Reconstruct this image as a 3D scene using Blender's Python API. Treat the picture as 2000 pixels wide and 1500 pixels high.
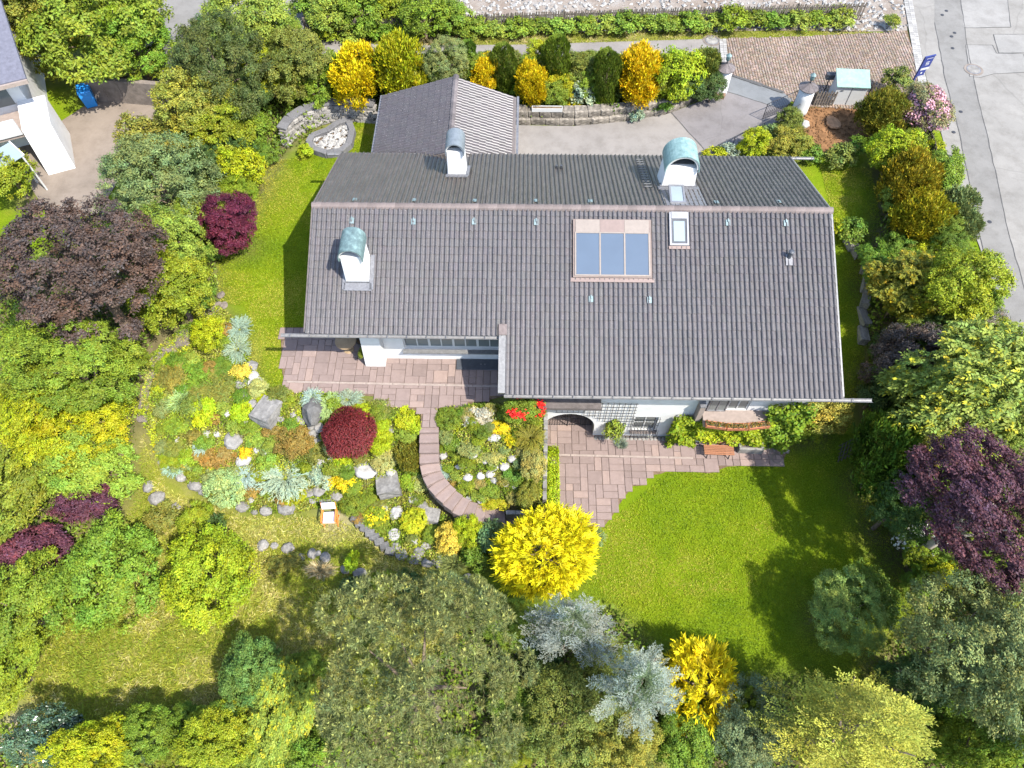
import bpy, bmesh, math, random
import numpy as np
from mathutils import Vector, Matrix

for o in list(bpy.data.objects):
    bpy.data.objects.remove(o, do_unlink=True)
SC = bpy.context.scene
COL = SC.collection

# ------------------------------------------------------------------ camera
cam_d = bpy.data.cameras.new('camera')
cam = bpy.data.objects.new('camera', cam_d)
COL.objects.link(cam)
YAW, PITCH, ROLL = -0.0199, 1.0329, -0.0045
_f = Vector((math.sin(YAW) * math.cos(PITCH), math.cos(YAW) * math.cos(PITCH), -math.sin(PITCH)))
_r = Vector((math.cos(YAW), -math.sin(YAW), 0.0))
_u = _r.cross(_f)
_r2 = _r * math.cos(ROLL) + _u * math.sin(ROLL)
_u2 = _u * math.cos(ROLL) - _r * math.sin(ROLL)
_m = Matrix((_r2, _u2, -_f)).transposed().to_4x4()
_m.translation = Vector((8.796, -22.004, 29.857))
cam.matrix_world = _m
cam_d.sensor_fit = 'HORIZONTAL'
cam_d.sensor_width = 36.0
cam_d.lens = 36.0 * 1414.0 / 2000.0
cam_d.clip_end = 1000.0
SC.camera = cam

# ------------------------------------------------------------------ light
SUN_DIR = Vector((0.465, -0.365, 0.807)).normalized()      # towards the sun
world = bpy.data.worlds.new('World')
SC.world = world
world.use_nodes = True
wn = world.node_tree.nodes
sky = wn.new('ShaderNodeTexSky')
sky.sky_type = 'NISHITA'
sky.sun_disc = False
sky.sun_elevation = math.asin(SUN_DIR.z)
sky.sun_rotation = math.atan2(SUN_DIR.x, SUN_DIR.y)
wn['Background'].inputs[1].default_value = 0.15
world.node_tree.links.new(sky.outputs[0], wn['Background'].inputs[0])
sun_d = bpy.data.lights.new('sun', 'SUN')
sun_d.energy = 3.2
sun_d.angle = math.radians(0.5)
sun_d.color = (1.0, 0.95, 0.86)
sun = bpy.data.objects.new('sun', sun_d)
COL.objects.link(sun)
sun.rotation_euler = (-SUN_DIR).to_track_quat('-Z', 'Y').to_euler()
sun.location = (10, -10, 60)
SC.view_settings.view_transform = 'Standard'
SC.view_settings.look = 'None'
SC.view_settings.exposure = 1.72
SC.view_settings.gamma = 1.0
SC.view_settings.use_curve_mapping = False
SC.render.engine = 'CYCLES'
SC.cycles.max_bounces = 6
SC.cycles.transparent_max_bounces = 6

RNG = np.random.default_rng(7)
random.seed(7)

def sstep(t):
    t = np.clip(t, 0.0, 1.0)
    return t * t * (3 - 2 * t)


def ground_z(x, y):
    """height of the garden ground in metres; works on numbers and arrays"""
    x = np.asarray(x, float); y = np.asarray(y, float)
    up, lo = 2.1, -0.6
    zl = up - (up - lo) * sstep((-6.3 - y) / 4.7)
    zl = zl + 0.6 * sstep((x - 5.6) / 1.2) * sstep((-6.6 - y) / 1.5) * sstep((y + 10.6) / 0.6)
    zf = up - (up - lo) * sstep((-3.5 - y) / 1.6)
    zr = up - (up - lo) * sstep((6.0 - y) / 12.0)
    zr = zr + (up - zr) * sstep((x - 25.6) / 4.0)
    w1 = sstep((x - 9.85) / 0.15)
    w2 = sstep((x - 21.3) / 0.8)
    z = zl * (1 - w1) + zf * w1
    z = z * (1 - w2) + zr * w2
    z = z - 0.35 * sstep((-4.0 - x) / 8.0) * sstep((-9.0 - y) / 6.0)
    return z


# ------------------------------------------------------------------ surveyed positions (metres)
PLANTS = [
    ('treefine', -7.155, 11.779, 2.1, 3.204, 2.549, 3.445, 2.549, 'dark', 'evergreen_tree', 'tree', 'large dark green evergreen tree at the lane bend, left of the yellow hedge', None, None),
    ('tree', -6.691, 15.662, 2.1, 3.012, 2.375, 2.515, 2.375, 'lgreen', 'deciduous_tree', 'tree', 'pale yellow-green tree at the top, against the lane', None, None),
    ('tree', -3.81, 13.748, 2.1, 2.297, 1.725, 2.759, 1.725, 'ogreen', 'deciduous_tree', 'tree', 'olive green tree between the dark evergreen and the first golden conifer', None, None),
    ('tree', -5.58, 13.658, 2.1, 1.861, 1.328, 2.031, 1.328, 'lime', 'deciduous_tree', 'tree', 'bright lime green tree in front of the dark evergreen', None, None),
    ('treefine', -6.387, 10.929, 2.1, 2.072, 1.52, 1.447, 1.52, 'dark2', 'evergreen_tree', 'tree', 'dark green feathery evergreen behind the curved stone wall', None, None),
    ('tree', -8.191, 9.344, 2.1, 2.685, 2.115, 2.022, 2.115, 'flower', 'deciduous_tree', 'tree', 'yellow-speckled leafy tree beside the beige courtyard', None, None),
    ('tree', -7.037, 8.513, 2.1, 1.847, 1.953, 1.785, 1.953, 'ygreen', 'deciduous_tree', 'tree', 'yellow-green tree between the speckled tree and the lawn', None, None),
    ('shrub', -10.521, 8.201, 2.1, 1.536, 1.842, 1.716, 1.664, 'olive', 'shrub', 'shrub', 'olive green shrub at the edge of the beige courtyard', None, None),
    ('treefine', -8.844, 4.26, 2.1, 2.208, 2.989, 2.617, 2.392, 'bluegreen', 'evergreen_tree', 'tree', 'broad blue-green feathery tree left of the purple maple', None, None),
    ('shrub', -5.764, 6.187, 2.1, 1.276, 1.394, 1.488, 1.324, 'goldgreen', 'shrub', 'shrub', 'golden green rounded shrub at the lawn edge above the purple maple', None, None),
    ('shrub', -5.241, 8.423, 2.1, 0.576, 0.82, 0.716, 0.624, 'green', 'shrub', 'shrub', 'low green shrub left of the stone basin', None, None),
    ('small', -3.051, 8.986, 2.1, 0.387, 0.418, 0.472, 0.313, 'lime', 'shrub', 'shrub', 'small bright bush inside the end of the curved wall', None, None),
    ('shrub', -2.69, 12.904, 2.1, 1.391, 0.948, 1.35, 0.901, 'mid', 'shrub', 'shrub', 'mid green bush left of the first golden conifer', None, None),
    ('brush', -1.892, 13.94, 2.1, 1.362, 0.833, 1.333, 0.875, 'green', 'conifer_shrub', 'shrub', 'slim green conifer leaning on the first golden conifer', None, None),
    ('tree', -5.305, 2.418, 2.1, 1.635, 1.365, 1.7, 1.365, 'purple', 'maple_tree', 'tree', 'purple-leaved maple standing alone on the left lawn edge', None, None),
    ('small', -6.312, 1.673, 2.1, 0.432, 0.697, 0.55, 0.468, 'green', 'shrub', 'shrub', 'small green bush under the purple maple', None, None),
    ('bigtree', -9.013, -3.274, 2.1, 4.929, 3.428, 3.325, 2.571, 'brownpurple', 'copper_tree', 'tree', 'huge brown-purple copper tree at the left edge', None, None),
    ('tree', -7.382, 0.275, 2.1, 2.506, 1.915, 1.558, 1.915, 'lgreen', 'deciduous_tree', 'tree', 'light green tree between the copper tree and the purple maple', None, None),
    ('tree', -6.74, -2.119, 2.1, 2.275, 1.705, 2.083, 1.705, 'ygreen', 'deciduous_tree', 'tree', 'yellow-green tree right of the copper tree, above the stepping stones', None, None),
    ('shrub', -5.39, -3.412, 2.1, 0.697, 0.74, 1.004, 0.703, 'vlime', 'shrub', 'shrub', 'vivid lime shrub at the top of the rock garden', None, None),
    ('bigtree', -9.167, -6.85, 1.998, 3.299, 2.801, 2.132, 2.101, 'mid', 'deciduous_tree', 'tree', 'wide fresh green tree below the copper tree', None, None),
    ('treefine', -11.074, -7.731, 1.501, 2.293, 1.721, 2.45, 1.721, 'goldgreen', 'golden_conifer', 'tree', 'yellow-gold conifer at the left edge below the wide green tree', None, None),
    ('treefine', -9.798, -8.269, 1.076, 1.728, 2.488, 1.8, 1.872, 'goldgreen', 'conifer_shrub', 'shrub', 'spreading yellow-green conifer left of the meadow strip', None, None),
    ('tree', -9.765, -9.479, 0.06, 1.632, 2.491, 1.75, 1.768, 'lgreen', 'deciduous_tree', 'tree', 'light lime tree between spreading conifer and small purple shrub', None, None),
    ('tree', -12.451, -10.686, -0.633, 2.215, 1.65, 2.64, 1.65, 'mid', 'deciduous_tree', 'tree', 'green tree cut by the left edge beside the lime tree', None, None),
    ('shrub', -9.687, -10.791, -0.644, 1.152, 1.453, 0.993, 1.248, 'purple2', 'purple_shrub', 'shrub', 'round purple smoke shrub at the meadow edge', None, None),
    ('shrub', -11.521, -12.97, -0.854, 1.056, 1.839, 1.264, 1.144, 'purple2', 'purple_shrub', 'shrub', 'wide purple-brown shrub at the left edge', None, None),
    ('tree', -7.576, -14.059, -0.738, 1.728, 2.077, 2.454, 1.872, 'green2', 'fruit_tree', 'tree', 'round green tree standing in the meadow, left of the pair', None, None),
    ('tree', -3.546, -13.919, -0.6, 1.536, 1.811, 2.069, 1.664, 'ygreen2', 'fruit_tree', 'tree', 'bright yellow-green tree standing in the meadow, right of the pair', None, None),
    ('tree', -10.708, -15.41, -0.926, 2.136, 1.578, 2.209, 1.578, 'mid', 'deciduous_tree', 'tree', 'green tree on the left edge beside the round meadow tree', None, None),
    ('tree', -10.508, -17.6, -0.918, 1.759, 1.235, 1.976, 1.235, 'ygreen', 'deciduous_tree', 'tree', 'yellow-green tree on the left edge above the dirt path', None, None),
    ('shrub', -5.107, -11.188, -0.606, 0.688, 0.75, 0.824, 0.712, 'ygreen', 'shrub', 'shrub', 'leafy yellow-green bush just above the bright meadow tree', None, None),
    ('small', -4.372, -11.554, -0.601, 0.58, 0.56, 0.54, 0.42, 'dark2', 'shrub', 'shrub', 'dark bush touching the top of the bright meadow tree', None, None),
    ('small', -6.665, -11.109, -0.626, 0.432, 0.757, 0.664, 0.468, 'olive', 'shrub', 'shrub', 'dull olive bush in the meadow below the rock garden', None, None),
    ('shrub', -7.961, -19.878, -0.772, 1.796, 1.336, 1.055, 1.269, 'glossy', 'glossy_shrub', 'shrub', 'dark glossy-leaved shrub by the dirt path', None, None),
    ('tree', -6.095, -20.205, -0.659, 2.059, 1.508, 1.086, 1.508, 'vlime', 'deciduous_tree', 'tree', 'bright yellow-lime tree at the bottom left', None, None),
    ('tree', -4.385, -19.661, -0.602, 1.692, 1.175, 0.974, 1.175, 'mid', 'deciduous_tree', 'tree', 'fresh green tree between the yellow-lime tree and the next yellow-green one', None, None),
    ('shrub', -3.429, -19.078, -0.6, 1.098, 0.668, 0.524, 0.635, 'green', 'shrub', 'shrub', 'thin green sapling in the shade at the lower meadow edge', None, None),
    ('tree', -1.798, -19.799, -0.6, 1.857, 1.325, 1.232, 1.325, 'ygreen2', 'flowering_tree', 'tree', 'yellow-green small tree at the bottom edge, left of the feathery tree', None, None),
    ('tree', -1.04, -17.644, -0.6, 1.74, 1.218, 1.455, 1.218, 'bluegreen2', 'deciduous_tree', 'tree', 'blue-green large-leaved tree left of the pine', None, None),
    ('feather', 0.219, -18.902, -0.6, 1.593, 1.276, 2.042, 1.085, 'lgreen', 'ash_tree', 'tree', 'light green feathery-leaved tree against the left side of the pine', None, None),
    ('pine', 5.731, -18.51, -0.6, 6.301, 3.599, 3.266, 2.699, 'pine', 'pine_tree', 'tree', 'huge pine with pale candles at the bottom centre', None, None),
    ('pine', 6.86, -15.391, -0.6, 3.771, 1.638, 0.964, 1.229, 'pine', 'pine_tree', 'tree', 'smaller pine behind the huge pine, below the rock garden', None, None),
    ('silver', 10.686, -16.468, -0.6, 5.326, 1.86, 1.388, 1.674, 'silver', 'blue_spruce', 'tree', 'silver-blue conifer left of its twin at the lawn edge', None, None),
    ('silver', 12.627, -18.51, -0.6, 6.745, 1.617, 1.445, 1.455, 'silver', 'blue_spruce', 'tree', 'silver-blue conifer between the leafy trees and golden cypress', None, None),
    ('treefine', 10.707, -19.001, -0.6, 2.477, 1.888, 1.989, 1.888, 'ogreen', 'deciduous_tree', 'tree', 'olive green small-leaved tree right of the huge pine', None, None),
    ('treefine', 12.465, -19.888, -0.6, 2.137, 1.579, 1.377, 1.579, 'ygreen3', 'deciduous_tree', 'tree', 'yellow-tinted small-leaved tree below the silver conifers', None, None),
    ('treefine', 12.075, -17.159, -0.6, 2.01, 1.464, 1.024, 1.464, 'ogreen', 'deciduous_tree', 'tree', 'green tree filling the gap between the two silver conifers', None, None),
    ('plumebig', 15.641, -17.683, -0.6, 1.726, 1.419, 1.745, 1.206, 'lemon', 'golden_cypress', 'tree', 'bright golden plume cypress at the lower lawn corner', None, None),
    ('tree', 14.826, -19.571, -0.6, 1.685, 1.168, 1.253, 1.168, 'green2', 'deciduous_tree', 'tree', 'bright green tree under the golden plume cypress', None, None),
    ('treefine', 17.128, -19.115, -0.6, 1.992, 1.447, 1.797, 1.447, 'greydark', 'evergreen_tree', 'tree', 'dull grey-green tree right of the golden plume cypress', None, None),
    ('spruce', 19.725, -19.391, -0.6, 5.263, 3.237, 2.313, 3.237, 'yspruce', 'spruce_tree', 'tree', 'big yellow-green spruce at the lower right', None, None),
    ('treefine', 21.494, -14.99, -0.6, 1.977, 1.434, 1.649, 1.434, 'sage', 'conifer_tree', 'tree', 'grey-green conifer standing on the shaded lawn', None, None),
    ('shrub', 22.945, -14.204, -0.6, 1.452, 1.007, 1.387, 0.956, 'green', 'shrub', 'shrub', 'bright green bush behind the lawn conifer', None, None),
    ('treefine', 23.755, -16.822, -0.6, 4.794, 2.005, 2.391, 2.706, 'greygreen', 'evergreen_tree', 'tree', 'tall grey-green conifer below the purple beech', None, None),
    ('treefine', 24.657, -17.758, -0.6, 5.809, 1.623, 2.597, 2.191, 'greygreen2', 'evergreen_tree', 'tree', 'grey-green conifer at the right edge beside the tall one', None, None),
    ('shrub', 25.684, -13.312, -0.596, 1.2, 1.052, 0.69, 1.0, 'goldgreen', 'shrub', 'shrub', 'golden shrub in the corner below the white-flowered bush', None, None),
    ('shrub', 25.685, -12.04, -0.596, 0.972, 1.083, 0.97, 1.028, 'green', 'flowering_shrub', 'shrub', 'white-flowered bush at the foot of the purple beech', None, 'whiteflower'),
    ('bigtree', 25.561, -12.35, -0.6, 5.704, 2.268, 3.47, 2.296, 'purple3', 'copper_beech', 'tree', 'purple beech with bare pale branches at the right edge', None, None),
    ('tree', 23.986, -19.954, -0.6, 3.91, 1.548, 0.983, 2.09, 'green2', 'deciduous_tree', 'tree', 'green tree in the bottom right corner', None, None),
    ('treefine', 22.832, -17.824, -0.6, 2.882, 1.199, 1.05, 1.618, 'dark2', 'evergreen_tree', 'tree', 'dark evergreen between the big spruce and tall grey-green conifer', None, None),
    ('brush', 24.267, -8.968, -0.6, 2.444, 1.38, 2.207, 1.956, 'green', 'hedge_conifer', 'tree', 'deep green conifer by the shaded lawn, below the gutter end', None, None),
    ('treefine', 24.34, -10.972, -0.6, 2.884, 1.271, 1.382, 1.716, 'dark2', 'evergreen_tree', 'tree', 'dark green tree between deep green conifer and purple beech', None, None),
    ('feather', 27.381, -6.572, 0.529, 3.168, 3.287, 2.461, 3.432, 'locust', 'golden_locust', 'tree', 'golden-tipped feathery tree at the right edge', None, None),
    ('feather', 25.99, -7.912, -0.528, 2.379, 1.935, 1.359, 2.221, 'locust', 'golden_locust', 'tree', 'lower golden-tipped tree above the purple beech', None, None),
    ('tree', 26.253, -3.888, -0.202, 2.476, 1.888, 1.493, 1.888, 'brownpurple2', 'dark_shrub_tree', 'tree', 'grey-purple leaved tree right of the shaded side lawn', None, None),
    ('shrub', 25.35, -4.936, -0.54, 1.644, 1.19, 1.144, 1.131, 'dark2', 'shrub', 'shrub', 'dark green bush beside the right gutter end', None, None),
    ('tree', 28.769, -4.813, 1.807, 2.193, 1.63, 1.28, 1.63, 'ygreen2', 'deciduous_tree', 'tree', 'yellow-green tree below the grey twiggy bush by the street', None, None),
    ('open', 29.836, -2.697, 2.1, 1.203, 0.859, 0.694, 0.73, 'twig', 'twiggy_shrub', 'shrub', 'grey-purple airy twiggy bush leaning over the street', None, None),
    ('tree', 28.355, -1.426, 1.68, 2.559, 1.962, 1.73, 1.962, 'ygreen2', 'deciduous_tree', 'tree', 'yellow-green tree with orange tips overhanging the street', None, None),
    ('feather', 26.901, -0.555, 0.945, 2.169, 1.891, 1.863, 1.608, 'oliveg', 'conifer_tree', 'tree', 'olive feathery conifer beside the side retaining wall', None, None),
    ('shrub', 27.545, -1.912, 1.072, 1.17, 0.737, 1.14, 0.7, 'vlime', 'shrub', 'shrub', 'lime bush between olive conifer and grey-purple tree', None, None),
    ('shrub', 26.05, 1.221, 1.189, 1.414, 1.038, 1.505, 0.986, 'green', 'shrub', 'shrub', 'fresh green bush on the retaining wall by the side lawn', None, None),
    ('brush', 28.281, 10.913, 2.1, 1.387, 1.345, 1.304, 1.413, 'oliveg', 'yew_shrub', 'shrub', 'olive yew next to the soil patch', None, None),
    ('shrub', 28.152, 8.017, 2.1, 1.403, 1.471, 1.363, 1.397, 'lime', 'shrub', 'shrub', 'lime green bush between two olive yews', None, None),
    ('brush', 28.237, 5.492, 2.096, 1.512, 1.417, 2.002, 1.488, 'goldolive', 'yew_shrub', 'shrub', 'golden-olive yew in the middle of the right hedge', None, None),
    ('brush', 28.168, 3.037, 1.979, 1.768, 1.363, 1.398, 1.432, 'goldolive2', 'yew_shrub', 'shrub', 'golden-tipped yew at the lower end of the yew row', None, None),
    ('shrub', 30.457, 6.716, 2.1, 1.413, 1.039, 1.663, 0.987, 'green2', 'shrub', 'shrub', 'green bush outside the picket fence by the street', None, None),
    ('brush', 29.886, 3.189, 2.1, 1.653, 1.092, 1.748, 1.147, 'greygreen', 'conifer_shrub', 'shrub', 'grey-green brushy bush along the street edge', None, None),
    ('shrub', 28.147, 1.652, 1.858, 1.251, 0.814, 0.979, 0.774, 'vlime', 'shrub', 'shrub', 'bright lime bush under the golden-tipped yew', None, None),
    ('shrub', 30.473, 11.049, 2.1, 1.734, 1.276, 1.909, 1.212, 'pinkleaf', 'blossom_tree', 'tree', 'pink blossoming small tree beside the street sign', None, 'pink'),
    ('small', 30.167, 14.484, 2.1, 1.066, 0.807, 0.932, 0.605, 'ogreen', 'shrub', 'shrub', 'small green bush behind the picket fence by the sign', None, None),
    ('small', 25.983, 8.71, 2.1, 0.588, 0.816, 0.826, 0.612, 'ogreen', 'shrub', 'shrub', 'low green bush on the strip right of the soil patch corner', None, None),
    ('small', 27.016, 9.545, 2.1, 0.602, 0.53, 0.646, 0.398, 'green', 'shrub', 'shrub', 'tiny green bush at the shaded corner of the soil patch', None, None),
    ('small', 31.068, 9.347, 2.1, 0.786, 0.468, 0.508, 0.351, 'lime', 'shrub', 'shrub', 'lime sapling poking through the street fence', None, None),
    ('small', 25.477, 3.552, 1.809, 0.626, 0.766, 0.85, 0.574, 'green', 'shrub', 'shrub', 'low green bush on the bank beside the right gable', None, None),
    ('small', 24.84, 3.95, 1.89, 0.553, 0.33, 0.528, 0.247, 'vlime', 'shrub', 'shrub', 'lime plant tucked against the right gable end', None, None),
    ('shrub', 21.25, 9.282, 2.1, 0.867, 0.877, 0.87, 0.833, 'vlime', 'shrub', 'shrub', 'lime green round bush by the handrail of the drive', None, None),
    ('shrub', 23.489, 11.188, 2.1, 0.773, 0.87, 0.802, 0.827, 'ogreen', 'shrub', 'shrub', 'dense green bush at the foot of the right gate pillar', None, None),
    ('shrub', 23.234, 9.358, 2.1, 0.72, 1.35, 1.204, 0.78, 'olive2', 'shrub', 'shrub', 'wide olive bush between lime bush and soil patch', None, None),
    ('small', 22.448, 10.583, 2.1, 0.432, 0.66, 0.643, 0.468, 'greygreen', 'shrub', 'shrub', 'grey-green bush squeezed above the lime bush by the handrail', None, None),
    ('small', 20.055, 9.299, 2.1, 0.384, 0.591, 0.512, 0.416, 'bluegrey', 'shrub', 'shrub', 'grey leaved bush behind the big copper chimney hood', None, None),
    ('small', 19.359, 8.984, 2.1, 0.336, 0.703, 0.603, 0.364, 'goldgreen', 'shrub', 'shrub', 'yellow-green low plant at the foot of the drive', None, None),
    ('small', 24.38, 9.008, 2.1, 0.48, 0.704, 0.627, 0.52, 'green', 'shrub', 'shrub', 'green bush above the right end of the back eave', None, None),
    ('shrub', 17.593, 14.133, 2.1, 1.404, 1.469, 2.091, 1.396, 'lime', 'shrub', 'shrub', 'bright green bush at the right end of the drive hedge', None, None),
    ('brush', 19.301, 15.026, 2.1, 1.37, 0.84, 1.344, 0.882, 'ogreen', 'conifer_shrub', 'shrub', 'brushy dark bush beside the left gate pillar', None, None),
    ('brush', -0.524, 13.193, 2.1, 1.921, 1.317, 2.107, 1.383, 'gold', 'golden_conifer', 'tree', 'golden conifer left of the garage roof', None, None),
    ('brush', 1.971, 13.378, 2.1, 2.134, 1.501, 2.36, 1.576, 'goldgreen', 'golden_conifer', 'tree', 'yellow-green cone conifer behind the garage roof', None, None),
    ('treefine', 4.455, 14.361, 2.1, 1.938, 1.398, 1.582, 1.398, 'greygreen', 'conifer_tree', 'tree', 'grey-green conifer behind the garage ridge', None, None),
    ('column', 5.579, 15.696, 2.1, 1.434, 0.587, 0.94, 0.94, 'green', 'thuja', 'tree', 'slim dark thuja right of the garage ridge', None, None),
    ('brush', 6.579, 14.229, 2.1, 1.364, 0.834, 1.335, 0.876, 'gold', 'golden_conifer', 'tree', 'thin golden conifer behind the right garage slope', None, None),
    ('column', 7.712, 14.606, 2.1, 1.696, 0.736, 1.178, 1.178, 'dgreen', 'thuja', 'tree', 'dark green column thuja above the right garage corner', None, None),
    ('brush', 9.262, 13.235, 2.1, 1.459, 0.917, 1.467, 0.962, 'gold', 'golden_conifer', 'tree', 'golden conifer at the right corner of the garage', None, None),
    ('column', 10.674, 14.867, 2.1, 1.863, 0.831, 1.33, 1.33, 'dgreen', 'thuja', 'tree', 'tallest dark green column thuja in the drive hedge', None, None),
    ('shrub', 10.842, 13.572, 2.1, 1.021, 0.926, 1.003, 0.879, 'goldgreen', 'shrub', 'shrub', 'yellow-green bush at the foot of the tallest thuja', None, None),
    ('shrub', 12.224, 14.786, 2.1, 1.344, 0.904, 1.232, 0.859, 'ogreen', 'shrub', 'shrub', 'round green bush right of the tallest thuja', None, None),
    ('small', 12.091, 13.33, 2.1, 0.946, 0.739, 0.983, 0.554, 'bluegrey', 'shrub', 'shrub', 'grey-green airy bush under the round green bush', None, None),
    ('column', 13.461, 13.662, 2.1, 1.841, 0.819, 1.31, 1.31, 'dgreen', 'thuja', 'tree', 'dark green column thuja left of the broad golden bush', None, None),
    ('small', 13.454, 12.887, 2.1, 0.48, 0.711, 0.639, 0.52, 'lime', 'shrub', 'shrub', 'bright green cushion below the right column thuja', None, None),
    ('brush', 15.299, 13.83, 2.1, 1.67, 1.266, 2.026, 1.33, 'gold', 'golden_conifer', 'tree', 'broad golden bush in the drive hedge', None, None),
    ('small', 11.654, 12.782, 2.1, 0.336, 0.504, 0.46, 0.364, 'gold', 'shrub', 'shrub', 'little round yellow bush on the stone wall', None, None),
    ('shrub', 9.554, 15.948, 2.1, 1.425, 0.981, 0.947, 0.932, 'lime', 'shrub', 'shrub', 'bright green bush behind golden conifer, against the lane', None, None),
    ('small', 15.265, 12.287, 2.1, 0.35, 0.467, 0.543, 0.35, 'bluegrey', 'shrub', 'shrub', 'grey tuft hanging over the stone wall', None, None),
    ('small', 16.663, 13.284, 2.1, 0.48, 0.932, 0.851, 0.52, 'green', 'shrub', 'shrub', 'green low bush right of the broad golden bush', None, None),
    ('small', 12.858, 13.269, 2.1, 0.487, 0.684, 0.617, 0.513, 'green', 'shrub', 'shrub', 'green low bush between grey bush and bright cushion', None, None),
    ('small', 10.164, 13.261, 2.1, 0.432, 0.809, 0.727, 0.468, 'green', 'shrub', 'shrub', 'green low plants behind the white trough on the wall', None, None),
    ('shrub', -3.297, 20.208, 2.1, 1.152, 1.526, 1.62, 1.248, 'lgreen', 'shrub', 'shrub', 'light green shrub at the left end of the paling fence', None, None),
    ('shrub', -1.248, 20.397, 2.1, 1.248, 1.665, 1.762, 1.352, 'mid', 'shrub', 'shrub', 'leafy shrub on the paling fence, second from its left end', None, None),
    ('shrub', 0.465, 21.108, 2.1, 1.152, 1.401, 1.487, 1.248, 'ygreen', 'shrub', 'shrub', 'yellow-green shrub behind the paling fence beside the white rubble', None, None),
    ('shrub', 2.703, 19.663, 2.1, 1.344, 1.578, 1.633, 1.456, 'mid', 'shrub', 'shrub', 'thick green shrub swallowing the paling fence', None, None),
    ('shrub', 4.43, 20.081, 2.1, 0.96, 1.319, 1.472, 1.04, 'green2', 'shrub', 'shrub', 'green shrub at the start of the bare fence stretch', None, None),
    ('small', -5.128, 21.389, 2.1, 0.936, 0.885, 0.96, 0.664, 'green', 'shrub', 'shrub', 'small green bush where the lane turns at the top', None, None),
    ('small', -3.36, 19.547, 2.1, 0.432, 0.908, 0.936, 0.468, 'ygreen', 'fence_shrub', 'shrub', 'low leafy scrub growing along the front of the paling fence', 'scrub along the paling fence', None),
    ('small', -1.763, 19.432, 2.1, 0.384, 0.908, 0.926, 0.416, 'lgreen', 'fence_shrub', 'shrub', 'low leafy scrub growing along the front of the paling fence', 'scrub along the paling fence', None),
    ('small', -0.014, 19.485, 2.1, 0.432, 0.907, 0.921, 0.468, 'green2', 'fence_shrub', 'shrub', 'low leafy scrub growing along the front of the paling fence', 'scrub along the paling fence', None),
    ('small', 1.726, 19.476, 2.1, 0.384, 0.907, 0.915, 0.416, 'lgreen', 'fence_shrub', 'shrub', 'low leafy scrub growing along the front of the paling fence', 'scrub along the paling fence', None),
    ('small', 5.842, 19.828, 2.1, 0.528, 0.908, 0.917, 0.572, 'green2', 'fence_shrub', 'shrub', 'low leafy scrub growing along the front of the paling fence', 'scrub along the paling fence', None),
    ('small', 7.102, 20.096, 2.1, 0.432, 0.912, 0.922, 0.468, 'lgreen', 'fence_shrub', 'shrub', 'low leafy scrub growing along the front of the paling fence', 'scrub along the paling fence', None),
    ('small', 8.376, 20.09, 2.1, 0.48, 0.911, 0.921, 0.52, 'mid', 'fence_shrub', 'shrub', 'low leafy scrub growing along the front of the paling fence', 'scrub along the paling fence', None),
    ('small', 9.714, 20.234, 2.1, 0.432, 0.913, 0.924, 0.468, 'green2', 'fence_shrub', 'shrub', 'low leafy scrub growing along the front of the paling fence', 'scrub along the paling fence', None),
    ('small', 11.083, 20.282, 2.1, 0.48, 0.912, 0.926, 0.52, 'lgreen', 'fence_shrub', 'shrub', 'low leafy scrub growing along the front of the paling fence', 'scrub along the paling fence', None),
    ('small', 12.527, 20.48, 2.1, 0.432, 0.915, 0.933, 0.468, 'mid', 'fence_shrub', 'shrub', 'low leafy scrub growing along the front of the paling fence', 'scrub along the paling fence', None),
    ('small', 13.798, 20.474, 2.1, 0.48, 0.914, 0.934, 0.52, 'lgreen', 'fence_shrub', 'shrub', 'low leafy scrub growing along the front of the paling fence', 'scrub along the paling fence', None),
    ('small', 15.122, 20.447, 2.1, 0.576, 0.911, 0.937, 0.624, 'green2', 'fence_shrub', 'shrub', 'low leafy scrub growing along the front of the paling fence', 'scrub along the paling fence', None),
    ('small', 16.431, 20.634, 2.1, 0.432, 0.915, 0.944, 0.468, 'lgreen', 'fence_shrub', 'shrub', 'low leafy scrub growing along the front of the paling fence', 'scrub along the paling fence', None),
    ('small', 17.703, 20.681, 2.1, 0.48, 0.915, 0.949, 0.52, 'mid', 'fence_shrub', 'shrub', 'low leafy scrub growing along the front of the paling fence', 'scrub along the paling fence', None),
    ('small', 19.064, 20.676, 2.1, 0.528, 0.914, 0.953, 0.572, 'green2', 'fence_shrub', 'shrub', 'low leafy scrub growing along the front of the paling fence', 'scrub along the paling fence', None),
    ('small', 20.554, 20.951, 2.1, 0.432, 0.918, 0.965, 0.468, 'lgreen', 'fence_shrub', 'shrub', 'low leafy scrub growing along the front of the paling fence', 'scrub along the paling fence', None),
    ('small', 21.687, 20.622, 2.1, 0.819, 0.908, 0.964, 0.681, 'ygreen', 'fence_shrub', 'shrub', 'low leafy scrub growing along the front of the paling fence', 'scrub along the paling fence', None),
    ('small', 23.18, 21.069, 2.1, 0.48, 0.918, 0.98, 0.52, 'mid', 'fence_shrub', 'shrub', 'low leafy scrub growing along the front of the paling fence', 'scrub along the paling fence', None),
    ('small', 24.593, 21.215, 2.1, 0.432, 0.92, 0.991, 0.468, 'green2', 'fence_shrub', 'shrub', 'low leafy scrub growing along the front of the paling fence', 'scrub along the paling fence', None),
    ('small', 25.983, 21.286, 2.1, 0.432, 0.92, 1.0, 0.468, 'lgreen', 'fence_shrub', 'shrub', 'low leafy scrub growing along the front of the paling fence', 'scrub along the paling fence', None),
    ('small', 27.353, 21.41, 2.1, 0.432, 0.921, 1.012, 0.468, 'mid', 'fence_shrub', 'shrub', 'low leafy scrub growing along the front of the paling fence', 'scrub along the paling fence', None),
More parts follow.
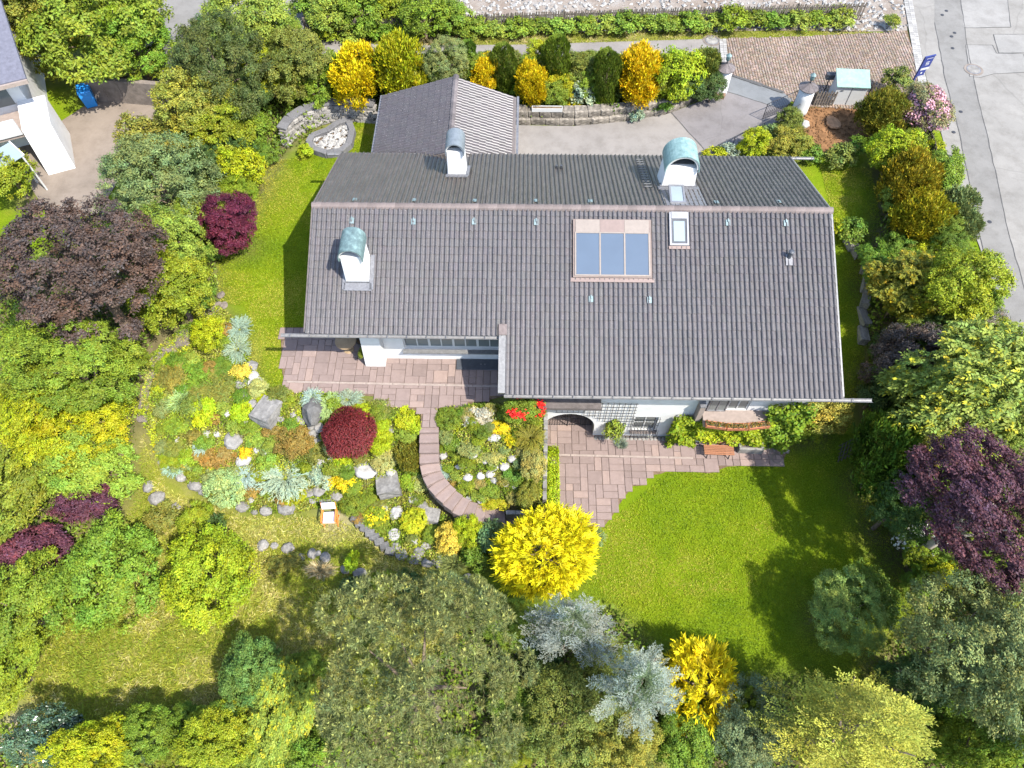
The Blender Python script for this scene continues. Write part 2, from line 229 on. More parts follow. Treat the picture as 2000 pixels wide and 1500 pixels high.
    ('small', 28.679, 21.404, 2.1, 0.48, 0.92, 1.02, 0.52, 'lgreen', 'fence_shrub', 'shrub', 'low leafy scrub growing along the front of the paling fence', 'scrub along the paling fence', None),
    ('small', 31.738, 20.967, 2.1, 0.545, 0.474, 0.758, 0.355, 'lgreen', 'shrub', 'shrub', 'lone bush near the street corner past the fence end', None, None),
    ('tree', -15.329, 15.756, 2.1, 2.88, 3.823, 4.332, 3.12, 'mid', 'deciduous_tree', 'tree', 'large green tree in front of the neighbour house roof', None, None),
    ('tree', -19.238, 16.626, 2.1, 3.217, 2.561, 3.08, 2.561, 'ygreen3', 'deciduous_tree', 'tree', 'yellow-green tree at the top left corner', None, None),
    ('tree', -13.288, 15.135, 2.1, 2.367, 1.788, 2.452, 1.788, 'green2', 'deciduous_tree', 'tree', 'green tree over the dark garden wall at the grey street', None, None),
    ('shrub', -17.322, 5.658, 2.1, 1.451, 1.21, 1.632, 1.149, 'ygreen', 'shrub', 'shrub', 'yellow-green shrub below the neighbour house', None, None),
    ('weep', 1.491, -7.989, 1.304, 0.903, 1.139, 1.258, 0.797, 'red', 'red_maple', 'shrub', 'dark red weeping maple dome beside the terrace', None, None),
    ('juniper', -1.48, -9.384, 0.138, 0.432, 1.237, 1.168, 0.468, 'silverg', 'juniper', 'shrub', 'large silver-green spreading juniper', None, None),
    ('fine', -4.027, -9.872, -0.208, 0.528, 0.903, 0.995, 0.572, 'palegreen', 'dwarf_conifer', 'shrub', 'pale green mounded conifer left of the silver juniper', None, None),
    ('juniper', -3.225, -9.331, 0.18, 0.32, 0.621, 0.703, 0.28, 'paleblue', 'juniper', 'shrub', 'pale blue juniper behind a white stone', None, None),
    ('fine', -0.937, -8.197, 1.136, 0.48, 0.801, 0.88, 0.52, 'bronze', 'dwarf_conifer', 'shrub', 'bronze-green rounded shrub left of the red maple', None, None),
    ('small', -0.108, -8.577, 0.813, 0.288, 0.567, 0.439, 0.312, 'ogreen', 'plant', 'plant', 'olive plant under the bronze shrub', None, None),
    ('juniper', -0.3, -6.419, 2.095, 0.28, 0.489, 0.536, 0.22, 'paleblue', 'juniper', 'shrub', 'blue juniper by the terrace edge above the dark boulder', None, None),
    ('juniper', 0.525, -6.745, 2.032, 0.304, 0.436, 0.698, 0.196, 'palegreen', 'juniper', 'shrub', 'pale lime juniper right of the dark boulder', None, None),
    ('juniper', 1.309, -6.424, 2.094, 0.24, 0.722, 0.491, 0.26, 'bluegrey', 'juniper', 'shrub', 'grey-green juniper above the red maple', None, None),
    ('shrub', 2.776, -8.105, 1.211, 0.432, 0.659, 0.676, 0.468, 'vlime', 'shrub', 'shrub', 'yellow-lime bush right of the red maple', None, None),
    ('small', 0.916, -9.493, 0.055, 0.288, 0.596, 0.618, 0.312, 'gold', 'plant', 'plant', 'yellow flowering cushion below the red maple', None, None),
    ('fine', 1.561, -10.354, -0.461, 0.288, 0.57, 0.61, 0.312, 'mid', 'plant', 'plant', 'fresh green cushion beside the orange chair', None, None),
    ('small', 0.1, -9.232, 0.259, 0.24, 0.57, 0.689, 0.26, 'bluegrey', 'plant', 'plant', 'grey-green mat right of the silver juniper', None, None),
    ('small', -2.946, -9.783, -0.151, 0.24, 0.442, 0.517, 0.26, 'bronze', 'plant', 'plant', 'brown bush between pale green conifer and silver juniper', None, None),
    ('small', -1.527, -10.099, -0.341, 0.192, 0.442, 0.335, 0.208, 'bronze', 'plant', 'plant', 'brown tuft under the silver juniper', None, None),
    ('small', -2.006, -7.766, 1.476, 0.192, 0.437, 0.341, 0.208, 'bronze', 'plant', 'plant', 'brown tuft under the big square boulder', None, None),
    ('small', -4.894, -7.076, 1.903, 0.288, 0.667, 0.86, 0.312, 'vlime', 'plant', 'plant', 'lime plant in the middle of the left rock garden', None, None),
    ('tuft', -6.125, -6.527, 2.082, 0.24, 0.568, 0.691, 0.26, 'palegreen', 'plant', 'plant', 'pale spiky grass clump near the stepping stones', None, None),
    ('juniper', -4.238, -2.795, 2.1, 0.33, 0.6, 0.752, 0.27, 'bluegrey', 'juniper', 'shrub', 'upper grey-blue juniper at the lawn edge', None, None),
    ('juniper', -4.079, -3.917, 2.1, 0.31, 0.643, 0.83, 0.29, 'bluegrey2', 'juniper', 'shrub', 'lower grey-blue juniper at the lawn edge', None, None),
    ('small', -3.667, -5.102, 2.1, 0.24, 0.448, 0.528, 0.26, 'yellowpale', 'plant', 'plant', 'yellow plant beside the grey lawn-edge stones', None, None),
    ('small', -7.177, -4.52, 2.1, 0.144, 0.294, 0.47, 0.156, 'vlime', 'plant', 'plant', 'lime cushion between the stepping stones', None, None),
    ('small', -7.218, -5.765, 2.1, 0.144, 0.34, 0.458, 0.156, 'goldgreen', 'plant', 'plant', 'yellow-green cushion along the stepping stones', None, None),
    ('small', -2.498, -6.426, 2.094, 0.144, 0.285, 0.296, 0.156, 'goldgreen', 'plant', 'plant', 'yellow-green cushion above the big square boulder', None, None),
    ('juniper', -5.125, -8.194, 1.138, 0.144, 0.387, 0.585, 0.156, 'paleblue', 'plant', 'plant', 'small pale blue mat in the left rock garden', None, None),
    ('juniper', -6.445, -9.037, 0.419, 0.192, 0.493, 0.483, 0.208, 'paleblue', 'plant', 'plant', 'small pale blue mat at the lower left rock garden edge', None, None),
    ('small', -4.358, -8.641, 0.757, 0.24, 0.801, 0.656, 0.26, 'bronze', 'plant', 'plant', 'brown-green mat above the pale green conifer', None, None),
    ('small', -5.844, -8.641, 0.758, 0.192, 0.569, 0.547, 0.208, 'ygreen', 'plant', 'plant', 'leafy green plant left of the brown-green mat', None, None),
    ('small', -6.155, -7.497, 1.664, 0.192, 0.695, 0.688, 0.208, 'mid', 'plant', 'plant', 'leafy green plant below the spiky grass clump', None, None),
    ('small', -7.082, -8.374, 0.987, 0.145, 0.207, 0.23, 0.155, 'gold', 'plant', 'plant', 'tiny yellow flower clump at the left tip of the rock garden', None, None),
    ('small', -5.933, -8.927, 0.513, 0.144, 0.234, 0.262, 0.156, 'gold', 'plant', 'plant', 'tiny yellow flower clump by the small pale blue mat', None, None),
    ('small', -3.181, -8.456, 0.917, 0.144, 0.284, 0.416, 0.156, 'goldor', 'plant', 'plant', 'orange-yellow flower clump above the white capped stone', None, None),
    ('small', -2.276, -8.286, 1.061, 0.192, 0.387, 0.404, 0.208, 'greygreen', 'plant', 'plant', 'grey-green tuft left of the bronze shrub', None, None),
    ('small', -5.716, -5.372, 2.1, 0.192, 0.894, 0.86, 0.208, 'green', 'plant', 'plant', 'dark green ground plant below the vivid lime shrub', None, None),
    ('small', -4.471, -5.806, 2.1, 0.192, 0.888, 0.904, 0.208, 'ogreen', 'plant', 'plant', 'olive ground plant left of the yellow plant', None, None),
    ('small', -6.72, -5.416, 2.1, 0.24, 0.63, 0.999, 0.26, 'olive', 'plant', 'plant', 'olive bush right of the stepping stones', None, None),
    ('small', 4.313, -7.442, 1.699, 0.25, 0.333, 0.532, 0.25, 'vlime', 'plant', 'plant', 'lime plant at the top left of the stairs', None, None),
    ('brush', 4.049, -8.444, 0.927, 0.336, 0.59, 0.944, 0.364, 'oliveg', 'plant', 'plant', 'dark olive bush on the left of the straight stair flight', None, None),
    ('fine', 2.652, -7.027, 1.926, 0.24, 0.436, 0.355, 0.26, 'mid', 'plant', 'plant', 'green cushion right of the red maple top', None, None),
    ('small', 3.264, -7.039, 1.921, 0.144, 0.334, 0.251, 0.156, 'dgreen', 'plant', 'plant', 'dark green tuft below the terrace slabs', None, None),
    ('fine', 2.916, -8.755, 0.659, 0.288, 0.592, 0.555, 0.312, 'palegreen2', 'plant', 'plant', 'pale olive mound below the yellow-lime bush', None, None),
    ('small', 4.08, -9.301, 0.203, 0.144, 0.519, 0.624, 0.156, 'ygreen', 'plant', 'plant', 'yellow-green mat left of the stair bend', None, None),
    ('fine', 4.276, -11.051, -0.6, 0.384, 0.566, 0.639, 0.416, 'domelime', 'plant', 'plant', 'smooth yellow-green cushion dome between two stones', None, None),
    ('small', 2.599, -10.817, -0.588, 0.24, 0.516, 0.55, 0.26, 'ygreen', 'flowering_plant', 'plant', 'yellow-flowered plant above the low dry wall', None, 'yellowflower'),
    ('shrub', 5.88, -11.897, -0.6, 0.576, 0.717, 0.754, 0.624, 'yellowpale', 'shrub', 'shrub', 'orange-yellow bush below the stair bend', None, None),
    ('shrub', 6.641, -11.596, -0.6, 0.785, 0.647, 0.805, 0.615, 'vlime', 'shrub', 'shrub', 'bright lime bush right of the orange-yellow bush', None, None),
    ('small', 7.628, -11.795, -0.6, 0.75, 0.599, 0.815, 0.45, 'bluegreen', 'shrub', 'shrub', 'blue-green bush tucked against the golden dome cypress', None, None),
    ('small', 7.063, -12.629, -0.6, 0.485, 0.687, 0.628, 0.515, 'green', 'shrub', 'shrub', 'green bush below the bright lime bush', None, None),
    ('tuft', 6.135, -12.84, -0.6, 0.336, 0.697, 0.509, 0.364, 'greygreen', 'plant', 'plant', 'grey-green grassy clump at the lower rock garden tip', None, None),
    ('plume', 9.941, -12.68, -0.6, 1.536, 2.188, 1.81, 1.664, 'lemon', 'golden_cypress', 'tree', 'big golden dome cypress at the foot of the stairs', None, None),
    ('small', 12.172, -11.737, -0.6, 0.522, 0.371, 0.533, 0.278, 'greygreen', 'plant', 'plant', 'grey-green plant behind the golden dome cypress', None, None),
    ('small', 1.876, -12.961, -0.6, 0.662, 0.318, 0.509, 0.238, 'vlime', 'sapling', 'plant', 'lime sapling on the grass below the dry wall', None, None),
    ('small', 4.357, -13.786, -0.6, 0.528, 0.629, 0.569, 0.472, 'dark2', 'shrub', 'shrub', 'dark green bush above the pine, right one', None, None),
    ('small', 3.162, -13.725, -0.6, 0.394, 0.542, 0.456, 0.406, 'ygreen', 'shrub', 'shrub', 'yellow-green bush above the pine, between two dark ones', None, None),
    ('small', 2.053, -14.104, -0.6, 0.48, 0.716, 0.539, 0.52, 'dark2', 'shrub', 'shrub', 'dark green bush above the pine, left one', None, None),
    ('small', -1.083, -12.921, -0.6, 0.24, 0.799, 0.481, 0.26, 'olive', 'plant', 'plant', 'olive weed patch among the meadow stones', None, None),
    ('tuft', 0.484, -13.204, -0.6, 0.24, 0.745, 0.442, 0.26, 'straw', 'plant', 'plant', 'dry straw-coloured grass clump near the meadow stones', None, None),
    ('fine', 5.767, -7.275, 1.813, 0.336, 0.612, 0.577, 0.364, 'mid', 'plant', 'plant', 'fresh green cushion at the top right of the stairs', None, None),
    ('small', 6.382, -7.019, 2.012, 0.24, 0.358, 0.319, 0.26, 'green', 'plant', 'plant', 'green plant under the terrace corner', None, None),
    ('fine', 5.607, -7.756, 1.483, 0.24, 0.359, 0.574, 0.26, 'greygreen', 'plant', 'plant', 'grey-green cushion along the stairs', None, None),
    ('fine', 7.256, -7.894, 1.948, 0.24, 0.378, 0.374, 0.26, 'dgreen', 'plant', 'plant', 'dark green ball in the stair bed', None, None),
    ('small', 7.976, -7.72, 2.014, 0.192, 0.48, 0.324, 0.208, 'gold', 'plant', 'plant', 'bright yellow cushion right of the dark green ball', None, None),
    ('small', 8.51, -8.154, 1.771, 0.192, 0.328, 0.352, 0.208, 'gold2', 'plant', 'plant', 'smaller yellow cushion below the bright yellow one', None, None),
    ('small', 7.081, -7.232, 2.053, 0.24, 0.661, 0.471, 0.26, 'cream', 'plant', 'plant', 'cream flowering clump above the dark green ball', None, None),
    ('small', 5.947, -8.083, 1.351, 0.192, 0.435, 0.446, 0.208, 'green', 'plant', 'plant', 'green plant next to the grey-green cushion', None, None),
    ('juniper', 9.291, -8.209, 1.726, 0.711, 0.642, 0.704, 0.289, 'oliveg', 'shrub', 'shrub', 'dark olive spiky bush left of the arch', None, None),
    ('shrub', 9.396, -9.056, 1.004, 0.651, 0.578, 0.881, 0.549, 'ylolive', 'shrub', 'shrub', 'tall yellow-olive bush above the clipped hedge', None, None),
    ('juniper', 5.645, -9.042, 0.418, 0.226, 0.387, 0.447, 0.174, 'paleblue', 'plant', 'plant', 'pale blue mat at the stair bend', None, None),
    ('small', 5.893, -9.437, 0.187, 0.144, 0.336, 0.332, 0.156, 'bronze', 'plant', 'plant', 'bronze tuft at the inside of the stair bend', None, None),
    ('small', 7.579, -9.821, 0.425, 0.192, 0.459, 0.377, 0.208, 'mid', 'plant', 'plant', 'bright green tuft among the white stones', None, None),
    ('small', 6.686, -9.662, 0.517, 0.144, 0.434, 0.383, 0.156, 'ygreen', 'plant', 'plant', 'yellow-green tuft inside the stair curve', None, None),
    ('small', 8.526, -9.3, 0.804, 0.192, 0.484, 0.378, 0.208, 'green', 'plant', 'plant', 'green plant right of the white stones', None, None),
    ('small', 7.869, -10.263, -0.066, 0.144, 0.668, 0.395, 0.156, 'goldgreen', 'plant', 'plant', 'yellow-green mat along the lowest stair treads', None, None),
    ('shrub', 9.243, -10.086, 0.233, 0.456, 0.467, 0.683, 0.444, 'olive2', 'shrub', 'shrub', 'olive bush at the lower corner of the stair bed', None, None),
    ('small', 6.752, -8.448, 1.521, 0.192, 0.557, 0.468, 0.208, 'greygreen', 'plant', 'plant', 'grey leafy plant in the middle of the stair bed', None, None),
    ('small', 7.679, -8.69, 1.316, 0.168, 0.609, 0.44, 0.182, 'ylolive', 'plant', 'plant', 'yellowish mat in the middle of the stair bed', None, None),
    ('shrub', 8.932, -7.189, 2.052, 0.72, 0.971, 0.609, 0.78, 'mid', 'rose_bush', 'shrub', 'rose bush with red blooms beside the arch', None, 'redflower'),
    ('tall', 1.735, -4.297, 2.1, 0.677, 0.202, 0.323, 0.252, 'mid', 'climbing_plant', 'plant', 'thin climber on the white buttress', None, None),
    ('tall', 13.162, -6.502, -0.6, 1.108, 0.515, 0.824, 0.644, 'lgreen', 'climbing_plant', 'plant', 'pale green espalier on the lower wall under the trellis', None, None),
    ('tuft', 13.542, -7.057, -0.6, 0.24, 0.409, 0.31, 0.26, 'bluegrey', 'plant', 'plant', 'lavender clump at the foot of the espalier', None, None),
    ('shrub', 21.633, -6.614, -0.6, 0.957, 0.992, 0.66, 0.943, 'ygreen', 'shrub', 'shrub', 'yellow-green bush right of the pebbles', None, None),
    ('shrub', 22.747, -6.189, -0.6, 1.333, 1.334, 0.906, 1.267, 'yellowleaf', 'shrub', 'shrub', 'yellow-leaved bush under the right gutter end', None, None),
    ('small', 20.008, -5.347, -0.6, 0.652, 0.306, 0.335, 0.229, 'dark2', 'plant', 'plant', 'dark potted plant on the balcony', 'balc', None),
]
FILLERS = [
    ('shrub', -6.833, 14.021, 2.1, 1.531, 1.267, 1.255, 1.204, 'dark2', 0),
    ('shrub', -8.18, 11.984, 2.1, 0.939, 1.39, 1.578, 1.017, 'lgreen', 0),
    ('shrub', -6.105, 10.325, 2.1, 0.898, 1.086, 0.992, 0.973, 'green2', 0),
    ('shrub', -11.849, -3.796, 2.1, 1.448, 1.003, 0.897, 0.953, 'green2', 0),
    ('shrub', -13.292, -4.338, 2.1, 1.214, 0.821, 0.66, 0.78, 'ygreen', 0),
    ('treefine', -5.958, 6.249, 2.1, 1.407, 0.916, 0.894, 0.916, 'ygreen', 0),
    ('shrub', -6.868, 16.855, 2.1, 1.347, 1.288, 1.378, 1.223, 'mid', 0),
    ('shrub', -9.133, 1.586, 2.1, 1.443, 1.004, 1.075, 0.954, 'mid', 0),
    ('shrub', -6.461, 11.201, 2.1, 1.615, 1.163, 1.099, 1.104, 'green2', 0),
    ('treefine', -7.063, -0.39, 2.1, 1.694, 1.176, 0.928, 1.176, 'dark2', 0),
    ('tree', -7.645, -1.468, 2.1, 1.092, 1.194, 0.935, 1.183, 'green', 0),
    ('shrub', -7.439, 2.848, 2.1, 1.387, 1.22, 1.299, 1.159, 'mid', 0),
    ('treefine', -8.082, 15.69, 2.1, 1.554, 1.049, 1.077, 1.049, 'ygreen', 0),
    ('treefine', -6.311, 3.152, 2.1, 1.228, 1.136, 1.183, 1.136, 'lgreen', 0),
    ('shrub', -6.116, -1.839, 2.1, 1.421, 0.977, 0.973, 0.928, 'green', 0),
    ('shrub', -8.121, 13.0, 2.1, 1.475, 1.029, 1.011, 0.978, 'dark2', 0),
    ('shrub', -4.102, 13.976, 2.1, 1.275, 1.491, 1.868, 1.381, 'ygreen', 0),
    ('shrub', -10.065, 14.16, 2.1, 0.933, 1.426, 2.12, 1.011, 'dark2', 0),
    ('tree', -10.336, 2.716, 2.1, 1.157, 1.089, 0.924, 1.089, 'green', 0),
    ('treefine', -11.127, -7.124, 1.88, 1.145, 1.018, 0.869, 1.018, 'mid', 0),
    ('treefine', -8.192, -5.334, 2.1, 1.541, 1.037, 0.77, 1.037, 'ygreen', 0),
    ('tree', -5.502, 17.248, 2.1, 1.655, 1.272, 1.321, 1.272, 'green2', 0),
    ('shrub', -12.278, -8.86, 0.569, 1.21, 0.775, 0.619, 0.736, 'ygreen', 0),
    ('treefine', -7.294, 6.098, 2.1, 1.647, 1.162, 1.123, 1.162, 'dark2', 0),
    ('shrub', -10.01, 18.287, 2.1, 0.93, 1.566, 2.067, 1.008, 'dark2', 0),
    ('shrub', -9.198, -7.123, 1.88, 1.274, 0.837, 0.611, 0.795, 'green', 0),
    ('tree', -5.365, 4.327, 2.1, 1.486, 0.987, 1.045, 0.987, 'ygreen', 0),
    ('tree', -12.259, -8.053, 1.253, 1.335, 0.85, 0.637, 0.85, 'green', 0),
    ('shrub', -13.592, -2.561, 2.1, 0.944, 0.928, 1.027, 0.882, 'green2', 0),
    ('shrub', -5.044, 15.053, 2.1, 1.558, 1.379, 1.6, 1.31, 'lgreen', 0),
    ('shrub', -9.725, 8.144, 2.1, 1.513, 1.065, 0.984, 1.012, 'lgreen', 0),
    ('shrub', -8.149, -2.4, 2.1, 1.252, 0.815, 0.839, 0.775, 'ogreen', 0),
    ('treefine', -6.681, 4.791, 2.1, 0.996, 1.327, 1.209, 1.079, 'mid', 0),
    ('treefine', -6.642, 7.952, 2.1, 1.259, 1.33, 1.184, 1.33, 'dark2', 0),
    ('treefine', 25.936, -13.174, -0.546, 1.294, 0.813, 0.59, 0.813, 'green2', 1),
    ('treefine', 26.355, -2.643, 0.12, 1.065, 0.949, 0.909, 0.949, 'dark2', 1),
    ('treefine', 28.552, -2.416, 1.74, 1.361, 0.874, 0.902, 0.874, 'ygreen', 1),
    ('shrub', 27.549, -7.842, 0.699, 1.386, 0.943, 0.707, 0.896, 'dark2', 1),
    ('shrub', 28.458, 3.805, 2.053, 1.42, 1.245, 1.156, 1.183, 'ygreen', 1),
    ('tree', 26.451, -6.492, -0.286, 1.437, 0.943, 0.823, 0.943, 'green', 1),
    ('tree', 25.643, -5.05, -0.551, 1.244, 0.768, 0.828, 0.768, 'dark2', 1),
    ('shrub', 27.138, 0.65, 1.342, 1.57, 1.12, 1.118, 1.064, 'green2', 1),
    ('tree', 29.265, -4.003, 2.05, 1.49, 0.991, 0.894, 0.991, 'ogreen', 1),
    ('treefine', 25.025, -13.796, -0.6, 1.217, 0.743, 0.778, 0.743, 'green2', 1),
    ('treefine', 25.241, -8.502, -0.6, 1.425, 0.932, 0.82, 0.932, 'mid', 1),
    ('treefine', 25.382, -12.589, -0.6, 1.223, 0.749, 0.715, 0.749, 'ygreen', 1),
    ('shrub', 26.395, -9.127, -0.322, 1.405, 0.962, 0.753, 0.914, 'green2', 1),
    ('treefine', 28.957, 8.282, 2.1, 1.512, 1.011, 0.995, 1.011, 'mid', 1),
    ('tree', 27.871, -2.903, 1.201, 1.596, 1.087, 0.878, 1.087, 'dark2', 1),
    ('tree', 27.854, -0.964, 1.422, 1.318, 0.835, 0.763, 0.835, 'ygreen', 1),
    ('treefine', 28.197, -0.359, 1.684, 1.516, 1.015, 0.826, 1.015, 'mid', 1),
    ('tree', 25.161, -10.887, -0.6, 1.224, 0.749, 0.695, 0.749, 'lgreen', 1),
    ('treefine', 27.619, -14.12, 0.769, 1.426, 0.933, 0.742, 0.933, 'lgreen', 1),
    ('shrub', 26.219, -5.655, -0.42, 1.374, 0.932, 0.71, 0.886, 'green', 1),
    ('shrub', 27.058, 1.892, 1.588, 1.329, 0.889, 0.83, 0.844, 'green', 1),
    ('treefine', 28.903, 1.34, 2.027, 1.644, 1.131, 0.96, 1.131, 'green', 1),
    ('treefine', 28.154, 1.529, 1.848, 0.937, 1.159, 0.96, 1.015, 'ogreen', 1),
    ('treefine', 28.869, 6.622, 2.1, 0.934, 1.044, 0.943, 1.012, 'green2', 1),
    ('tree', 26.362, -4.102, -0.179, 1.317, 0.833, 0.608, 0.833, 'lgreen', 1),
    ('shrub', 29.677, -1.523, 2.1, 1.368, 0.926, 1.073, 0.88, 'mid', 1),
    ('shrub', 27.02, -7.842, 0.179, 1.397, 0.954, 0.871, 0.907, 'mid', 1),
    ('shrub', 27.558, 4.776, 2.059, 1.269, 0.832, 0.825, 0.79, 'lgreen', 1),
    ('shrub', 27.053, -3.55, 0.414, 1.275, 0.837, 0.917, 0.795, 'dark2', 1),
    ('treefine', 27.041, -2.627, 0.565, 1.654, 1.14, 0.87, 1.14, 'lgreen', 1),
    ('shrub', 29.067, -8.253, 1.969, 1.119, 0.688, 0.637, 0.654, 'lgreen', 1),
    ('treefine', 28.84, 2.468, 2.047, 1.701, 1.183, 1.136, 1.183, 'green2', 1),
    ('tree', 26.781, -0.641, 0.863, 1.62, 1.109, 0.871, 1.109, 'ygreen', 1),
    ('treefine', 25.645, -6.707, -0.599, 1.487, 1.011, 1.086, 1.011, 'green', 1),
    ('treefine', 8.879, -19.939, -0.6, 1.349, 0.863, 0.793, 0.863, 'ygreen', 2),
    ('shrub', -0.022, -19.655, -0.6, 1.276, 0.838, 0.817, 0.796, 'mid', 2),
    ('tree', 24.49, -19.464, -0.6, 1.438, 0.944, 0.733, 0.944, 'lgreen', 2),
    ('shrub', -4.417, -19.932, -0.603, 1.309, 0.869, 0.778, 0.826, 'dark2', 2),
    ('shrub', 15.213, -19.941, -0.6, 1.228, 0.792, 0.812, 0.753, 'dark2', 2),
    ('tree', 12.844, -20.234, -0.6, 1.404, 0.912, 0.936, 0.912, 'ogreen', 2),
    ('treefine', -0.098, -20.453, -0.6, 1.265, 0.786, 0.772, 0.786, 'green', 2),
    ('tree', -2.9, -20.116, -0.6, 1.311, 0.828, 0.687, 0.828, 'mid', 2),
    ('tree', 16.155, -18.877, -0.6, 1.375, 0.886, 0.862, 0.886, 'ogreen', 2),
    ('tree', 17.932, -19.436, -0.6, 1.373, 0.884, 0.796, 0.884, 'ogreen', 2),
    ('shrub', 24.849, -18.281, -0.6, 1.488, 1.041, 0.843, 0.989, 'green', 2),
    ('shrub', 2.075, -19.494, -0.6, 1.157, 0.725, 0.585, 0.689, 'green', 2),
    ('shrub', 9.897, -16.606, -0.6, 1.284, 0.846, 0.697, 0.803, 'dark2', 2),
    ('tree', 0.835, -17.334, -0.6, 1.327, 0.843, 0.679, 0.843, 'mid', 2),
    ('tree', 14.917, -18.376, -0.6, 1.376, 0.887, 0.894, 0.887, 'green2', 2),
    ('tree', 25.766, -19.535, -0.587, 1.4, 0.909, 0.701, 0.909, 'mid', 2),
    ('tree', 17.526, -18.374, -0.6, 1.572, 1.065, 0.986, 1.065, 'ygreen', 2),
    ('tree', -1.238, -20.47, -0.6, 1.428, 0.935, 0.797, 0.935, 'lgreen', 2),
    ('treefine', 8.627, -15.643, -0.6, 1.632, 1.12, 1.002, 1.12, 'mid', 2),
    ('shrub', -6.298, -20.151, -0.67, 1.422, 0.978, 0.738, 0.929, 'ogreen', 2),
    ('treefine', 6.963, -20.143, -0.6, 1.198, 0.725, 0.644, 0.725, 'lgreen', 2),
    ('shrub', 1.593, -20.325, -0.6, 1.451, 1.006, 0.807, 0.956, 'green2', 2),
    ('tree', 0.372, -18.318, -0.6, 1.259, 0.781, 0.641, 0.781, 'green2', 2),
    ('shrub', 9.201, -18.938, -0.6, 1.256, 0.82, 0.798, 0.779, 'green2', 2),
    ('treefine', -1.929, -19.284, -0.6, 1.461, 0.965, 0.861, 0.965, 'green2', 2),
    ('tree', 8.535, -18.299, -0.6, 1.276, 0.796, 0.72, 0.796, 'lgreen', 2),
    ('shrub', -2.623, 13.815, 2.1, 0.68, 0.944, 0.976, 0.737, 'ogreen', 3),
    ('shrub', -1.253, 13.705, 2.1, 0.747, 0.941, 0.879, 0.809, 'green', 3),
    ('shrub', -0.36, 13.771, 2.1, 0.795, 0.941, 0.878, 0.861, 'mid', 3),
    ('shrub', 0.312, 15.011, 2.1, 0.713, 0.957, 0.952, 0.772, 'green2', 3),
    ('shrub', 1.769, 14.239, 2.1, 0.894, 0.944, 0.882, 0.897, 'ogreen', 3),
    ('shrub', 2.377, 14.913, 2.1, 0.673, 0.956, 1.01, 0.73, 'ogreen', 3),
    ('shrub', 3.582, 15.047, 2.1, 0.763, 0.955, 0.898, 0.826, 'green', 3),
    ('shrub', 4.554, 14.637, 2.1, 0.653, 0.952, 1.026, 0.708, 'green2', 3),
    ('shrub', 5.64, 14.874, 2.1, 0.82, 0.952, 0.89, 0.888, 'ygreen', 3),
    ('shrub', 6.735, 14.806, 2.1, 0.8, 0.951, 0.886, 0.867, 'ygreen', 3),
    ('shrub', 7.408, 14.661, 2.1, 0.766, 0.95, 0.882, 0.83, 'ogreen', 3),
    ('shrub', 8.662, 14.127, 2.1, 0.624, 0.946, 1.044, 0.676, 'green2', 3),
    ('shrub', 9.683, 13.584, 2.1, 0.761, 0.937, 0.853, 0.824, 'mid', 3),
    ('shrub', 10.574, 13.038, 2.1, 1.034, 0.925, 0.84, 0.879, 'mid', 3),
    ('shrub', 11.487, 13.788, 2.1, 0.76, 0.939, 0.859, 0.824, 'lgreen', 3),
    ('shrub', 12.627, 13.495, 2.1, 1.042, 0.93, 0.854, 0.883, 'green2', 3),
    ('shrub', 13.537, 13.998, 2.1, 0.664, 0.943, 0.987, 0.719, 'ogreen', 3),
    ('shrub', 14.409, 13.878, 2.1, 0.917, 0.936, 0.866, 0.889, 'ogreen', 3),
    ('shrub', 15.455, 13.785, 2.1, 0.821, 0.937, 0.866, 0.89, 'green', 3),
    ('shrub', 16.539, 13.632, 2.1, 0.759, 0.936, 0.865, 0.822, 'ogreen', 3),
    ('shrub', 17.513, 13.405, 2.1, 1.058, 0.927, 0.863, 0.881, 'ygreen', 3),
    ('shrub', 18.397, 13.674, 2.1, 1.033, 0.931, 0.873, 0.884, 'dark2', 3),
    ('shrub', 19.582, 13.757, 2.1, 0.912, 0.934, 0.88, 0.887, 'dark2', 3),
    ('shrub', -2.48, 15.101, 2.1, 1.207, 0.949, 0.924, 0.901, 'mid', 3),
    ('shrub', -1.161, 14.388, 2.1, 1.379, 0.937, 0.899, 0.89, 'green', 3),
    ('shrub', -0.151, 14.578, 2.1, 1.381, 0.939, 0.9, 0.892, 'green', 3),
    ('shrub', 0.862, 14.928, 2.1, 1.385, 0.942, 0.906, 0.895, 'ygreen', 3),
    ('shrub', 2.226, 14.848, 2.1, 1.384, 0.941, 0.899, 0.894, 'lgreen', 3),
    ('shrub', 3.403, 15.055, 2.1, 1.157, 0.948, 0.9, 0.9, 'mid', 3),
    ('shrub', 4.53, 14.909, 2.1, 1.384, 0.941, 0.895, 0.894, 'ogreen', 3),
    ('shrub', 6.003, 14.773, 2.1, 1.382, 0.94, 0.888, 0.893, 'green2', 3),
    ('shrub', 6.728, 15.115, 2.1, 1.272, 0.946, 0.896, 0.898, 'ogreen', 3),
    ('shrub', 8.014, 14.995, 2.1, 1.384, 0.942, 0.892, 0.895, 'ogreen', 3),
    ('shrub', 9.312, 15.035, 2.1, 1.122, 0.947, 0.892, 0.9, 'green2', 3),
    ('shrub', 10.342, 14.813, 2.1, 1.381, 0.939, 0.887, 0.892, 'ogreen', 3),
    ('shrub', 11.828, 15.003, 2.1, 1.383, 0.941, 0.894, 0.894, 'ogreen', 3),
    ('shrub', 12.674, 15.274, 2.1, 1.247, 0.946, 0.901, 0.899, 'mid', 3),
    ('shrub', 14.245, 14.956, 2.1, 1.258, 0.942, 0.896, 0.895, 'lgreen', 3),
    ('shrub', 15.117, 15.004, 2.1, 1.3, 0.942, 0.899, 0.895, 'lgreen', 3),
    ('shrub', 16.505, 14.933, 2.1, 1.318, 0.94, 0.901, 0.893, 'lgreen', 3),
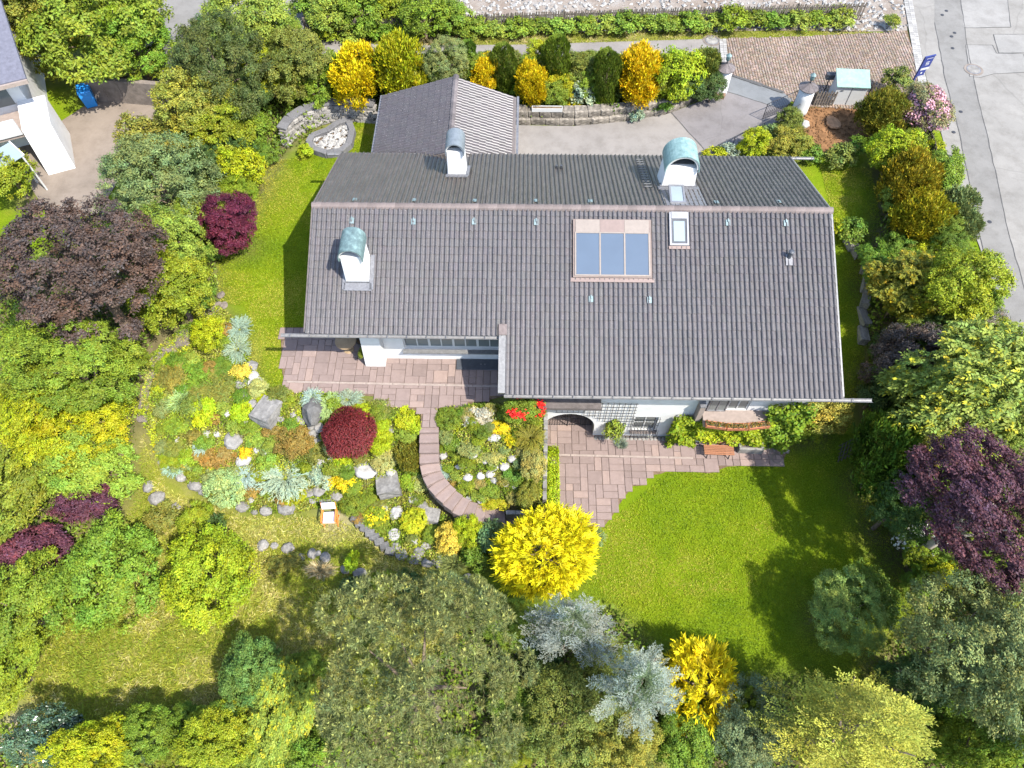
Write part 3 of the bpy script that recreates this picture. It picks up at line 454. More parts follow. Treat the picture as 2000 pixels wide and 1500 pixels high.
    ('shrub', 17.675, 14.909, 2.1, 1.381, 0.938, 0.905, 0.892, 'lgreen', 3),
    ('shrub', 18.646, 14.986, 2.1, 1.381, 0.939, 0.91, 0.892, 'mid', 3),
    ('small', -5.17, -8.559, 0.829, 0.143, 0.514, 0.49, 0.155, 'bronze', 4),
    ('small', -4.947, -2.903, 2.1, 0.306, 0.373, 0.368, 0.28, 'bronze', 4),
    ('shrub', -2.012, -8.184, 1.147, 0.249, 0.479, 0.489, 0.27, 'lgreen', 4),
    ('fine', 4.373, -10.067, -0.323, 0.173, 0.318, 0.318, 0.188, 'mid', 4),
    ('small', -2.206, -8.813, 0.61, 0.261, 0.517, 0.489, 0.282, 'lgreen', 4),
    ('small', -4.175, -6.734, 2.035, 0.137, 0.367, 0.428, 0.148, 'lgreen', 4),
    ('shrub', 5.116, -11.583, -0.6, 0.215, 0.423, 0.432, 0.233, 'mid', 4),
    ('shrub', -2.731, -5.974, 2.1, 0.27, 0.487, 0.489, 0.292, 'palegreen2', 4),
    ('small', -6.042, -8.96, 0.484, 0.207, 0.539, 0.528, 0.224, 'greygreen', 4),
    ('small', -3.304, -6.98, 1.947, 0.208, 0.528, 0.622, 0.225, 'vlime', 4),
    ('small', -1.127, -7.465, 1.685, 0.156, 0.41, 0.491, 0.169, 'green', 4),
    ('small', -0.106, -8.185, 1.145, 0.168, 0.376, 0.361, 0.182, 'olive', 4),
    ('fine', 1.809, -7.004, 1.937, 0.221, 0.509, 0.471, 0.239, 'vlime', 4),
    ('small', -5.416, -7.922, 1.358, 0.209, 0.406, 0.475, 0.226, 'olive', 4),
    ('shrub', -5.469, -4.035, 2.1, 0.264, 0.35, 0.286, 0.286, 'olive', 4),
    ('fine', 2.198, -10.005, -0.288, 0.205, 0.383, 0.411, 0.222, 'mid', 4),
    ('shrub', -5.127, -4.976, 2.1, 0.238, 0.372, 0.371, 0.258, 'bronze', 4),
    ('small', -6.775, -6.961, 1.955, 0.191, 0.366, 0.439, 0.207, 'greygreen', 4),
    ('shrub', -3.835, -9.164, 0.314, 0.166, 0.377, 0.427, 0.18, 'greygreen', 4),
    ('small', -4.902, -8.159, 1.167, 0.279, 0.509, 0.455, 0.302, 'mid', 4),
    ('small', 2.807, -6.782, 2.021, 0.142, 0.487, 0.473, 0.154, 'ogreen', 4),
    ('shrub', -6.262, -8.288, 1.059, 0.19, 0.477, 0.549, 0.205, 'ogreen', 4),
    ('shrub', 1.235, -9.091, 0.374, 0.247, 0.505, 0.47, 0.267, 'green', 4),
    ('fine', 2.808, -11.232, -0.6, 0.171, 0.369, 0.329, 0.185, 'mid', 4),
    ('shrub', -4.585, -4.902, 2.1, 0.184, 0.552, 0.684, 0.2, 'green', 4),
    ('small', -6.096, -4.44, 2.1, 0.191, 0.395, 0.493, 0.206, 'lgreen', 4),
    ('small', -2.696, -7.995, 1.3, 0.156, 0.409, 0.485, 0.169, 'lgreen', 4),
    ('fine', -6.746, -7.685, 1.535, 0.188, 0.339, 0.319, 0.204, 'mid', 4),
    ('small', -6.706, -4.535, 2.1, 0.204, 0.497, 0.651, 0.221, 'green', 4),
    ('shrub', -6.567, -8.751, 0.663, 0.223, 0.485, 0.505, 0.242, 'ygreen', 4),
    ('shrub', -4.48, -7.355, 1.753, 0.244, 0.291, 0.301, 0.264, 'bronze', 4),
    ('shrub', -7.182, -5.743, 2.1, 0.194, 0.349, 0.329, 0.21, 'ogreen', 4),
    ('fine', 4.52, -9.472, 0.07, 0.232, 0.481, 0.429, 0.251, 'palegreen2', 4),
    ('shrub', 1.943, -10.891, -0.596, 0.159, 0.392, 0.414, 0.172, 'bronze', 4),
    ('fine', 2.83, -7.467, 1.683, 0.248, 0.383, 0.408, 0.268, 'vlime', 4),
    ('small', -3.635, -7.643, 1.565, 0.316, 0.333, 0.373, 0.249, 'lgreen', 4),
    ('shrub', -7.352, -4.83, 2.1, 0.154, 0.319, 0.369, 0.166, 'mid', 4),
    ('small', 3.899, -7.222, 1.829, 0.235, 0.503, 0.534, 0.254, 'vlime', 4),
    ('fine', -1.072, -10.023, -0.299, 0.258, 0.483, 0.552, 0.28, 'vlime', 4),
    ('fine', -5.393, -7.296, 1.788, 0.135, 0.394, 0.437, 0.146, 'ogreen', 4),
    ('small', 0.787, -6.695, 2.046, 0.214, 0.523, 0.511, 0.232, 'mid', 4),
    ('small', 1.126, -8.624, 0.773, 0.195, 0.444, 0.425, 0.212, 'vlime', 4),
    ('shrub', -6.84, -8.387, 0.975, 0.268, 0.417, 0.375, 0.29, 'greygreen', 4),
    ('small', -0.584, -8.999, 0.451, 0.252, 0.319, 0.298, 0.239, 'ygreen', 4),
    ('shrub', 3.924, -7.771, 1.472, 0.212, 0.493, 0.554, 0.23, 'lgreen', 4),
    ('fine', 1.415, -9.566, 0.001, 0.171, 0.483, 0.553, 0.185, 'mid', 4),
    ('small', -1.258, -6.579, 2.073, 0.158, 0.326, 0.323, 0.171, 'ygreen', 4),
    ('fine', -2.571, -9.181, 0.3, 0.171, 0.421, 0.454, 0.185, 'ygreen', 4),
    ('shrub', -5.364, -6.141, 2.1, 0.164, 0.464, 0.488, 0.178, 'olive', 4),
    ('fine', -2.932, -7.457, 1.69, 0.165, 0.492, 0.591, 0.179, 'mid', 4),
    ('fine', -3.379, -6.37, 2.098, 0.192, 0.407, 0.388, 0.207, 'green', 4),
    ('shrub', -2.382, -9.81, -0.168, 0.137, 0.378, 0.395, 0.149, 'mid', 4),
    ('small', 4.244, -11.693, -0.6, 0.175, 0.306, 0.295, 0.19, 'ogreen', 4),
    ('small', -1.769, -6.273, 2.1, 0.211, 0.51, 0.537, 0.229, 'ogreen', 4),
    ('fine', 1.858, -8.553, 0.834, 0.216, 0.398, 0.35, 0.234, 'olive', 4),
    ('small', 4.147, -8.954, 0.49, 0.262, 0.398, 0.366, 0.283, 'green', 4),
    ('small', -5.514, -6.834, 2.003, 0.267, 0.507, 0.533, 0.289, 'ogreen', 4),
    ('small', 0.656, -8.937, 0.504, 0.286, 0.484, 0.503, 0.31, 'mid', 4),
    ('shrub', 2.644, -10.332, -0.452, 0.152, 0.389, 0.343, 0.164, 'olive', 4),
    ('small', -5.433, -9.203, 0.282, 0.267, 0.459, 0.396, 0.29, 'mid', 4),
    ('small', 0.56, -8.41, 0.956, 0.312, 0.359, 0.327, 0.269, 'palegreen2', 4),
    ('small', -4.795, -3.546, 2.1, 0.185, 0.389, 0.395, 0.201, 'mid', 4),
    ('shrub', 2.283, -7.617, 1.583, 0.247, 0.469, 0.437, 0.267, 'palegreen2', 4),
    ('shrub', -4.72, -9.366, 0.152, 0.23, 0.442, 0.409, 0.249, 'greygreen', 4),
    ('fine', 8.667, -9.55, 0.612, 0.188, 0.274, 0.283, 0.204, 'green', 5),
    ('fine', 5.483, -8.262, 1.081, 0.195, 0.26, 0.266, 0.208, 'ygreen', 5),
    ('small', 8.176, -8.483, 1.494, 0.171, 0.256, 0.247, 0.186, 'greygreen', 5),
    ('fine', 6.555, -8.985, 0.998, 0.235, 0.367, 0.389, 0.255, 'mid', 5),
    ('small', 9.486, -7.555, 2.045, 0.16, 0.252, 0.262, 0.173, 'ygreen', 5),
    ('small', 8.182, -9.525, 0.631, 0.222, 0.375, 0.322, 0.241, 'olive', 5),
    ('fine', 8.163, -7.067, 2.046, 0.217, 0.346, 0.319, 0.235, 'mid', 5),
    ('small', 7.027, -8.197, 1.736, 0.168, 0.3, 0.273, 0.182, 'ygreen', 5),
    ('small', 7.565, -6.835, 2.043, 0.174, 0.314, 0.288, 0.189, 'ylolive', 5),
    ('small', 6.342, -9.823, 0.228, 0.148, 0.389, 0.351, 0.16, 'mid', 5),
    ('small', 7.772, -10.021, 0.301, 0.142, 0.264, 0.243, 0.154, 'mid', 5),
    ('small', 5.77, -7.917, 1.393, 0.156, 0.383, 0.423, 0.169, 'mid', 5),
    ('small', 8.946, -8.487, 1.49, 0.15, 0.335, 0.314, 0.163, 'ylolive', 5),
    ('small', 5.763, -8.891, 0.573, 0.13, 0.284, 0.29, 0.141, 'mid', 5),
    ('fine', 6.572, -7.12, 2.033, 0.235, 0.37, 0.371, 0.254, 'ylolive', 5),
    ('small', 8.793, -8.976, 1.071, 0.268, 0.277, 0.287, 0.208, 'greygreen', 5),
    ('fine', 7.134, -9.658, 0.535, 0.154, 0.265, 0.285, 0.166, 'ylolive', 5),
    ('fine', 8.774, -7.951, 1.918, 0.207, 0.289, 0.288, 0.224, 'mid', 5),
    ('fine', 6.844, -7.568, 2.044, 0.233, 0.355, 0.309, 0.252, 'ygreen', 5),
    ('small', 7.097, -10.11, 0.201, 0.17, 0.385, 0.39, 0.184, 'lgreen', 5),
    ('fine', 8.634, -10.143, 0.15, 0.214, 0.388, 0.359, 0.232, 'ylolive', 5),
    ('fine', 7.545, -7.738, 2.008, 0.279, 0.251, 0.248, 0.201, 'greygreen', 5),
    ('small', 6.125, -9.257, 0.483, 0.186, 0.372, 0.336, 0.202, 'lgreen', 5),
    ('fine', 7.648, -8.978, 1.069, 0.124, 0.288, 0.263, 0.135, 'mid', 5),
    ('small', 6.072, -8.539, 1.051, 0.154, 0.286, 0.313, 0.167, 'mid', 5),
    ('small', 7.05, -8.764, 1.252, 0.158, 0.347, 0.305, 0.171, 'ygreen', 5),
]
ROCKS = [
    (-2.172, -7.067, 1.908, 0.472, 0.597, 0.425, 'grey', 'b', 'large square pale grey boulder in the left rock garden', None),
    (-0.13, -7.002, 1.937, 0.539, 0.752, 0.431, 'dgrey', 'a', 'large dark grey angular boulder left of the red maple', None),
    (-3.724, -8.042, 1.262, 0.383, 0.366, 0.23, 'grey', 'r', 'medium rounded grey boulder among brown mats', None),
    (-3.297, -8.726, 0.685, 0.317, 0.227, 0.204, 'white', 'r', 'white flat-topped stone above the pale blue juniper', None),
    (2.107, -9.011, 0.442, 0.565, 0.396, 0.271, 'white', 'a', 'long white angular stone below the red maple', None),
    (3.165, -9.062, 0.399, 0.204, 0.195, 0.163, 'white', 'r', 'small white stone above the grey block by the stairs', None),
    (3.097, -9.551, 0.012, 0.499, 0.515, 0.349, 'grey', 'b', 'big grey block left of the stair bend', None),
    (1.543, -9.644, -0.056, 0.159, 0.249, 0.127, 'white', 'r', 'narrow white stone right of the yellow flowering cushion', None),
    (3.821, -8.906, 0.53, 0.113, 0.122, 0.09, 'white', 'r', 'tiny white stone left of the stairs', None),
    (-0.506, -9.838, -0.187, 0.295, 0.227, 0.115, 'grey', 'a', 'flat grey slab stone in the pile above the orange chair', 'slab stones above the chair'),
    (0.042, -9.738, -0.12, 0.295, 0.328, 0.133, 'grey', 'a', 'flat grey slab stone in the pile above the orange chair', 'slab stones above the chair'),
    (0.748, -9.941, -0.25, 0.295, 0.275, 0.133, 'grey', 'a', 'flat grey slab stone in the pile above the orange chair', 'slab stones above the chair'),
    (0.32, -10.161, -0.373, 0.386, 0.2, 0.102, 'grey', 'a', 'flat grey slab stone in the pile above the orange chair', 'slab stones above the chair'),
    (-0.298, -10.107, -0.345, 0.25, 0.176, 0.089, 'grey', 'a', 'flat grey slab stone in the pile above the orange chair', 'slab stones above the chair'),
    (-3.39, -10.443, -0.495, 0.273, 0.224, 0.204, 'grey', 'r', 'grey edging stone along the lower border of the rock garden', 'lower border stones'),
    (-2.852, -10.643, -0.556, 0.159, 0.123, 0.113, 'grey', 'r', 'grey edging stone along the lower border of the rock garden', 'lower border stones'),
    (-2.35, -10.6, -0.545, 0.272, 0.221, 0.204, 'grey', 'r', 'grey edging stone along the lower border of the rock garden', 'lower border stones'),
    (-1.427, -10.465, -0.503, 0.386, 0.294, 0.272, 'grey', 'r', 'grey edging stone along the lower border of the rock garden', 'lower border stones'),
    (-5.492, -9.674, -0.077, 0.341, 0.204, 0.182, 'grey', 'r', 'grey edging stone along the lower border of the rock garden', 'lower border stones'),
    (-5.131, -9.858, -0.201, 0.228, 0.178, 0.159, 'grey', 'r', 'grey edging stone along the lower border of the rock garden', 'lower border stones'),
    (-2.713, -8.34, 1.015, 0.135, 0.154, 0.108, 'white', 'r', 'small whitish stone scattered in the left rock garden', 'small white rockery stones'),
    (-2.357, -8.443, 0.928, 0.158, 0.125, 0.113, 'white', 'r', 'small whitish stone scattered in the left rock garden', 'small white rockery stones'),
    (-0.19, -7.975, 1.315, 0.135, 0.152, 0.108, 'white', 'r', 'small whitish stone scattered in the left rock garden', 'small white rockery stones'),
    (-3.007, -10.143, -0.363, 0.136, 0.152, 0.109, 'white', 'r', 'small whitish stone scattered in the left rock garden', 'small white rockery stones'),
    (-3.957, -7.012, 1.933, 0.135, 0.187, 0.108, 'white', 'r', 'small whitish stone scattered in the left rock garden', 'small white rockery stones'),
    (-3.157, -7.281, 1.796, 0.112, 0.159, 0.09, 'white', 'r', 'small whitish stone scattered in the left rock garden', 'small white rockery stones'),
    (-4.895, -7.83, 1.428, 0.18, 0.182, 0.144, 'white', 'r', 'small whitish stone scattered in the left rock garden', 'small white rockery stones'),
    (-4.446, -7.823, 1.434, 0.18, 0.128, 0.112, 'white', 'r', 'small whitish stone scattered in the left rock garden', 'small white rockery stones'),
    (-6.178, -8.038, 1.266, 0.113, 0.162, 0.09, 'white', 'r', 'small whitish stone scattered in the left rock garden', 'small white rockery stones'),
    (-5.536, -9.1, 0.367, 0.159, 0.183, 0.127, 'white', 'r', 'small whitish stone scattered in the left rock garden', 'small white rockery stones'),
    (-6.946, -8.811, 0.612, 0.181, 0.13, 0.113, 'white', 'r', 'small whitish stone scattered in the left rock garden', 'small white rockery stones'),
    (-1.669, -7.23, 1.825, 0.202, 0.152, 0.135, 'pale', 'r', 'stone in the rubble chain around the dark angular boulder', 'rubble chain stones'),
    (-1.092, -7.06, 1.911, 0.135, 0.127, 0.108, 'pale', 'r', 'stone in the rubble chain around the dark angular boulder', 'rubble chain stones'),
    (-0.903, -7.259, 1.809, 0.157, 0.152, 0.126, 'pale', 'r', 'stone in the rubble chain around the dark angular boulder', 'rubble chain stones'),
    (-0.677, -7.334, 1.765, 0.157, 0.152, 0.126, 'pale', 'r', 'stone in the rubble chain around the dark angular boulder', 'rubble chain stones'),
    (-0.499, -7.292, 1.79, 0.135, 0.126, 0.108, 'pale', 'r', 'stone in the rubble chain around the dark angular boulder', 'rubble chain stones'),
    (-0.292, -7.522, 1.647, 0.18, 0.176, 0.144, 'pale', 'r', 'stone in the rubble chain around the dark angular boulder', 'rubble chain stones'),
    (0.047, -7.54, 1.635, 0.224, 0.227, 0.18, 'pale', 'r', 'stone in the rubble chain around the dark angular boulder', 'rubble chain stones'),
    (-0.248, -7.765, 1.476, 0.247, 0.199, 0.18, 'pale', 'r', 'stone in the rubble chain around the dark angular boulder', 'rubble chain stones'),
    (-0.075, -8.015, 1.284, 0.202, 0.2, 0.162, 'pale', 'r', 'stone in the rubble chain around the dark angular boulder', 'rubble chain stones'),
    (0.096, -8.737, 0.675, 0.248, 0.148, 0.136, 'white', 'r', 'white stone left in the pair under the red maple', None),
    (0.553, -8.626, 0.771, 0.203, 0.148, 0.135, 'white', 'r', 'white stone right in the pair under the red maple', None),
    (1.29, -8.884, 0.549, 0.181, 0.172, 0.145, 'white', 'r', 'white stone directly below the red maple', None),
    (2.471, -7.379, 1.739, 0.224, 0.172, 0.157, 'grey', 'r', 'speckled grey stone above the yellow-lime bush', None),
    (3.146, -7.616, 1.583, 0.202, 0.198, 0.161, 'grey', 'a', 'grey stone right of the yellow-lime bush', None),
    (-3.586, -5.681, 2.1, 0.274, 0.271, 0.192, 'grey', 'a', 'grey stone left of the white stones at the lawn edge', None),
    (-3.279, -4.702, 2.1, 0.302, 0.281, 0.174, 'grey', 'a', 'longish grey stone at the lawn edge above the white stones', None),
    (-3.118, -5.271, 2.1, 0.23, 0.244, 0.184, 'white', 'r', 'white stone in the bright trio at the lawn edge', 'bright white trio'),
    (-2.826, -5.497, 2.1, 0.138, 0.193, 0.11, 'white', 'r', 'white stone in the bright trio at the lawn edge', 'bright white trio'),
    (-3.221, -5.586, 2.1, 0.16, 0.161, 0.128, 'white', 'r', 'white stone in the bright trio at the lawn edge', 'bright white trio'),
    (-3.367, -6.2, 2.1, 0.204, 0.241, 0.163, 'grey', 'r', 'upper of two grey stones left of the square boulder', None),
    (-2.889, -6.592, 2.07, 0.203, 0.238, 0.162, 'grey', 'r', 'lower of two grey stones left of the square boulder', None),
    (-6.116, -9.329, 0.181, 0.227, 0.234, 0.182, 'pale', 'r', 'pale stone next to the small pale blue mat', None),
    (-7.621, -9.696, -0.097, 0.205, 0.268, 0.164, 'grey', 'r', 'grey stone on the grass at the meadow edge', 'meadow edge stones'),
    (-7.198, -10.144, -0.375, 0.319, 0.311, 0.255, 'grey', 'r', 'grey stone on the grass at the meadow edge', 'meadow edge stones'),
    (-6.396, -10.52, -0.533, 0.227, 0.203, 0.182, 'grey', 'r', 'grey stone on the grass at the meadow edge', 'meadow edge stones'),
    (-6.785, -3.194, 2.1, 0.357, 0.537, 0.089, 'brown', 'f', 'flat brownish stepping stone on the curved path by the green tree', 'stepping stones'),
    (-7.266, -3.741, 2.1, 0.354, 0.311, 0.074, 'brown', 'f', 'flat brownish stepping stone on the curved path by the green tree', 'stepping stones'),
    (-7.716, -4.278, 2.1, 0.234, 0.403, 0.059, 'brown', 'f', 'flat brownish stepping stone on the curved path by the green tree', 'stepping stones'),
    (-7.663, -4.912, 2.1, 0.232, 0.365, 0.058, 'brown', 'f', 'flat brownish stepping stone on the curved path by the green tree', 'stepping stones'),
    (-7.779, -5.427, 2.1, 0.207, 0.33, 0.052, 'brown', 'f', 'flat brownish stepping stone on the curved path by the green tree', 'stepping stones'),
    (-7.747, -5.88, 2.1, 0.205, 0.296, 0.051, 'brown', 'f', 'flat brownish stepping stone on the curved path by the green tree', 'stepping stones'),
    (-7.746, -6.3, 2.1, 0.181, 0.263, 0.045, 'brown', 'f', 'flat brownish stepping stone on the curved path by the green tree', 'stepping stones'),
    (-7.713, -6.798, 2.016, 0.203, 0.405, 0.051, 'brown', 'f', 'flat brownish stepping stone on the curved path by the green tree', 'stepping stones'),
    (-7.7, -7.192, 1.845, 0.225, 0.286, 0.056, 'brown', 'f', 'flat brownish stepping stone on the curved path by the green tree', 'stepping stones'),
    (-5.65, -1.441, 2.1, 0.244, 0.323, 0.122, 'brown', 'a', 'brownish stone at the lawn edge under the yellow-green tree', 'lawn edge stones'),
    (-5.903, -1.74, 2.1, 0.17, 0.258, 0.085, 'brown', 'a', 'brownish stone at the lawn edge under the yellow-green tree', 'lawn edge stones'),
    (-5.628, -0.669, 2.1, 0.198, 0.196, 0.093, 'brown', 'a', 'brownish stone at the lawn edge under the yellow-green tree', 'lawn edge stones'),
    (-5.347, -1.276, 2.1, 0.147, 0.194, 0.073, 'brown', 'a', 'brownish stone at the lawn edge under the yellow-green tree', 'lawn edge stones'),
    (3.436, -10.61, -0.547, 0.294, 0.313, 0.235, 'white', 'a', 'white boulder left of the smooth cushion dome', None),
    (4.182, -9.979, -0.273, 0.227, 0.268, 0.159, 'white', 'a', 'pointed white stone above the cushion dome', None),
    (4.598, -10.295, -0.436, 0.227, 0.216, 0.181, 'grey', 'r', 'grey stone above right of the cushion dome', None),
    (5.029, -10.766, -0.581, 0.339, 0.334, 0.271, 'grey', 'b', 'grey boulder right of the smooth cushion dome', None),
    (2.833, -10.42, -0.487, 0.204, 0.218, 0.163, 'white', 'r', 'white stone above the yellow-flowered plant, right one', None),
    (2.534, -10.359, -0.463, 0.159, 0.17, 0.127, 'white', 'r', 'white stone above the yellow-flowered plant, left one', None),
    (3.46, -11.618, -0.6, 0.268, 0.282, 0.214, 'white', 'a', 'white boulder below left of the cushion dome', None),
    (4.322, -11.809, -0.6, 0.222, 0.281, 0.178, 'white', 'a', 'white boulder below the cushion dome', None),
    (3.534, -12.162, -0.6, 0.243, 0.209, 0.17, 'grey', 'a', 'grey stone in the heap at the lower tip of the rock garden', 'lower tip stone heap'),
    (3.872, -12.452, -0.6, 0.286, 0.253, 0.2, 'grey', 'a', 'grey stone in the heap at the lower tip of the rock garden', 'lower tip stone heap'),
    (4.567, -12.351, -0.6, 0.264, 0.23, 0.185, 'grey', 'a', 'grey stone in the heap at the lower tip of the rock garden', 'lower tip stone heap'),
    (4.417, -12.665, -0.6, 0.307, 0.205, 0.173, 'grey', 'a', 'grey stone in the heap at the lower tip of the rock garden', 'lower tip stone heap'),
    (4.933, -12.813, -0.6, 0.284, 0.204, 0.172, 'grey', 'a', 'grey stone in the heap at the lower tip of the rock garden', 'lower tip stone heap'),
    (5.211, -12.759, -0.6, 0.153, 0.16, 0.107, 'grey', 'a', 'grey stone in the heap at the lower tip of the rock garden', 'lower tip stone heap'),
    (5.457, -12.824, -0.6, 0.197, 0.182, 0.138, 'grey', 'a', 'grey stone in the heap at the lower tip of the rock garden', 'lower tip stone heap'),
    (4.853, -12.071, -0.6, 0.243, 0.162, 0.136, 'grey', 'a', 'grey stone in the heap at the lower tip of the rock garden', 'lower tip stone heap'),
    (4.958, -11.403, -0.6, 0.179, 0.213, 0.125, 'grey', 'a', 'grey stone in the heap at the lower tip of the rock garden', 'lower tip stone heap'),
    (5.48, -12.531, -0.6, 0.132, 0.138, 0.092, 'grey', 'a', 'grey stone in the heap at the lower tip of the rock garden', 'lower tip stone heap'),
    (1.695, -10.899, -0.596, 0.203, 0.164, 0.198, 'dgrey', 'b', 'grey block of the low diagonal dry wall', 'dry wall blocks'),
    (1.926, -11.129, -0.6, 0.202, 0.164, 0.197, 'dgrey', 'b', 'grey block of the low diagonal dry wall', 'dry wall blocks'),
    (2.156, -11.359, -0.6, 0.202, 0.163, 0.196, 'dgrey', 'b', 'grey block of the low diagonal dry wall', 'dry wall blocks'),
    (2.382, -11.564, -0.6, 0.201, 0.162, 0.195, 'dgrey', 'b', 'grey block of the low diagonal dry wall', 'dry wall blocks'),
    (2.603, -11.745, -0.6, 0.2, 0.161, 0.195, 'dgrey', 'b', 'grey block of the low diagonal dry wall', 'dry wall blocks'),
    (2.848, -11.947, -0.6, 0.2, 0.16, 0.194, 'dgrey', 'b', 'grey block of the low diagonal dry wall', 'dry wall blocks'),
    (3.091, -12.148, -0.6, 0.199, 0.159, 0.194, 'dgrey', 'b', 'grey block of the low diagonal dry wall', 'dry wall blocks'),
    (3.333, -12.348, -0.6, 0.198, 0.159, 0.193, 'dgrey', 'b', 'grey block of the low diagonal dry wall', 'dry wall blocks'),
    (-0.002, -12.486, -0.6, 0.198, 0.212, 0.159, 'pale', 'r', 'pitted pale stone in the row across the meadow', 'meadow stone row'),
    (0.255, -12.455, -0.6, 0.132, 0.141, 0.106, 'pale', 'r', 'pitted pale stone in the row across the meadow', 'meadow stone row'),
    (0.597, -12.657, -0.6, 0.219, 0.233, 0.176, 'pale', 'r', 'pitted pale stone in the row across the meadow', 'meadow stone row'),
    (-2.182, -12.159, -0.6, 0.221, 0.241, 0.177, 'pale', 'r', 'pitted pale stone in the row across the meadow', 'meadow stone row'),
    (-1.7, -12.148, -0.6, 0.155, 0.143, 0.124, 'pale', 'r', 'pitted pale stone in the row across the meadow', 'meadow stone row'),
    (-1.098, -12.258, -0.6, 0.265, 0.212, 0.199, 'pale', 'r', 'pitted pale stone in the row across the meadow', 'meadow stone row'),
    (-0.463, -12.647, -0.6, 0.154, 0.164, 0.123, 'pale', 'r', 'pitted pale stone in the row across the meadow', 'meadow stone row'),
    (1.518, -13.13, -0.6, 0.218, 0.182, 0.174, 'grey', 'r', 'small grey stone left of the big meadow boulder', None),
    (2.142, -13.389, -0.6, 0.325, 0.294, 0.26, 'grey', 'a', 'big grey boulder below the lime sapling', None),
    (2.557, -13.654, -0.6, 0.151, 0.181, 0.121, 'grey', 'r', 'small grey stone right of the big meadow boulder', None),
    (4.714, -13.9, -0.6, 0.15, 0.178, 0.12, 'pale', 'r', 'pale stone between dark bush and pine', None),
    (6.729, -13.398, -0.6, 0.195, 0.178, 0.156, 'pale', 'r', 'upper pale stone at the grass above the pine', None),
    (6.762, -13.633, -0.6, 0.237, 0.133, 0.129, 'white', 'r', 'lower flat white stone at the grass above the pine', None),
    (7.758, -8.037, 1.863, 0.265, 0.166, 0.154, 'white', 'r', 'whitish stone scattered in the bed right of the stairs', 'stair bed stones'),
    (5.521, -8.431, 0.938, 0.158, 0.222, 0.126, 'white', 'r', 'whitish stone scattered in the bed right of the stairs', 'stair bed stones'),
    (6.285, -8.964, 0.844, 0.246, 0.119, 0.112, 'white', 'r', 'whitish stone scattered in the bed right of the stairs', 'stair bed stones'),
    (7.366, -8.788, 1.232, 0.177, 0.192, 0.142, 'white', 'r', 'whitish stone scattered in the bed right of the stairs', 'stair bed stones'),
    (8.54, -8.741, 1.271, 0.199, 0.166, 0.155, 'white', 'r', 'whitish stone scattered in the bed right of the stairs', 'stair bed stones'),
    (6.833, -8.656, 1.345, 0.199, 0.166, 0.155, 'white', 'r', 'whitish stone scattered in the bed right of the stairs', 'stair bed stones'),
    (8.188, -9.007, 1.045, 0.2, 0.19, 0.16, 'white', 'r', 'whitish stone scattered in the bed right of the stairs', 'stair bed stones'),
    (7.767, -9.044, 1.014, 0.156, 0.142, 0.124, 'white', 'r', 'whitish stone scattered in the bed right of the stairs', 'stair bed stones'),
    (7.169, -9.335, 0.776, 0.178, 0.191, 0.142, 'white', 'r', 'whitish stone scattered in the bed right of the stairs', 'stair bed stones'),
    (7.591, -9.278, 0.822, 0.2, 0.165, 0.156, 'white', 'r', 'whitish stone scattered in the bed right of the stairs', 'stair bed stones'),
    (6.611, -9.402, 0.684, 0.201, 0.165, 0.156, 'white', 'r', 'whitish stone scattered in the bed right of the stairs', 'stair bed stones'),
    (7.839, -9.528, 0.629, 0.223, 0.165, 0.156, 'white', 'r', 'whitish stone scattered in the bed right of the stairs', 'stair bed stones'),
    (8.262, -9.575, 0.594, 0.156, 0.166, 0.125, 'white', 'r', 'whitish stone scattered in the bed right of the stairs', 'stair bed stones'),
    (8.642, -9.663, 0.531, 0.156, 0.191, 0.125, 'white', 'r', 'whitish stone scattered in the bed right of the stairs', 'stair bed stones'),
    (6.286, -9.5, 0.413, 0.112, 0.095, 0.09, 'white', 'r', 'whitish stone scattered in the bed right of the stairs', 'stair bed stones'),
    (6.705, -10.133, 0.157, 0.156, 0.118, 0.112, 'white', 'r', 'whitish stone scattered in the bed right of the stairs', 'stair bed stones'),
    (7.173, -10.202, 0.05, 0.157, 0.118, 0.112, 'white', 'r', 'whitish stone scattered in the bed right of the stairs', 'stair bed stones'),
    (26.366, 12.035, 2.1, 0.407, 0.58, 0.163, 'orange', 'a', 'flat orange boulder on the soil patch', None),
    (24.772, 11.878, 2.1, 0.232, 0.307, 0.186, 'white', 'r', 'white stone at the edge of the soil patch', None),
    (26.204, 2.069, 1.462, 0.233, 0.503, 0.233, 'grey', 'b', 'grey block of the side retaining wall beside the right lawn', 'side retaining wall blocks'),
    (26.085, 1.131, 1.167, 0.205, 0.495, 0.205, 'grey', 'b', 'grey block of the side retaining wall beside the right lawn', 'side retaining wall blocks'),
    (25.992, 0.392, 0.915, 0.205, 0.486, 0.205, 'grey', 'b', 'grey block of the side retaining wall beside the right lawn', 'side retaining wall blocks'),
    (25.818, -0.483, 0.6, 0.204, 0.547, 0.204, 'grey', 'b', 'grey block of the side retaining wall beside the right lawn', 'side retaining wall blocks'),
    (25.686, -1.361, 0.301, 0.228, 0.461, 0.228, 'grey', 'b', 'grey block of the side retaining wall beside the right lawn', 'side retaining wall blocks'),
    (25.533, 3.24, 1.737, 0.235, 0.31, 0.235, 'grey', 'b', 'grey block of the side retaining wall beside the right lawn', 'side retaining wall blocks'),
    (25.794, 2.849, 1.643, 0.234, 0.35, 0.234, 'grey', 'b', 'grey block of the side retaining wall beside the right lawn', 'side retaining wall blocks'),
    (20.35, 14.302, 2.1, 0.24, 0.267, 0.18, 'brownb', 'b', 'brick-topped wheel stop at the left gate pillar', None),
]
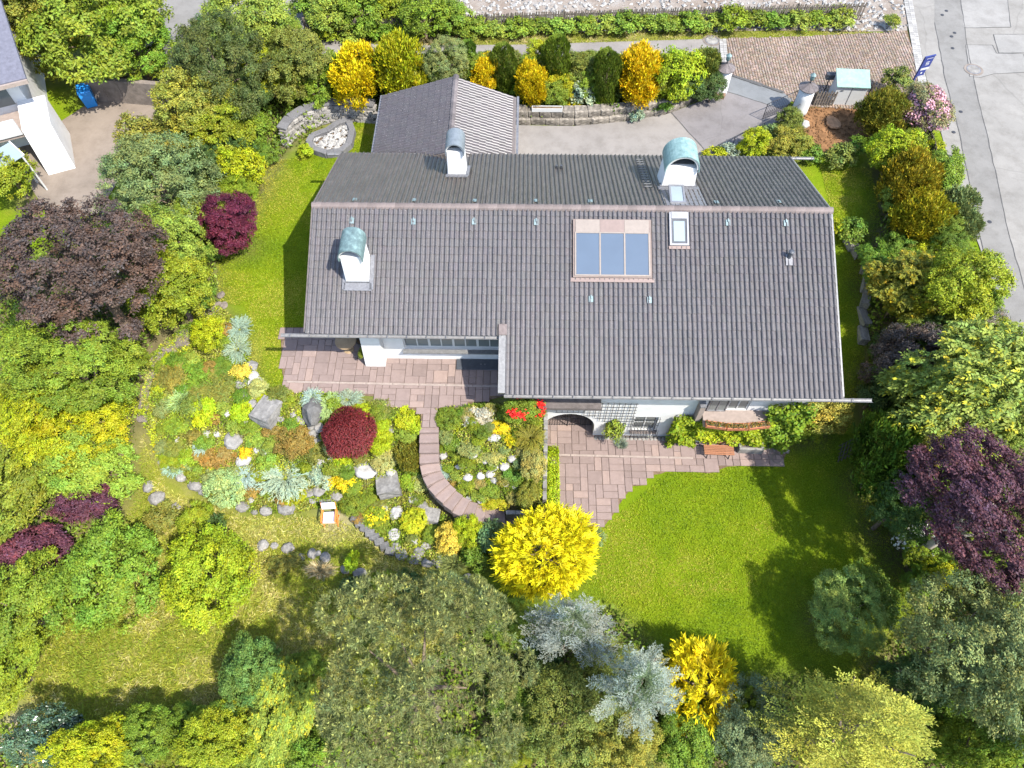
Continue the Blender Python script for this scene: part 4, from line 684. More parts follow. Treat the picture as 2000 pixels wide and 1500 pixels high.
LANE = [(-11.535, 27.066), (-7.356, 27.116), (-5.033, 21.364), (-2.775, 19.272), (0.464, 18.849), (8.074, 18.996), (20.986, 19.778), (20.747, 17.945), (8.103, 17.19), (0.665, 16.899), (-3.779, 17.483), (-6.702, 19.743), (-10.447, 22.12)]
LEFT_STREET = [(-16.75, 28.251), (-11.808, 28.309), (-10.447, 22.12), (-10.723, 17.644), (-11.931, 13.803), (-14.355, 17.1)]
COBBLES = [(21.4, 19.783), (25.962, 20.049), (30.503, 20.42), (32.891, 20.766), (32.224, 14.699), (30.738, 13.906), (28.505, 13.207), (24.738, 13.469), (24.058, 14.638), (21.105, 16.241)]
SETTS_LEFT = [(20.94, 19.674), (21.393, 19.731), (21.105, 16.241), (20.677, 16.236)]
SETTS_RIGHT = [(33.571, 24.635), (34.141, 24.642), (32.468, 14.61), (32.02, 14.604)]
STREET = [(35.259, 28.867), (51.728, 29.061), (38.545, -8.754), (31.268, -8.863), (31.515, -3.754), (31.815, 2.989), (31.885, 7.296), (32.299, 11.31), (32.558, 14.611), (34.141, 24.642)]
STRIP = [(36.519, 27.64), (38.005, 27.658), (36.186, 19.403), (35.561, 15.952), (34.244, 7.711), (33.597, 4.043), (32.991, -0.835), (32.613, -6.396), (31.498, -6.412), (31.493, -3.476), (31.699, 1.496), (33.307, 11.239), (33.862, 15.931), (34.818, 21.59)]
PATCH1 = [(36.107, 19.35), (37.732, 19.32), (37.721, 18.51), (39.328, 18.481), (39.087, 16.712), (36.899, 16.54), (36.03, 16.195), (35.39, 16.282)]
PATCH2 = [(37.781, 26.445), (40.851, 26.482), (39.48, 21.166), (36.502, 21.076)]
PATCH3 = [(38.146, 20.411), (41.019, 20.447), (41.3, 18.606), (37.862, 18.562)]
GRAVEL = [(-0.526, 28.443), (34.664, 28.859), (32.863, 20.66), (30.553, 20.631), (26.08, 20.68), (17.706, 20.47), (4.843, 20.098), (1.286, 20.264)]
VERGE = [(-1.551, 19.703), (8.056, 20.138), (21.109, 20.724), (30.603, 20.843), (30.503, 20.42), (20.979, 19.726), (8.075, 18.945), (0.469, 18.798), (-1.791, 19.077)]
DRIVE_A = [(8.193, 11.629), (11.675, 11.59), (14.598, 12.016), (16.984, 12.658), (17.319, 12.794), (19.218, 8.998), (8.249, 8.136)]
DRIVE_B = [(17.319, 12.794), (20.01, 14.356), (20.544, 14.777), (23.796, 13.145), (24.103, 12.402), (21.366, 10.661), (19.488, 9.363), (19.218, 8.998)]
DRIVE_C = [(20.544, 14.777), (21.105, 16.241), (24.058, 14.638), (24.481, 14.005), (23.796, 13.145)]
SOIL = [(24.721, 13.379), (28.536, 13.34), (28.54, 12.114), (27.759, 10.003), (25.133, 9.56), (24.603, 11.208)]
COURT = [(-19.482, 8.961), (-16.521, 13.063), (-11.955, 15.672), (-11.026, 12.026), (-12.785, 7.459), (-13.243, 4.456), (-15.519, 4.067)]
MANHOLES = [(35.827, 16.911, 2.1), (20.482, 19.565, 2.1)]
VALVES = [(35.927, 22.858, 2.1), (35.538, 22.413, 2.1), (35.766, 20.538, 2.1), (35.466, 20.168, 2.1), (35.181, 18.982, 2.1), (33.921, 13.101, 2.1), (33.0, 11.362, 2.1), (32.839, 4.594, 2.1)]
TERRACE = [(-2.426, -2.535), (2.662, -2.462), (7.938, -2.386), (8.07, -6.113), (6.354, -6.655), (5.174, -6.801), (5.235, -7.681), (4.573, -7.691), (4.512, -6.938), (2.637, -6.582), (2.481, -6.195), (0.31, -6.097), (-1.447, -6.07), (-1.877, -5.063)]
PATIO = [(9.93, -5.414), (12.33, -5.379), (12.333, -6.475), (13.531, -6.565), (17.339, -6.829), (19.005, -6.858), (21.356, -7.035), (20.92, -7.901), (18.357, -8.119), (17.496, -8.462), (15.764, -8.311), (15.278, -8.521), (14.617, -8.632), (14.581, -9.083), (13.977, -9.142), (13.575, -9.641), (13.2, -10.18), (12.975, -10.565), (12.543, -11.09), (11.695, -10.986), (10.474, -10.052), (10.574, -8.056), (9.964, -7.729)]
TERRACE_LINE = [(-1.612, -5.517, 2.1), (7.899, -5.616, 2.1)]
PATIO_LINE = [(10.059, -7.649, -0.6), (16.833, -7.73, -0.6)]
STEPS = [(4.913, -7.65, 1.992, -1.542, 0.395), (4.924, -8.046, 1.812, -1.542, 0.395), (4.935, -8.44, 1.632, -1.542, 0.393), (4.947, -8.832, 1.452, -1.471, 0.389), (5.013, -9.214, 1.272, -1.294, 0.386), (5.158, -9.575, 1.092, -1.049, 0.387), (5.399, -9.885, 0.912, -0.819, 0.392), (5.693, -10.147, 0.732, -0.692, 0.395), (6.007, -10.389, 0.552, -0.584, 0.396), (6.353, -10.584, 0.372, -0.425, 0.398), (6.732, -10.717, 0.192, -0.229, 0.407), (7.145, -10.768, 0.012, -0.073, 0.42), (7.569, -10.778, -0.168, -0.002, 0.427), (8.0, -10.77, -0.348, 0.049, 0.435), (8.437, -10.736, -0.528, 0.077, 0.439)]
ROCKERY = [(-5.526, -1.386), (-4.059, -2.559), (-3.475, -4.263), (-2.414, -6.137), (-1.505, -6.123), (-0.64, -5.848), (2.594, -6.194), (4.445, -6.77), (4.509, -7.568), (5.119, -6.762), (8.135, -5.982), (9.832, -6.705), (9.992, -10.421), (8.548, -10.917), (6.28, -10.515), (7.897, -11.854), (7.71, -12.978), (5.532, -13.012), (3.758, -12.707), (1.538, -10.792), (0.369, -10.376), (-1.419, -10.723), (-3.249, -10.638), (-5.351, -9.945), (-7.114, -8.768), (-7.702, -7.324), (-8.155, -4.331), (-6.942, -2.6)]
MEADOW = [(-9.784, -20.755), (-10.725, -17.122), (-11.283, -12.972), (-8.271, -10.695), (-7.717, -7.884), (-6.726, -9.863), (-3.215, -10.861), (0.407, -10.809), (1.595, -11.257), (5.33, -13.234), (7.736, -13.846), (6.557, -15.928), (2.766, -18.828), (-2.739, -20.657)]
DIRT_PATH = [(-10.578, -20.766), (-11.12, -19.372), (-10.513, -18.82), (-9.829, -18.996), (-9.784, -20.755)]
DIRT_SPOT = [(0.181, -10.812), (1.301, -10.684), (1.595, -11.257), (1.091, -11.682), (0.395, -11.508)]
LAWN_RIGHT = [(10.57, -11.12), (12.588, -11.089), (15.513, -8.492), (21.271, -7.508), (21.991, -6.17), (25.062, -6.394), (25.241, -14.625), (22.741, -17.224), (18.317, -17.294), (14.765, -16.585), (12.849, -14.401), (8.598, -14.045), (7.717, -13.197)]
LAWN_LEFT = [(-2.501, 9.189), (-0.805, 9.212), (-1.089, 8.804), (-2.176, 5.335), (-1.369, -2.812), (-2.118, -4.243), (-1.505, -6.123), (-2.414, -6.137), (-3.475, -4.263), (-4.303, -1.369), (-5.594, -1.082), (-6.643, 2.451), (-4.847, 3.86), (-5.656, 7.948), (-4.126, 8.764)]
LAWN_SIDE = [(24.972, 8.757), (27.662, 8.398), (27.272, 4.384), (26.183, 2.11), (25.452, -4.517), (24.223, -4.534), (24.896, 5.712)]
LAWN_STRIP = [(-0.845, 11.725), (0.613, 11.745), (0.405, 9.026), (-0.778, 9.01)]
PILLAR_A = (20.291, 14.681, 2.1)
PILLAR_B = (24.655, 13.023, 2.1)
SIGN = (31.551, 15.198, 2.1)
BIN = (27.416, 13.593, 2.1)
MAILBOX = (26.445, 14.761, 2.1)
CHAIR = (0.612, -10.99, -0.6)
BENCH = (17.945, -7.505, -0.6)
TROUGH = (19.459, -7.326, -0.6)
DRAIN = (20.696, -7.698, -0.6)
TABLE = (0.65, -3.924, 2.1)
CAR = (-16.901, 22.878, 2.1)
BLUEBIN = (-16.538, 12.928, 2.1)
NHOUSE = (-17.639, 11.072, 2.1)
BASIN = (-2.166, 10.767, 2.1)
TREL = (23.988, -7.467, -0.6)
GATE_A0 = (20.405, 14.637, 2.1)
GATE_A1 = (18.544, 13.522, 2.1)
GATE_B0 = (24.334, 13.196, 2.1)
GATE_B1 = (22.412, 12.206, 2.1)
RAIL0 = (24.103, 12.402, 2.1)
RAIL1 = (19.238, 9.159, 2.1)
FENCE_TOP = [(-4.758, 19.663, 2.1), (-1.537, 19.599, 2.1), (1.627, 20.058, 2.1), (6.442, 20.329, 2.1), (11.279, 20.708, 2.1), (16.138, 20.981, 2.1), (21.016, 21.257, 2.1), (25.914, 21.533, 2.1), (30.182, 21.802, 2.1)]
FENCE_GATE = [(25.515, 13.524, 2.1), (26.697, 13.539, 2.1)]
FENCE_RIGHT = [(28.763, 14.061, 2.1), (29.94, 13.671, 2.1), (30.774, 12.36, 2.1), (31.037, 10.665, 2.1), (30.762, 8.44, 2.1), (30.507, 5.785, 2.1)]
STONE_WALL = [(8.424, 11.675, 2.1), (11.676, 11.632, 2.1), (14.598, 12.016, 2.1), (16.984, 12.658, 2.1), (18.396, 13.52, 2.1)]
CURVE_WALL = [(0.481, 11.613, 2.1), (-0.857, 11.812, 2.1), (-2.304, 11.706, 2.1), (-3.388, 11.176, 2.1), (-4.069, 10.405, 2.1), (-4.367, 9.49, 2.1)]
BASIN_RIM = [(-1.079, 11.722, 2.1), (-0.725, 10.787, 2.1), (-0.756, 9.703, 2.1), (-1.133, 9.127, 2.1), (-1.9, 8.955, 2.1), (-2.655, 9.269, 2.1), (-3.022, 9.796, 2.1), (-2.908, 10.337, 2.1), (-2.166, 10.767, 2.1), (-1.568, 11.457, 2.1)]
PEBBLES = [(20.208, -6.787, -0.6), (21.284, -6.771, -0.6), (21.294, -7.377, -0.6), (20.313, -7.6, -0.6), (20.063, -7.395, -0.6)]
HOOKS_FRONT = [(1.687, -0.652, 7.249), (4.274, -0.668, 7.242), (6.811, -0.642, 7.252), (9.41, -0.637, 7.254), (17.417, -0.576, 7.278), (19.828, -0.573, 7.279), (11.69, -3.722, 6.065), (14.086, -3.736, 6.059)]
HOOKS_BACK = [(1.669, 0.452, 7.326), (4.23, 0.46, 7.323), (6.789, 0.469, 7.319), (9.366, 0.526, 7.297), (11.725, 0.53, 7.296), (17.089, 0.553, 7.287), (19.751, 0.661, 7.245)]
UNDER_LEFT = [(-14.278, 19.127), (-6.152, 20.277), (-0.774, 13.494), (-4.197, 9.167), (-4.988, 4.57), (-6.643, 2.451), (-5.526, -1.386), (-8.227, -3.2), (-7.929, -7.326), (-8.73, -10.7), (-11.283, -12.972), (-10.725, -17.122), (-12.463, -19.03), (-18.992, -1.579), (-12.758, 3.75), (-11.551, 9.068)]
UNDER_BOTTOM = [(-12.318, -19.39), (-6.134, -18.961), (-2.397, -17.807), (0.692, -15.618), (2.584, -13.925), (7.736, -13.846), (8.825, -15.085), (12.837, -14.61), (14.765, -16.585), (18.688, -17.476), (22.741, -17.224), (25.241, -14.625), (25.427, -9.705), (25.0, -6.662), (26.075, 1.06), (25.554, 3.227), (26.76, 4.397), (28.216, 8.406), (28.747, 12.989), (31.325, 11.722), (31.041, 5.792), (31.246, 1.328), (31.187, -5.38), (29.004, -21.774), (-10.955, -22.743)]
UNDER_HEDGE = [(-3.175, 17.64), (8.107, 16.994), (20.734, 17.845), (20.171, 14.68), (18.391, 13.475), (16.992, 12.746), (14.604, 12.103), (11.679, 11.762), (8.482, 11.719), (8.453, 14.069), (5.063, 15.891), (0.567, 13.512), (0.394, 12.396), (-4.563, 11.246), (-5.526, 16.721)]
UNDER_FENCE = [(-5.726, 23.582), (-0.032, 23.652), (4.713, 22.584), (4.854, 19.888), (0.427, 19.208), (-2.804, 19.479), (-5.076, 21.636)]


# ------------------------------------------------------------------ materials
MATS = {}


def nodes_of(name, rough=0.7, spec=0.3, metal=0.0):
    m = bpy.data.materials.new(name)
    m.use_nodes = True
    nt = m.node_tree
    b = nt.nodes['Principled BSDF']
    b.inputs['Roughness'].default_value = rough
    b.inputs['Specular IOR Level'].default_value = spec
    b.inputs['Metallic'].default_value = metal
    MATS[name] = m
    return m, nt, b


def ramp(nt, fac, stops):
    r = nt.nodes.new('ShaderNodeValToRGB')
    e = r.color_ramp.elements
    while len(e) < len(stops):
        e.new(0.5)
    for el, (p, c) in zip(e, stops):
        el.position = p
        el.color = (*c, 1)
    nt.links.new(fac, r.inputs[0])
    return r.outputs[0]


def noise(nt, scale, detail=4, rough=0.6, coord='Object', w=0.0):
    tc = nt.nodes.new('ShaderNodeTexCoord')
    n = nt.nodes.new('ShaderNodeTexNoise')
    n.inputs['Scale'].default_value = scale
    n.inputs['Detail'].default_value = detail
    n.inputs['Roughness'].default_value = rough
    nt.links.new(tc.outputs[coord], n.inputs['Vector'])
    return n.outputs['Fac']


def mix(nt, fac, a, b, mode='MIX'):
    m = nt.nodes.new('ShaderNodeMix')
    m.data_type = 'RGBA'
    m.blend_type = mode
    for i, v in ((0, fac), (6, a), (7, b)):
        if hasattr(v, 'node'):
            nt.links.new(v, m.inputs[i])
        else:
            m.inputs[i].default_value = v if i == 0 else (*v, 1)
    return m.outputs[2]


def bump(nt, b, h, strength=0.4, dist=0.02):
    n = nt.nodes.new('ShaderNodeBump')
    n.inputs['Strength'].default_value = strength
    n.inputs['Distance'].default_value = dist
    nt.links.new(h, n.inputs['Height'])
    nt.links.new(n.outputs[0], b.inputs['Normal'])


def attr(nt, name):
    a = nt.nodes.new('ShaderNodeAttribute')
    a.attribute_name = name
    return a.outputs['Color']


def simple(name, col, rough=0.7, spec=0.3, metal=0.0, var=0.25, scale=6.0, bmp=0.0, bscale=40.0, coord='Object', rnd=0.0):
    """a base colour broken up by grain, dirt and (rnd) a shade of its own per object"""
    m, nt, b = nodes_of(name, rough, spec, metal)
    f = noise(nt, scale, 6, 0.65, coord)
    lo = tuple(c * (1 - var) for c in col)
    hi = tuple(min(1, c * (1 + var)) for c in col)
    c = ramp(nt, f, [(0.3, lo), (0.7, hi)])
    if rnd:
        oi = nt.nodes.new('ShaderNodeObjectInfo')
        r = ramp(nt, oi.outputs['Random'], [(0.0, (1 - rnd,) * 3), (1.0, (1 + rnd * 0.6,) * 3)])
        c = mix(nt, 1.0, c, r, 'MULTIPLY')
    nt.links.new(c, b.inputs['Base Color'])
    if bmp:
        bump(nt, b, noise(nt, bscale, 5, 0.7, coord), bmp, 0.02)
    return m


# leaves: own shade per leaf (Col) times the tint of the plant (object colour)
def leaf_material(name, rough, spec, trans):
    m, nt, b = nodes_of(name, rough, spec)
    oi = nt.nodes.new('ShaderNodeObjectInfo')
    c = mix(nt, 1.0, attr(nt, 'Col'), oi.outputs['Color'], 'MULTIPLY')
    nt.links.new(c, b.inputs['Base Color'])
    t = nt.nodes.new('ShaderNodeBsdfTranslucent')
    nt.links.new(c, t.inputs['Color'])
    s = nt.nodes.new('ShaderNodeMixShader')
    s.inputs[0].default_value = trans
    nt.links.new(b.outputs[0], s.inputs[1])
    nt.links.new(t.outputs[0], s.inputs[2])
    nt.links.new(s.outputs[0], nt.nodes['Material Output'].inputs['Surface'])
    return m


leaf_material('foliage', 0.6, 0.25, 0.2)
leaf_material('glossy_foliage', 0.25, 0.6, 0.15)
simple('bark', (0.16, 0.12, 0.09), 0.9, 0.1, var=0.4, scale=14, bmp=0.5)
simple('pale_bark', (0.42, 0.36, 0.30), 0.9, 0.1, var=0.3, scale=14)
simple('plaster', (0.52, 0.515, 0.50), 0.85, 0.2, var=0.10, scale=1.8, bmp=0.15, bscale=60)
simple('white_paint', (0.42, 0.42, 0.41), 0.5, 0.4, var=0.06)
simple('fascia_wood', (0.10, 0.085, 0.08), 0.7, 0.3, var=0.3)
simple('zinc', (0.16, 0.157, 0.155), 0.5, 0.4, 0.15, var=0.25, scale=9)
simple('lead', (0.15, 0.15, 0.16), 0.55, 0.4, 0.3, var=0.3, scale=9)
simple('iron', (0.035, 0.035, 0.04), 0.55, 0.4, 0.3, var=0.3)
simple('dark_metal', (0.06, 0.065, 0.075), 0.5, 0.4, 0.2, var=0.2)
simple('brown_metal', (0.15, 0.115, 0.10), 0.5, 0.4, 0.2, var=0.15)
simple('beige_sheet', (0.20, 0.168, 0.145), 0.5, 0.4, 0.2, var=0.1)
simple('pink_sheet', (0.175, 0.13, 0.115), 0.5, 0.4, 0.2, var=0.1)
simple('aluminium', (0.24, 0.24, 0.25), 0.4, 0.5, 0.5, var=0.1)
simple('old_wood', (0.12, 0.10, 0.082), 0.85, 0.2, var=0.4, scale=12, rnd=0.35)
simple('bench_wood', (0.24, 0.105, 0.055), 0.6, 0.3, var=0.25, scale=20, rnd=0.15)
simple('table_wood', (0.27, 0.19, 0.11), 0.6, 0.3, var=0.2)
simple('orange_paint', (0.62, 0.17, 0.03), 0.5, 0.4, var=0.1)
simple('canvas', (0.5, 0.5, 0.52), 0.8, 0.2, var=0.04)
simple('navy', (0.02, 0.03, 0.14), 0.5, 0.4, var=0.1)
simple('blue_plastic', (0.02, 0.22, 0.60), 0.45, 0.4, var=0.1)
simple('terracotta', (0.34, 0.13, 0.07), 0.8, 0.2, var=0.3)
simple('curtain', (0.48, 0.50, 0.47), 0.8, 0.2, var=0.08)
simple('interior', (0.06, 0.06, 0.06), 0.9, 0.1, var=0.1)
simple('soil', (0.12, 0.085, 0.055), 0.95, 0.1, var=0.5, scale=5, bmp=0.6, bscale=25)
simple('red_soil', (0.17, 0.09, 0.042), 0.95, 0.1, var=0.5, scale=1.6, bmp=0.6, bscale=25)
simple('slate', (0.11, 0.094, 0.092), 0.7, 0.3, var=0.3, scale=10, rnd=0.35)
simple('coping', (0.12, 0.118, 0.12), 0.8, 0.2, var=0.25, scale=6, rnd=0.15)
simple('wall_stone', (0.23, 0.215, 0.195), 0.85, 0.2, var=0.35, scale=4, bmp=0.4, rnd=0.35)
simple('block_stone', (0.17, 0.15, 0.125), 0.9, 0.15, var=0.75, scale=3.2, bmp=0.5, rnd=0.25)
simple('pale_kerb', (0.24, 0.195, 0.17), 0.85, 0.2, var=0.15)
simple('sett', (0.26, 0.25, 0.235), 0.85, 0.2, var=0.2, rnd=0.2)
simple('neighbour_tile', (0.10, 0.10, 0.125), 0.6, 0.3, var=0.2)
simple('red_lamp', (0.6, 0.02, 0.02), 0.3, 0.5, var=0.05)
simple('car_paint', (0.04, 0.05, 0.09), 0.25, 0.6, 0.3, var=0.05)
simple('rubber', (0.02, 0.02, 0.02), 0.8, 0.2, var=0.1)
simple('wet_stone', (0.20, 0.17, 0.13), 0.5, 0.4, var=0.4, scale=9)
for tone, c, v in (('grey', (0.185, 0.177, 0.166), .4), ('dgrey', (0.12, 0.117, 0.112), .4), ('white', (0.31, 0.30, 0.285), .3), ('pale', (0.20, 0.19, 0.175), .4),
                   ('brown', (0.16, 0.135, 0.115), .35), ('orange', (0.28, 0.16, 0.085), .35), ('brownb', (0.19, 0.12, 0.08), .3)):
    simple('rock_' + tone, c, 0.9, 0.15, var=v, scale=2.2, bmp=0.7, bscale=9, rnd=0.15)


def glass_material(name, col, rough=0.08):
    m, nt, b = nodes_of(name, rough, 0.8)
    f = noise(nt, 1.3, 3)
    nt.links.new(ramp(nt, f, [(0.3, tuple(c * .92 for c in col)), (0.7, col)]), b.inputs['Base Color'])
    return m


glass_material('collector_glass', (0.075, 0.10, 0.135), 0.12)
glass_material('window_glass', (0.12, 0.135, 0.13), 0.1)
glass_material('skylight_glass', (0.22, 0.26, 0.28), 0.1)
glass_material('canopy_glass', (0.20, 0.25, 0.28), 0.2)


def copper_material(name, a, b_, c):
    m, nt, b = nodes_of(name, 0.55, 0.4, 0.15)
    f = noise(nt, 3.5, 7, 0.7)
    nt.links.new(ramp(nt, f, [(0.25, a), (0.5, b_), (0.75, c)]), b.inputs['Base Color'])
    return m


copper_material('verdigris', (0.07, 0.12, 0.12), (0.16, 0.25, 0.24), (0.26, 0.34, 0.33))
copper_material('dark_copper', (0.05, 0.075, 0.08), (0.10, 0.15, 0.15), (0.22, 0.32, 0.31))
copper_material('grey_hood', (0.09, 0.10, 0.11), (0.13, 0.15, 0.165), (0.18, 0.20, 0.22))
copper_material('green_sheet', (0.15, 0.25, 0.21), (0.20, 0.31, 0.27), (0.26, 0.24, 0.17))
copper_material('hook_copper', (0.11, 0.16, 0.165), (0.15, 0.20, 0.205), (0.2, 0.24, 0.245))


def tile_material(name, lichen, lo, hi):
    m, nt, b = nodes_of(name, 0.42, 0.45)
    c = attr(nt, 'Col')
    f = noise(nt, 2.0, 6, 0.7)
    c = mix(nt, 1.0, c, ramp(nt, f, [(0.3, (0.9, 0.9, 0.9)), (0.7, (1.08, 1.07, 1.06))]), 'MULTIPLY')
    f2 = noise(nt, 26.0, 3, 0.6)
    s = ramp(nt, f2, [(lo, (0, 0, 0)), (hi, (1, 1, 1))])
    c = mix(nt, s, c, lichen)
    nt.links.new(c, b.inputs['Base Color'])
    return m


tile_material('roof_tile', (0.21, 0.20, 0.20), 0.60, 0.72)
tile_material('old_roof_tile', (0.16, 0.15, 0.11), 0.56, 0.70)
simple('ridge_clay', (0.13, 0.105, 0.098), 0.75, 0.25, var=0.3, scale=4, rnd=0.2)


def slab_material(name, base):
    m, nt, b = nodes_of(name, 0.85, 0.2)
    oi = nt.nodes.new('ShaderNodeObjectInfo')
    c0 = ramp(nt, oi.outputs['Random'], [(0.0, tuple(v * .86 for v in base)), (0.45, base), (0.85, tuple(v * 1.07 for v in base)), (1.0, (base[0] * 1.25, base[1] * 1.22, base[2] * 1.16))])
    f = noise(nt, 2.0, 8, 0.7, 'Generated')
    c = mix(nt, 1.0, c0, ramp(nt, f, [(0.25, (0.78, 0.76, 0.75)), (0.75, (1.12, 1.12, 1.12))]), 'MULTIPLY')
    nt.links.new(c, b.inputs['Base Color'])
    bump(nt, b, noise(nt, 18, 5, 0.7, 'Generated'), 0.2, 0.01)
    return m


slab_material('sandstone', (0.20, 0.153, 0.138))


def asphalt(name, col, crack=0.0):
    m, nt, b = nodes_of(name, 0.9, 0.15)
    f = noise(nt, 0.35, 6, 0.65)
    c = ramp(nt, f, [(0.3, tuple(v * .84 for v in col)), (0.7, tuple(v * 1.08 for v in col))])
    f2 = noise(nt, 30.0, 4, 0.8)
    c = mix(nt, 1.0, c, ramp(nt, f2, [(0.3, (0.88,) * 3), (0.7, (1.06,) * 3)]), 'MULTIPLY')
    c = mix(nt, 1.0, c, ramp(nt, noise(nt, 1.3, 8, 0.72), [(0.32, (0.80, 0.79, 0.78)), (0.55, (1.0,) * 3)]), 'MULTIPLY')
    if crack:
        tc = nt.nodes.new('ShaderNodeTexCoord')
        v = nt.nodes.new('ShaderNodeTexVoronoi')
        v.feature = 'DISTANCE_TO_EDGE'
        v.inputs['Scale'].default_value = crack
        n2s = 0.5
        n2 = nt.nodes.new('ShaderNodeTexNoise')
        n2.inputs['Scale'].default_value = 0.35
        n2.inputs['Detail'].default_value = 6
        nt.links.new(tc.outputs['Object'], n2.inputs['Vector'])
        add = nt.nodes.new('ShaderNodeVectorMath')
        add.operation = 'ADD'
        nt.links.new(tc.outputs['Object'], add.inputs[0])
        nt.links.new(n2.outputs['Color'], add.inputs[1])
        nt.links.new(add.outputs[0], v.inputs['Vector'])
        k = ramp(nt, v.outputs['Distance'], [(0.0, (0.8,) * 3), (0.006, (1.0,) * 3)])
        c = mix(nt, 0.8, c, k, 'MULTIPLY')
    nt.links.new(c, b.inputs['Base Color'])
    bump(nt, b, f2, 0.15, 0.01)
    return m


asphalt('street_asphalt', (0.208, 0.197, 0.180), 0.12)
asphalt('strip_asphalt', (0.170, 0.163, 0.152), 0.0)
asphalt('patch_asphalt', (0.218, 0.209, 0.195), 0.0)
asphalt('lane_asphalt', (0.20, 0.184, 0.17), 0.0)
asphalt('drive_concrete', (0.205, 0.188, 0.172), 0.0)
asphalt('drive_asphalt', (0.16, 0.147, 0.144), 0.2)
asphalt('drive_ramp', (0.15, 0.155, 0.157), 0.0)
asphalt('court_paving', (0.20, 0.165, 0.135), 0.0)


def gravel_material():
    m, nt, b = nodes_of('rubble_ground', 0.95, 0.1)
    f = noise(nt, 0.5, 8, 0.75)
    c = ramp(nt, f, [(0.3, (0.17, 0.13, 0.10)), (0.5, (0.23, 0.195, 0.165)), (0.7, (0.29, 0.28, 0.265))])
    f2 = noise(nt, 9, 6, 0.8)
    c = mix(nt, 1.0, c, ramp(nt, f2, [(0.3, (0.7,) * 3), (0.7, (1.15,) * 3)]), 'MULTIPLY')
    nt.links.new(c, b.inputs['Base Color'])
    bump(nt, b, f2, 0.8, 0.08)


gravel_material()


def ground_material():
    m, nt, b = nodes_of('garden_ground', 0.95, 0.08)
    z = attr(nt, 'zone')
    sep = nt.nodes.new('ShaderNodeSeparateColor')
    nt.links.new(z, sep.inputs[0])
    f = noise(nt, 0.55, 7, 0.7)
    lawn = ramp(nt, f, [(0.3, (0.085, 0.140, 0.004)), (0.55, (0.12, 0.172, 0.005)), (0.75, (0.17, 0.19, 0.012))])
    f2 = noise(nt, 16, 5, 0.75)
    lawn = mix(nt, 1.0, lawn, ramp(nt, f2, [(0.3, (0.65,) * 3), (0.7, (1.2,) * 3)]), 'MULTIPLY')
    mead = ramp(nt, noise(nt, 0.8, 8, 0.75), [(0.3, (0.13, 0.155, 0.015)), (0.5, (0.19, 0.19, 0.03)), (0.72, (0.27, 0.235, 0.09))])
    mead = mix(nt, 1.0, mead, ramp(nt, noise(nt, 14, 5, 0.8), [(0.3, (0.6,) * 3), (0.7, (1.2,) * 3)]), 'MULTIPLY')
    dirt = ramp(nt, noise(nt, 1.5, 7, 0.75), [(0.3, (0.06, 0.05, 0.03)), (0.55, (0.11, 0.085, 0.05)), (0.75, (0.20, 0.16, 0.11))])
    path = ramp(nt, noise(nt, 2.5, 7, 0.75), [(0.3, (0.26, 0.20, 0.14)), (0.7, (0.46, 0.38, 0.29))])
    c = mix(nt, sep.outputs[1], lawn, mead)
    c = mix(nt, sep.outputs[0], c, dirt)
    c = mix(nt, sep.outputs[2], c, path)
    nt.links.new(c, b.inputs['Base Color'])
    bump(nt, b, f2, 0.6, 0.05)


ground_material()

# ------------------------------------------------------------------ object helpers


def link(name, me, mat=None, parent=None, loc=(0, 0, 0), rot=(0, 0, 0), scale=(1, 1, 1)):
    o = bpy.data.objects.new(name, me)
    COL.objects.link(o)
    if mat and me is not None and not me.materials:
        me.materials.append(MATS[mat])
    o.parent = parent
    o.location = loc
    o.rotation_euler = rot
    o.scale = scale
    return o


def tag(o, label, cat, group=None):
    o['label'] = label
    o['category'] = cat
    if group:
        o['group'] = group
    return o


def thing(name, label, cat, loc=(0, 0, 0), rz=0.0, group=None):
    o = bpy.data.objects.new(name, None)
    COL.objects.link(o)
    o.empty_display_size = 0.2
    o.location = loc
    o.rotation_euler = (0, 0, rz)
    return tag(o, label, cat, group)


def struct(o):
    o['kind'] = 'structure'
    return o


def stuff(o):
    o['kind'] = 'stuff'
    return o


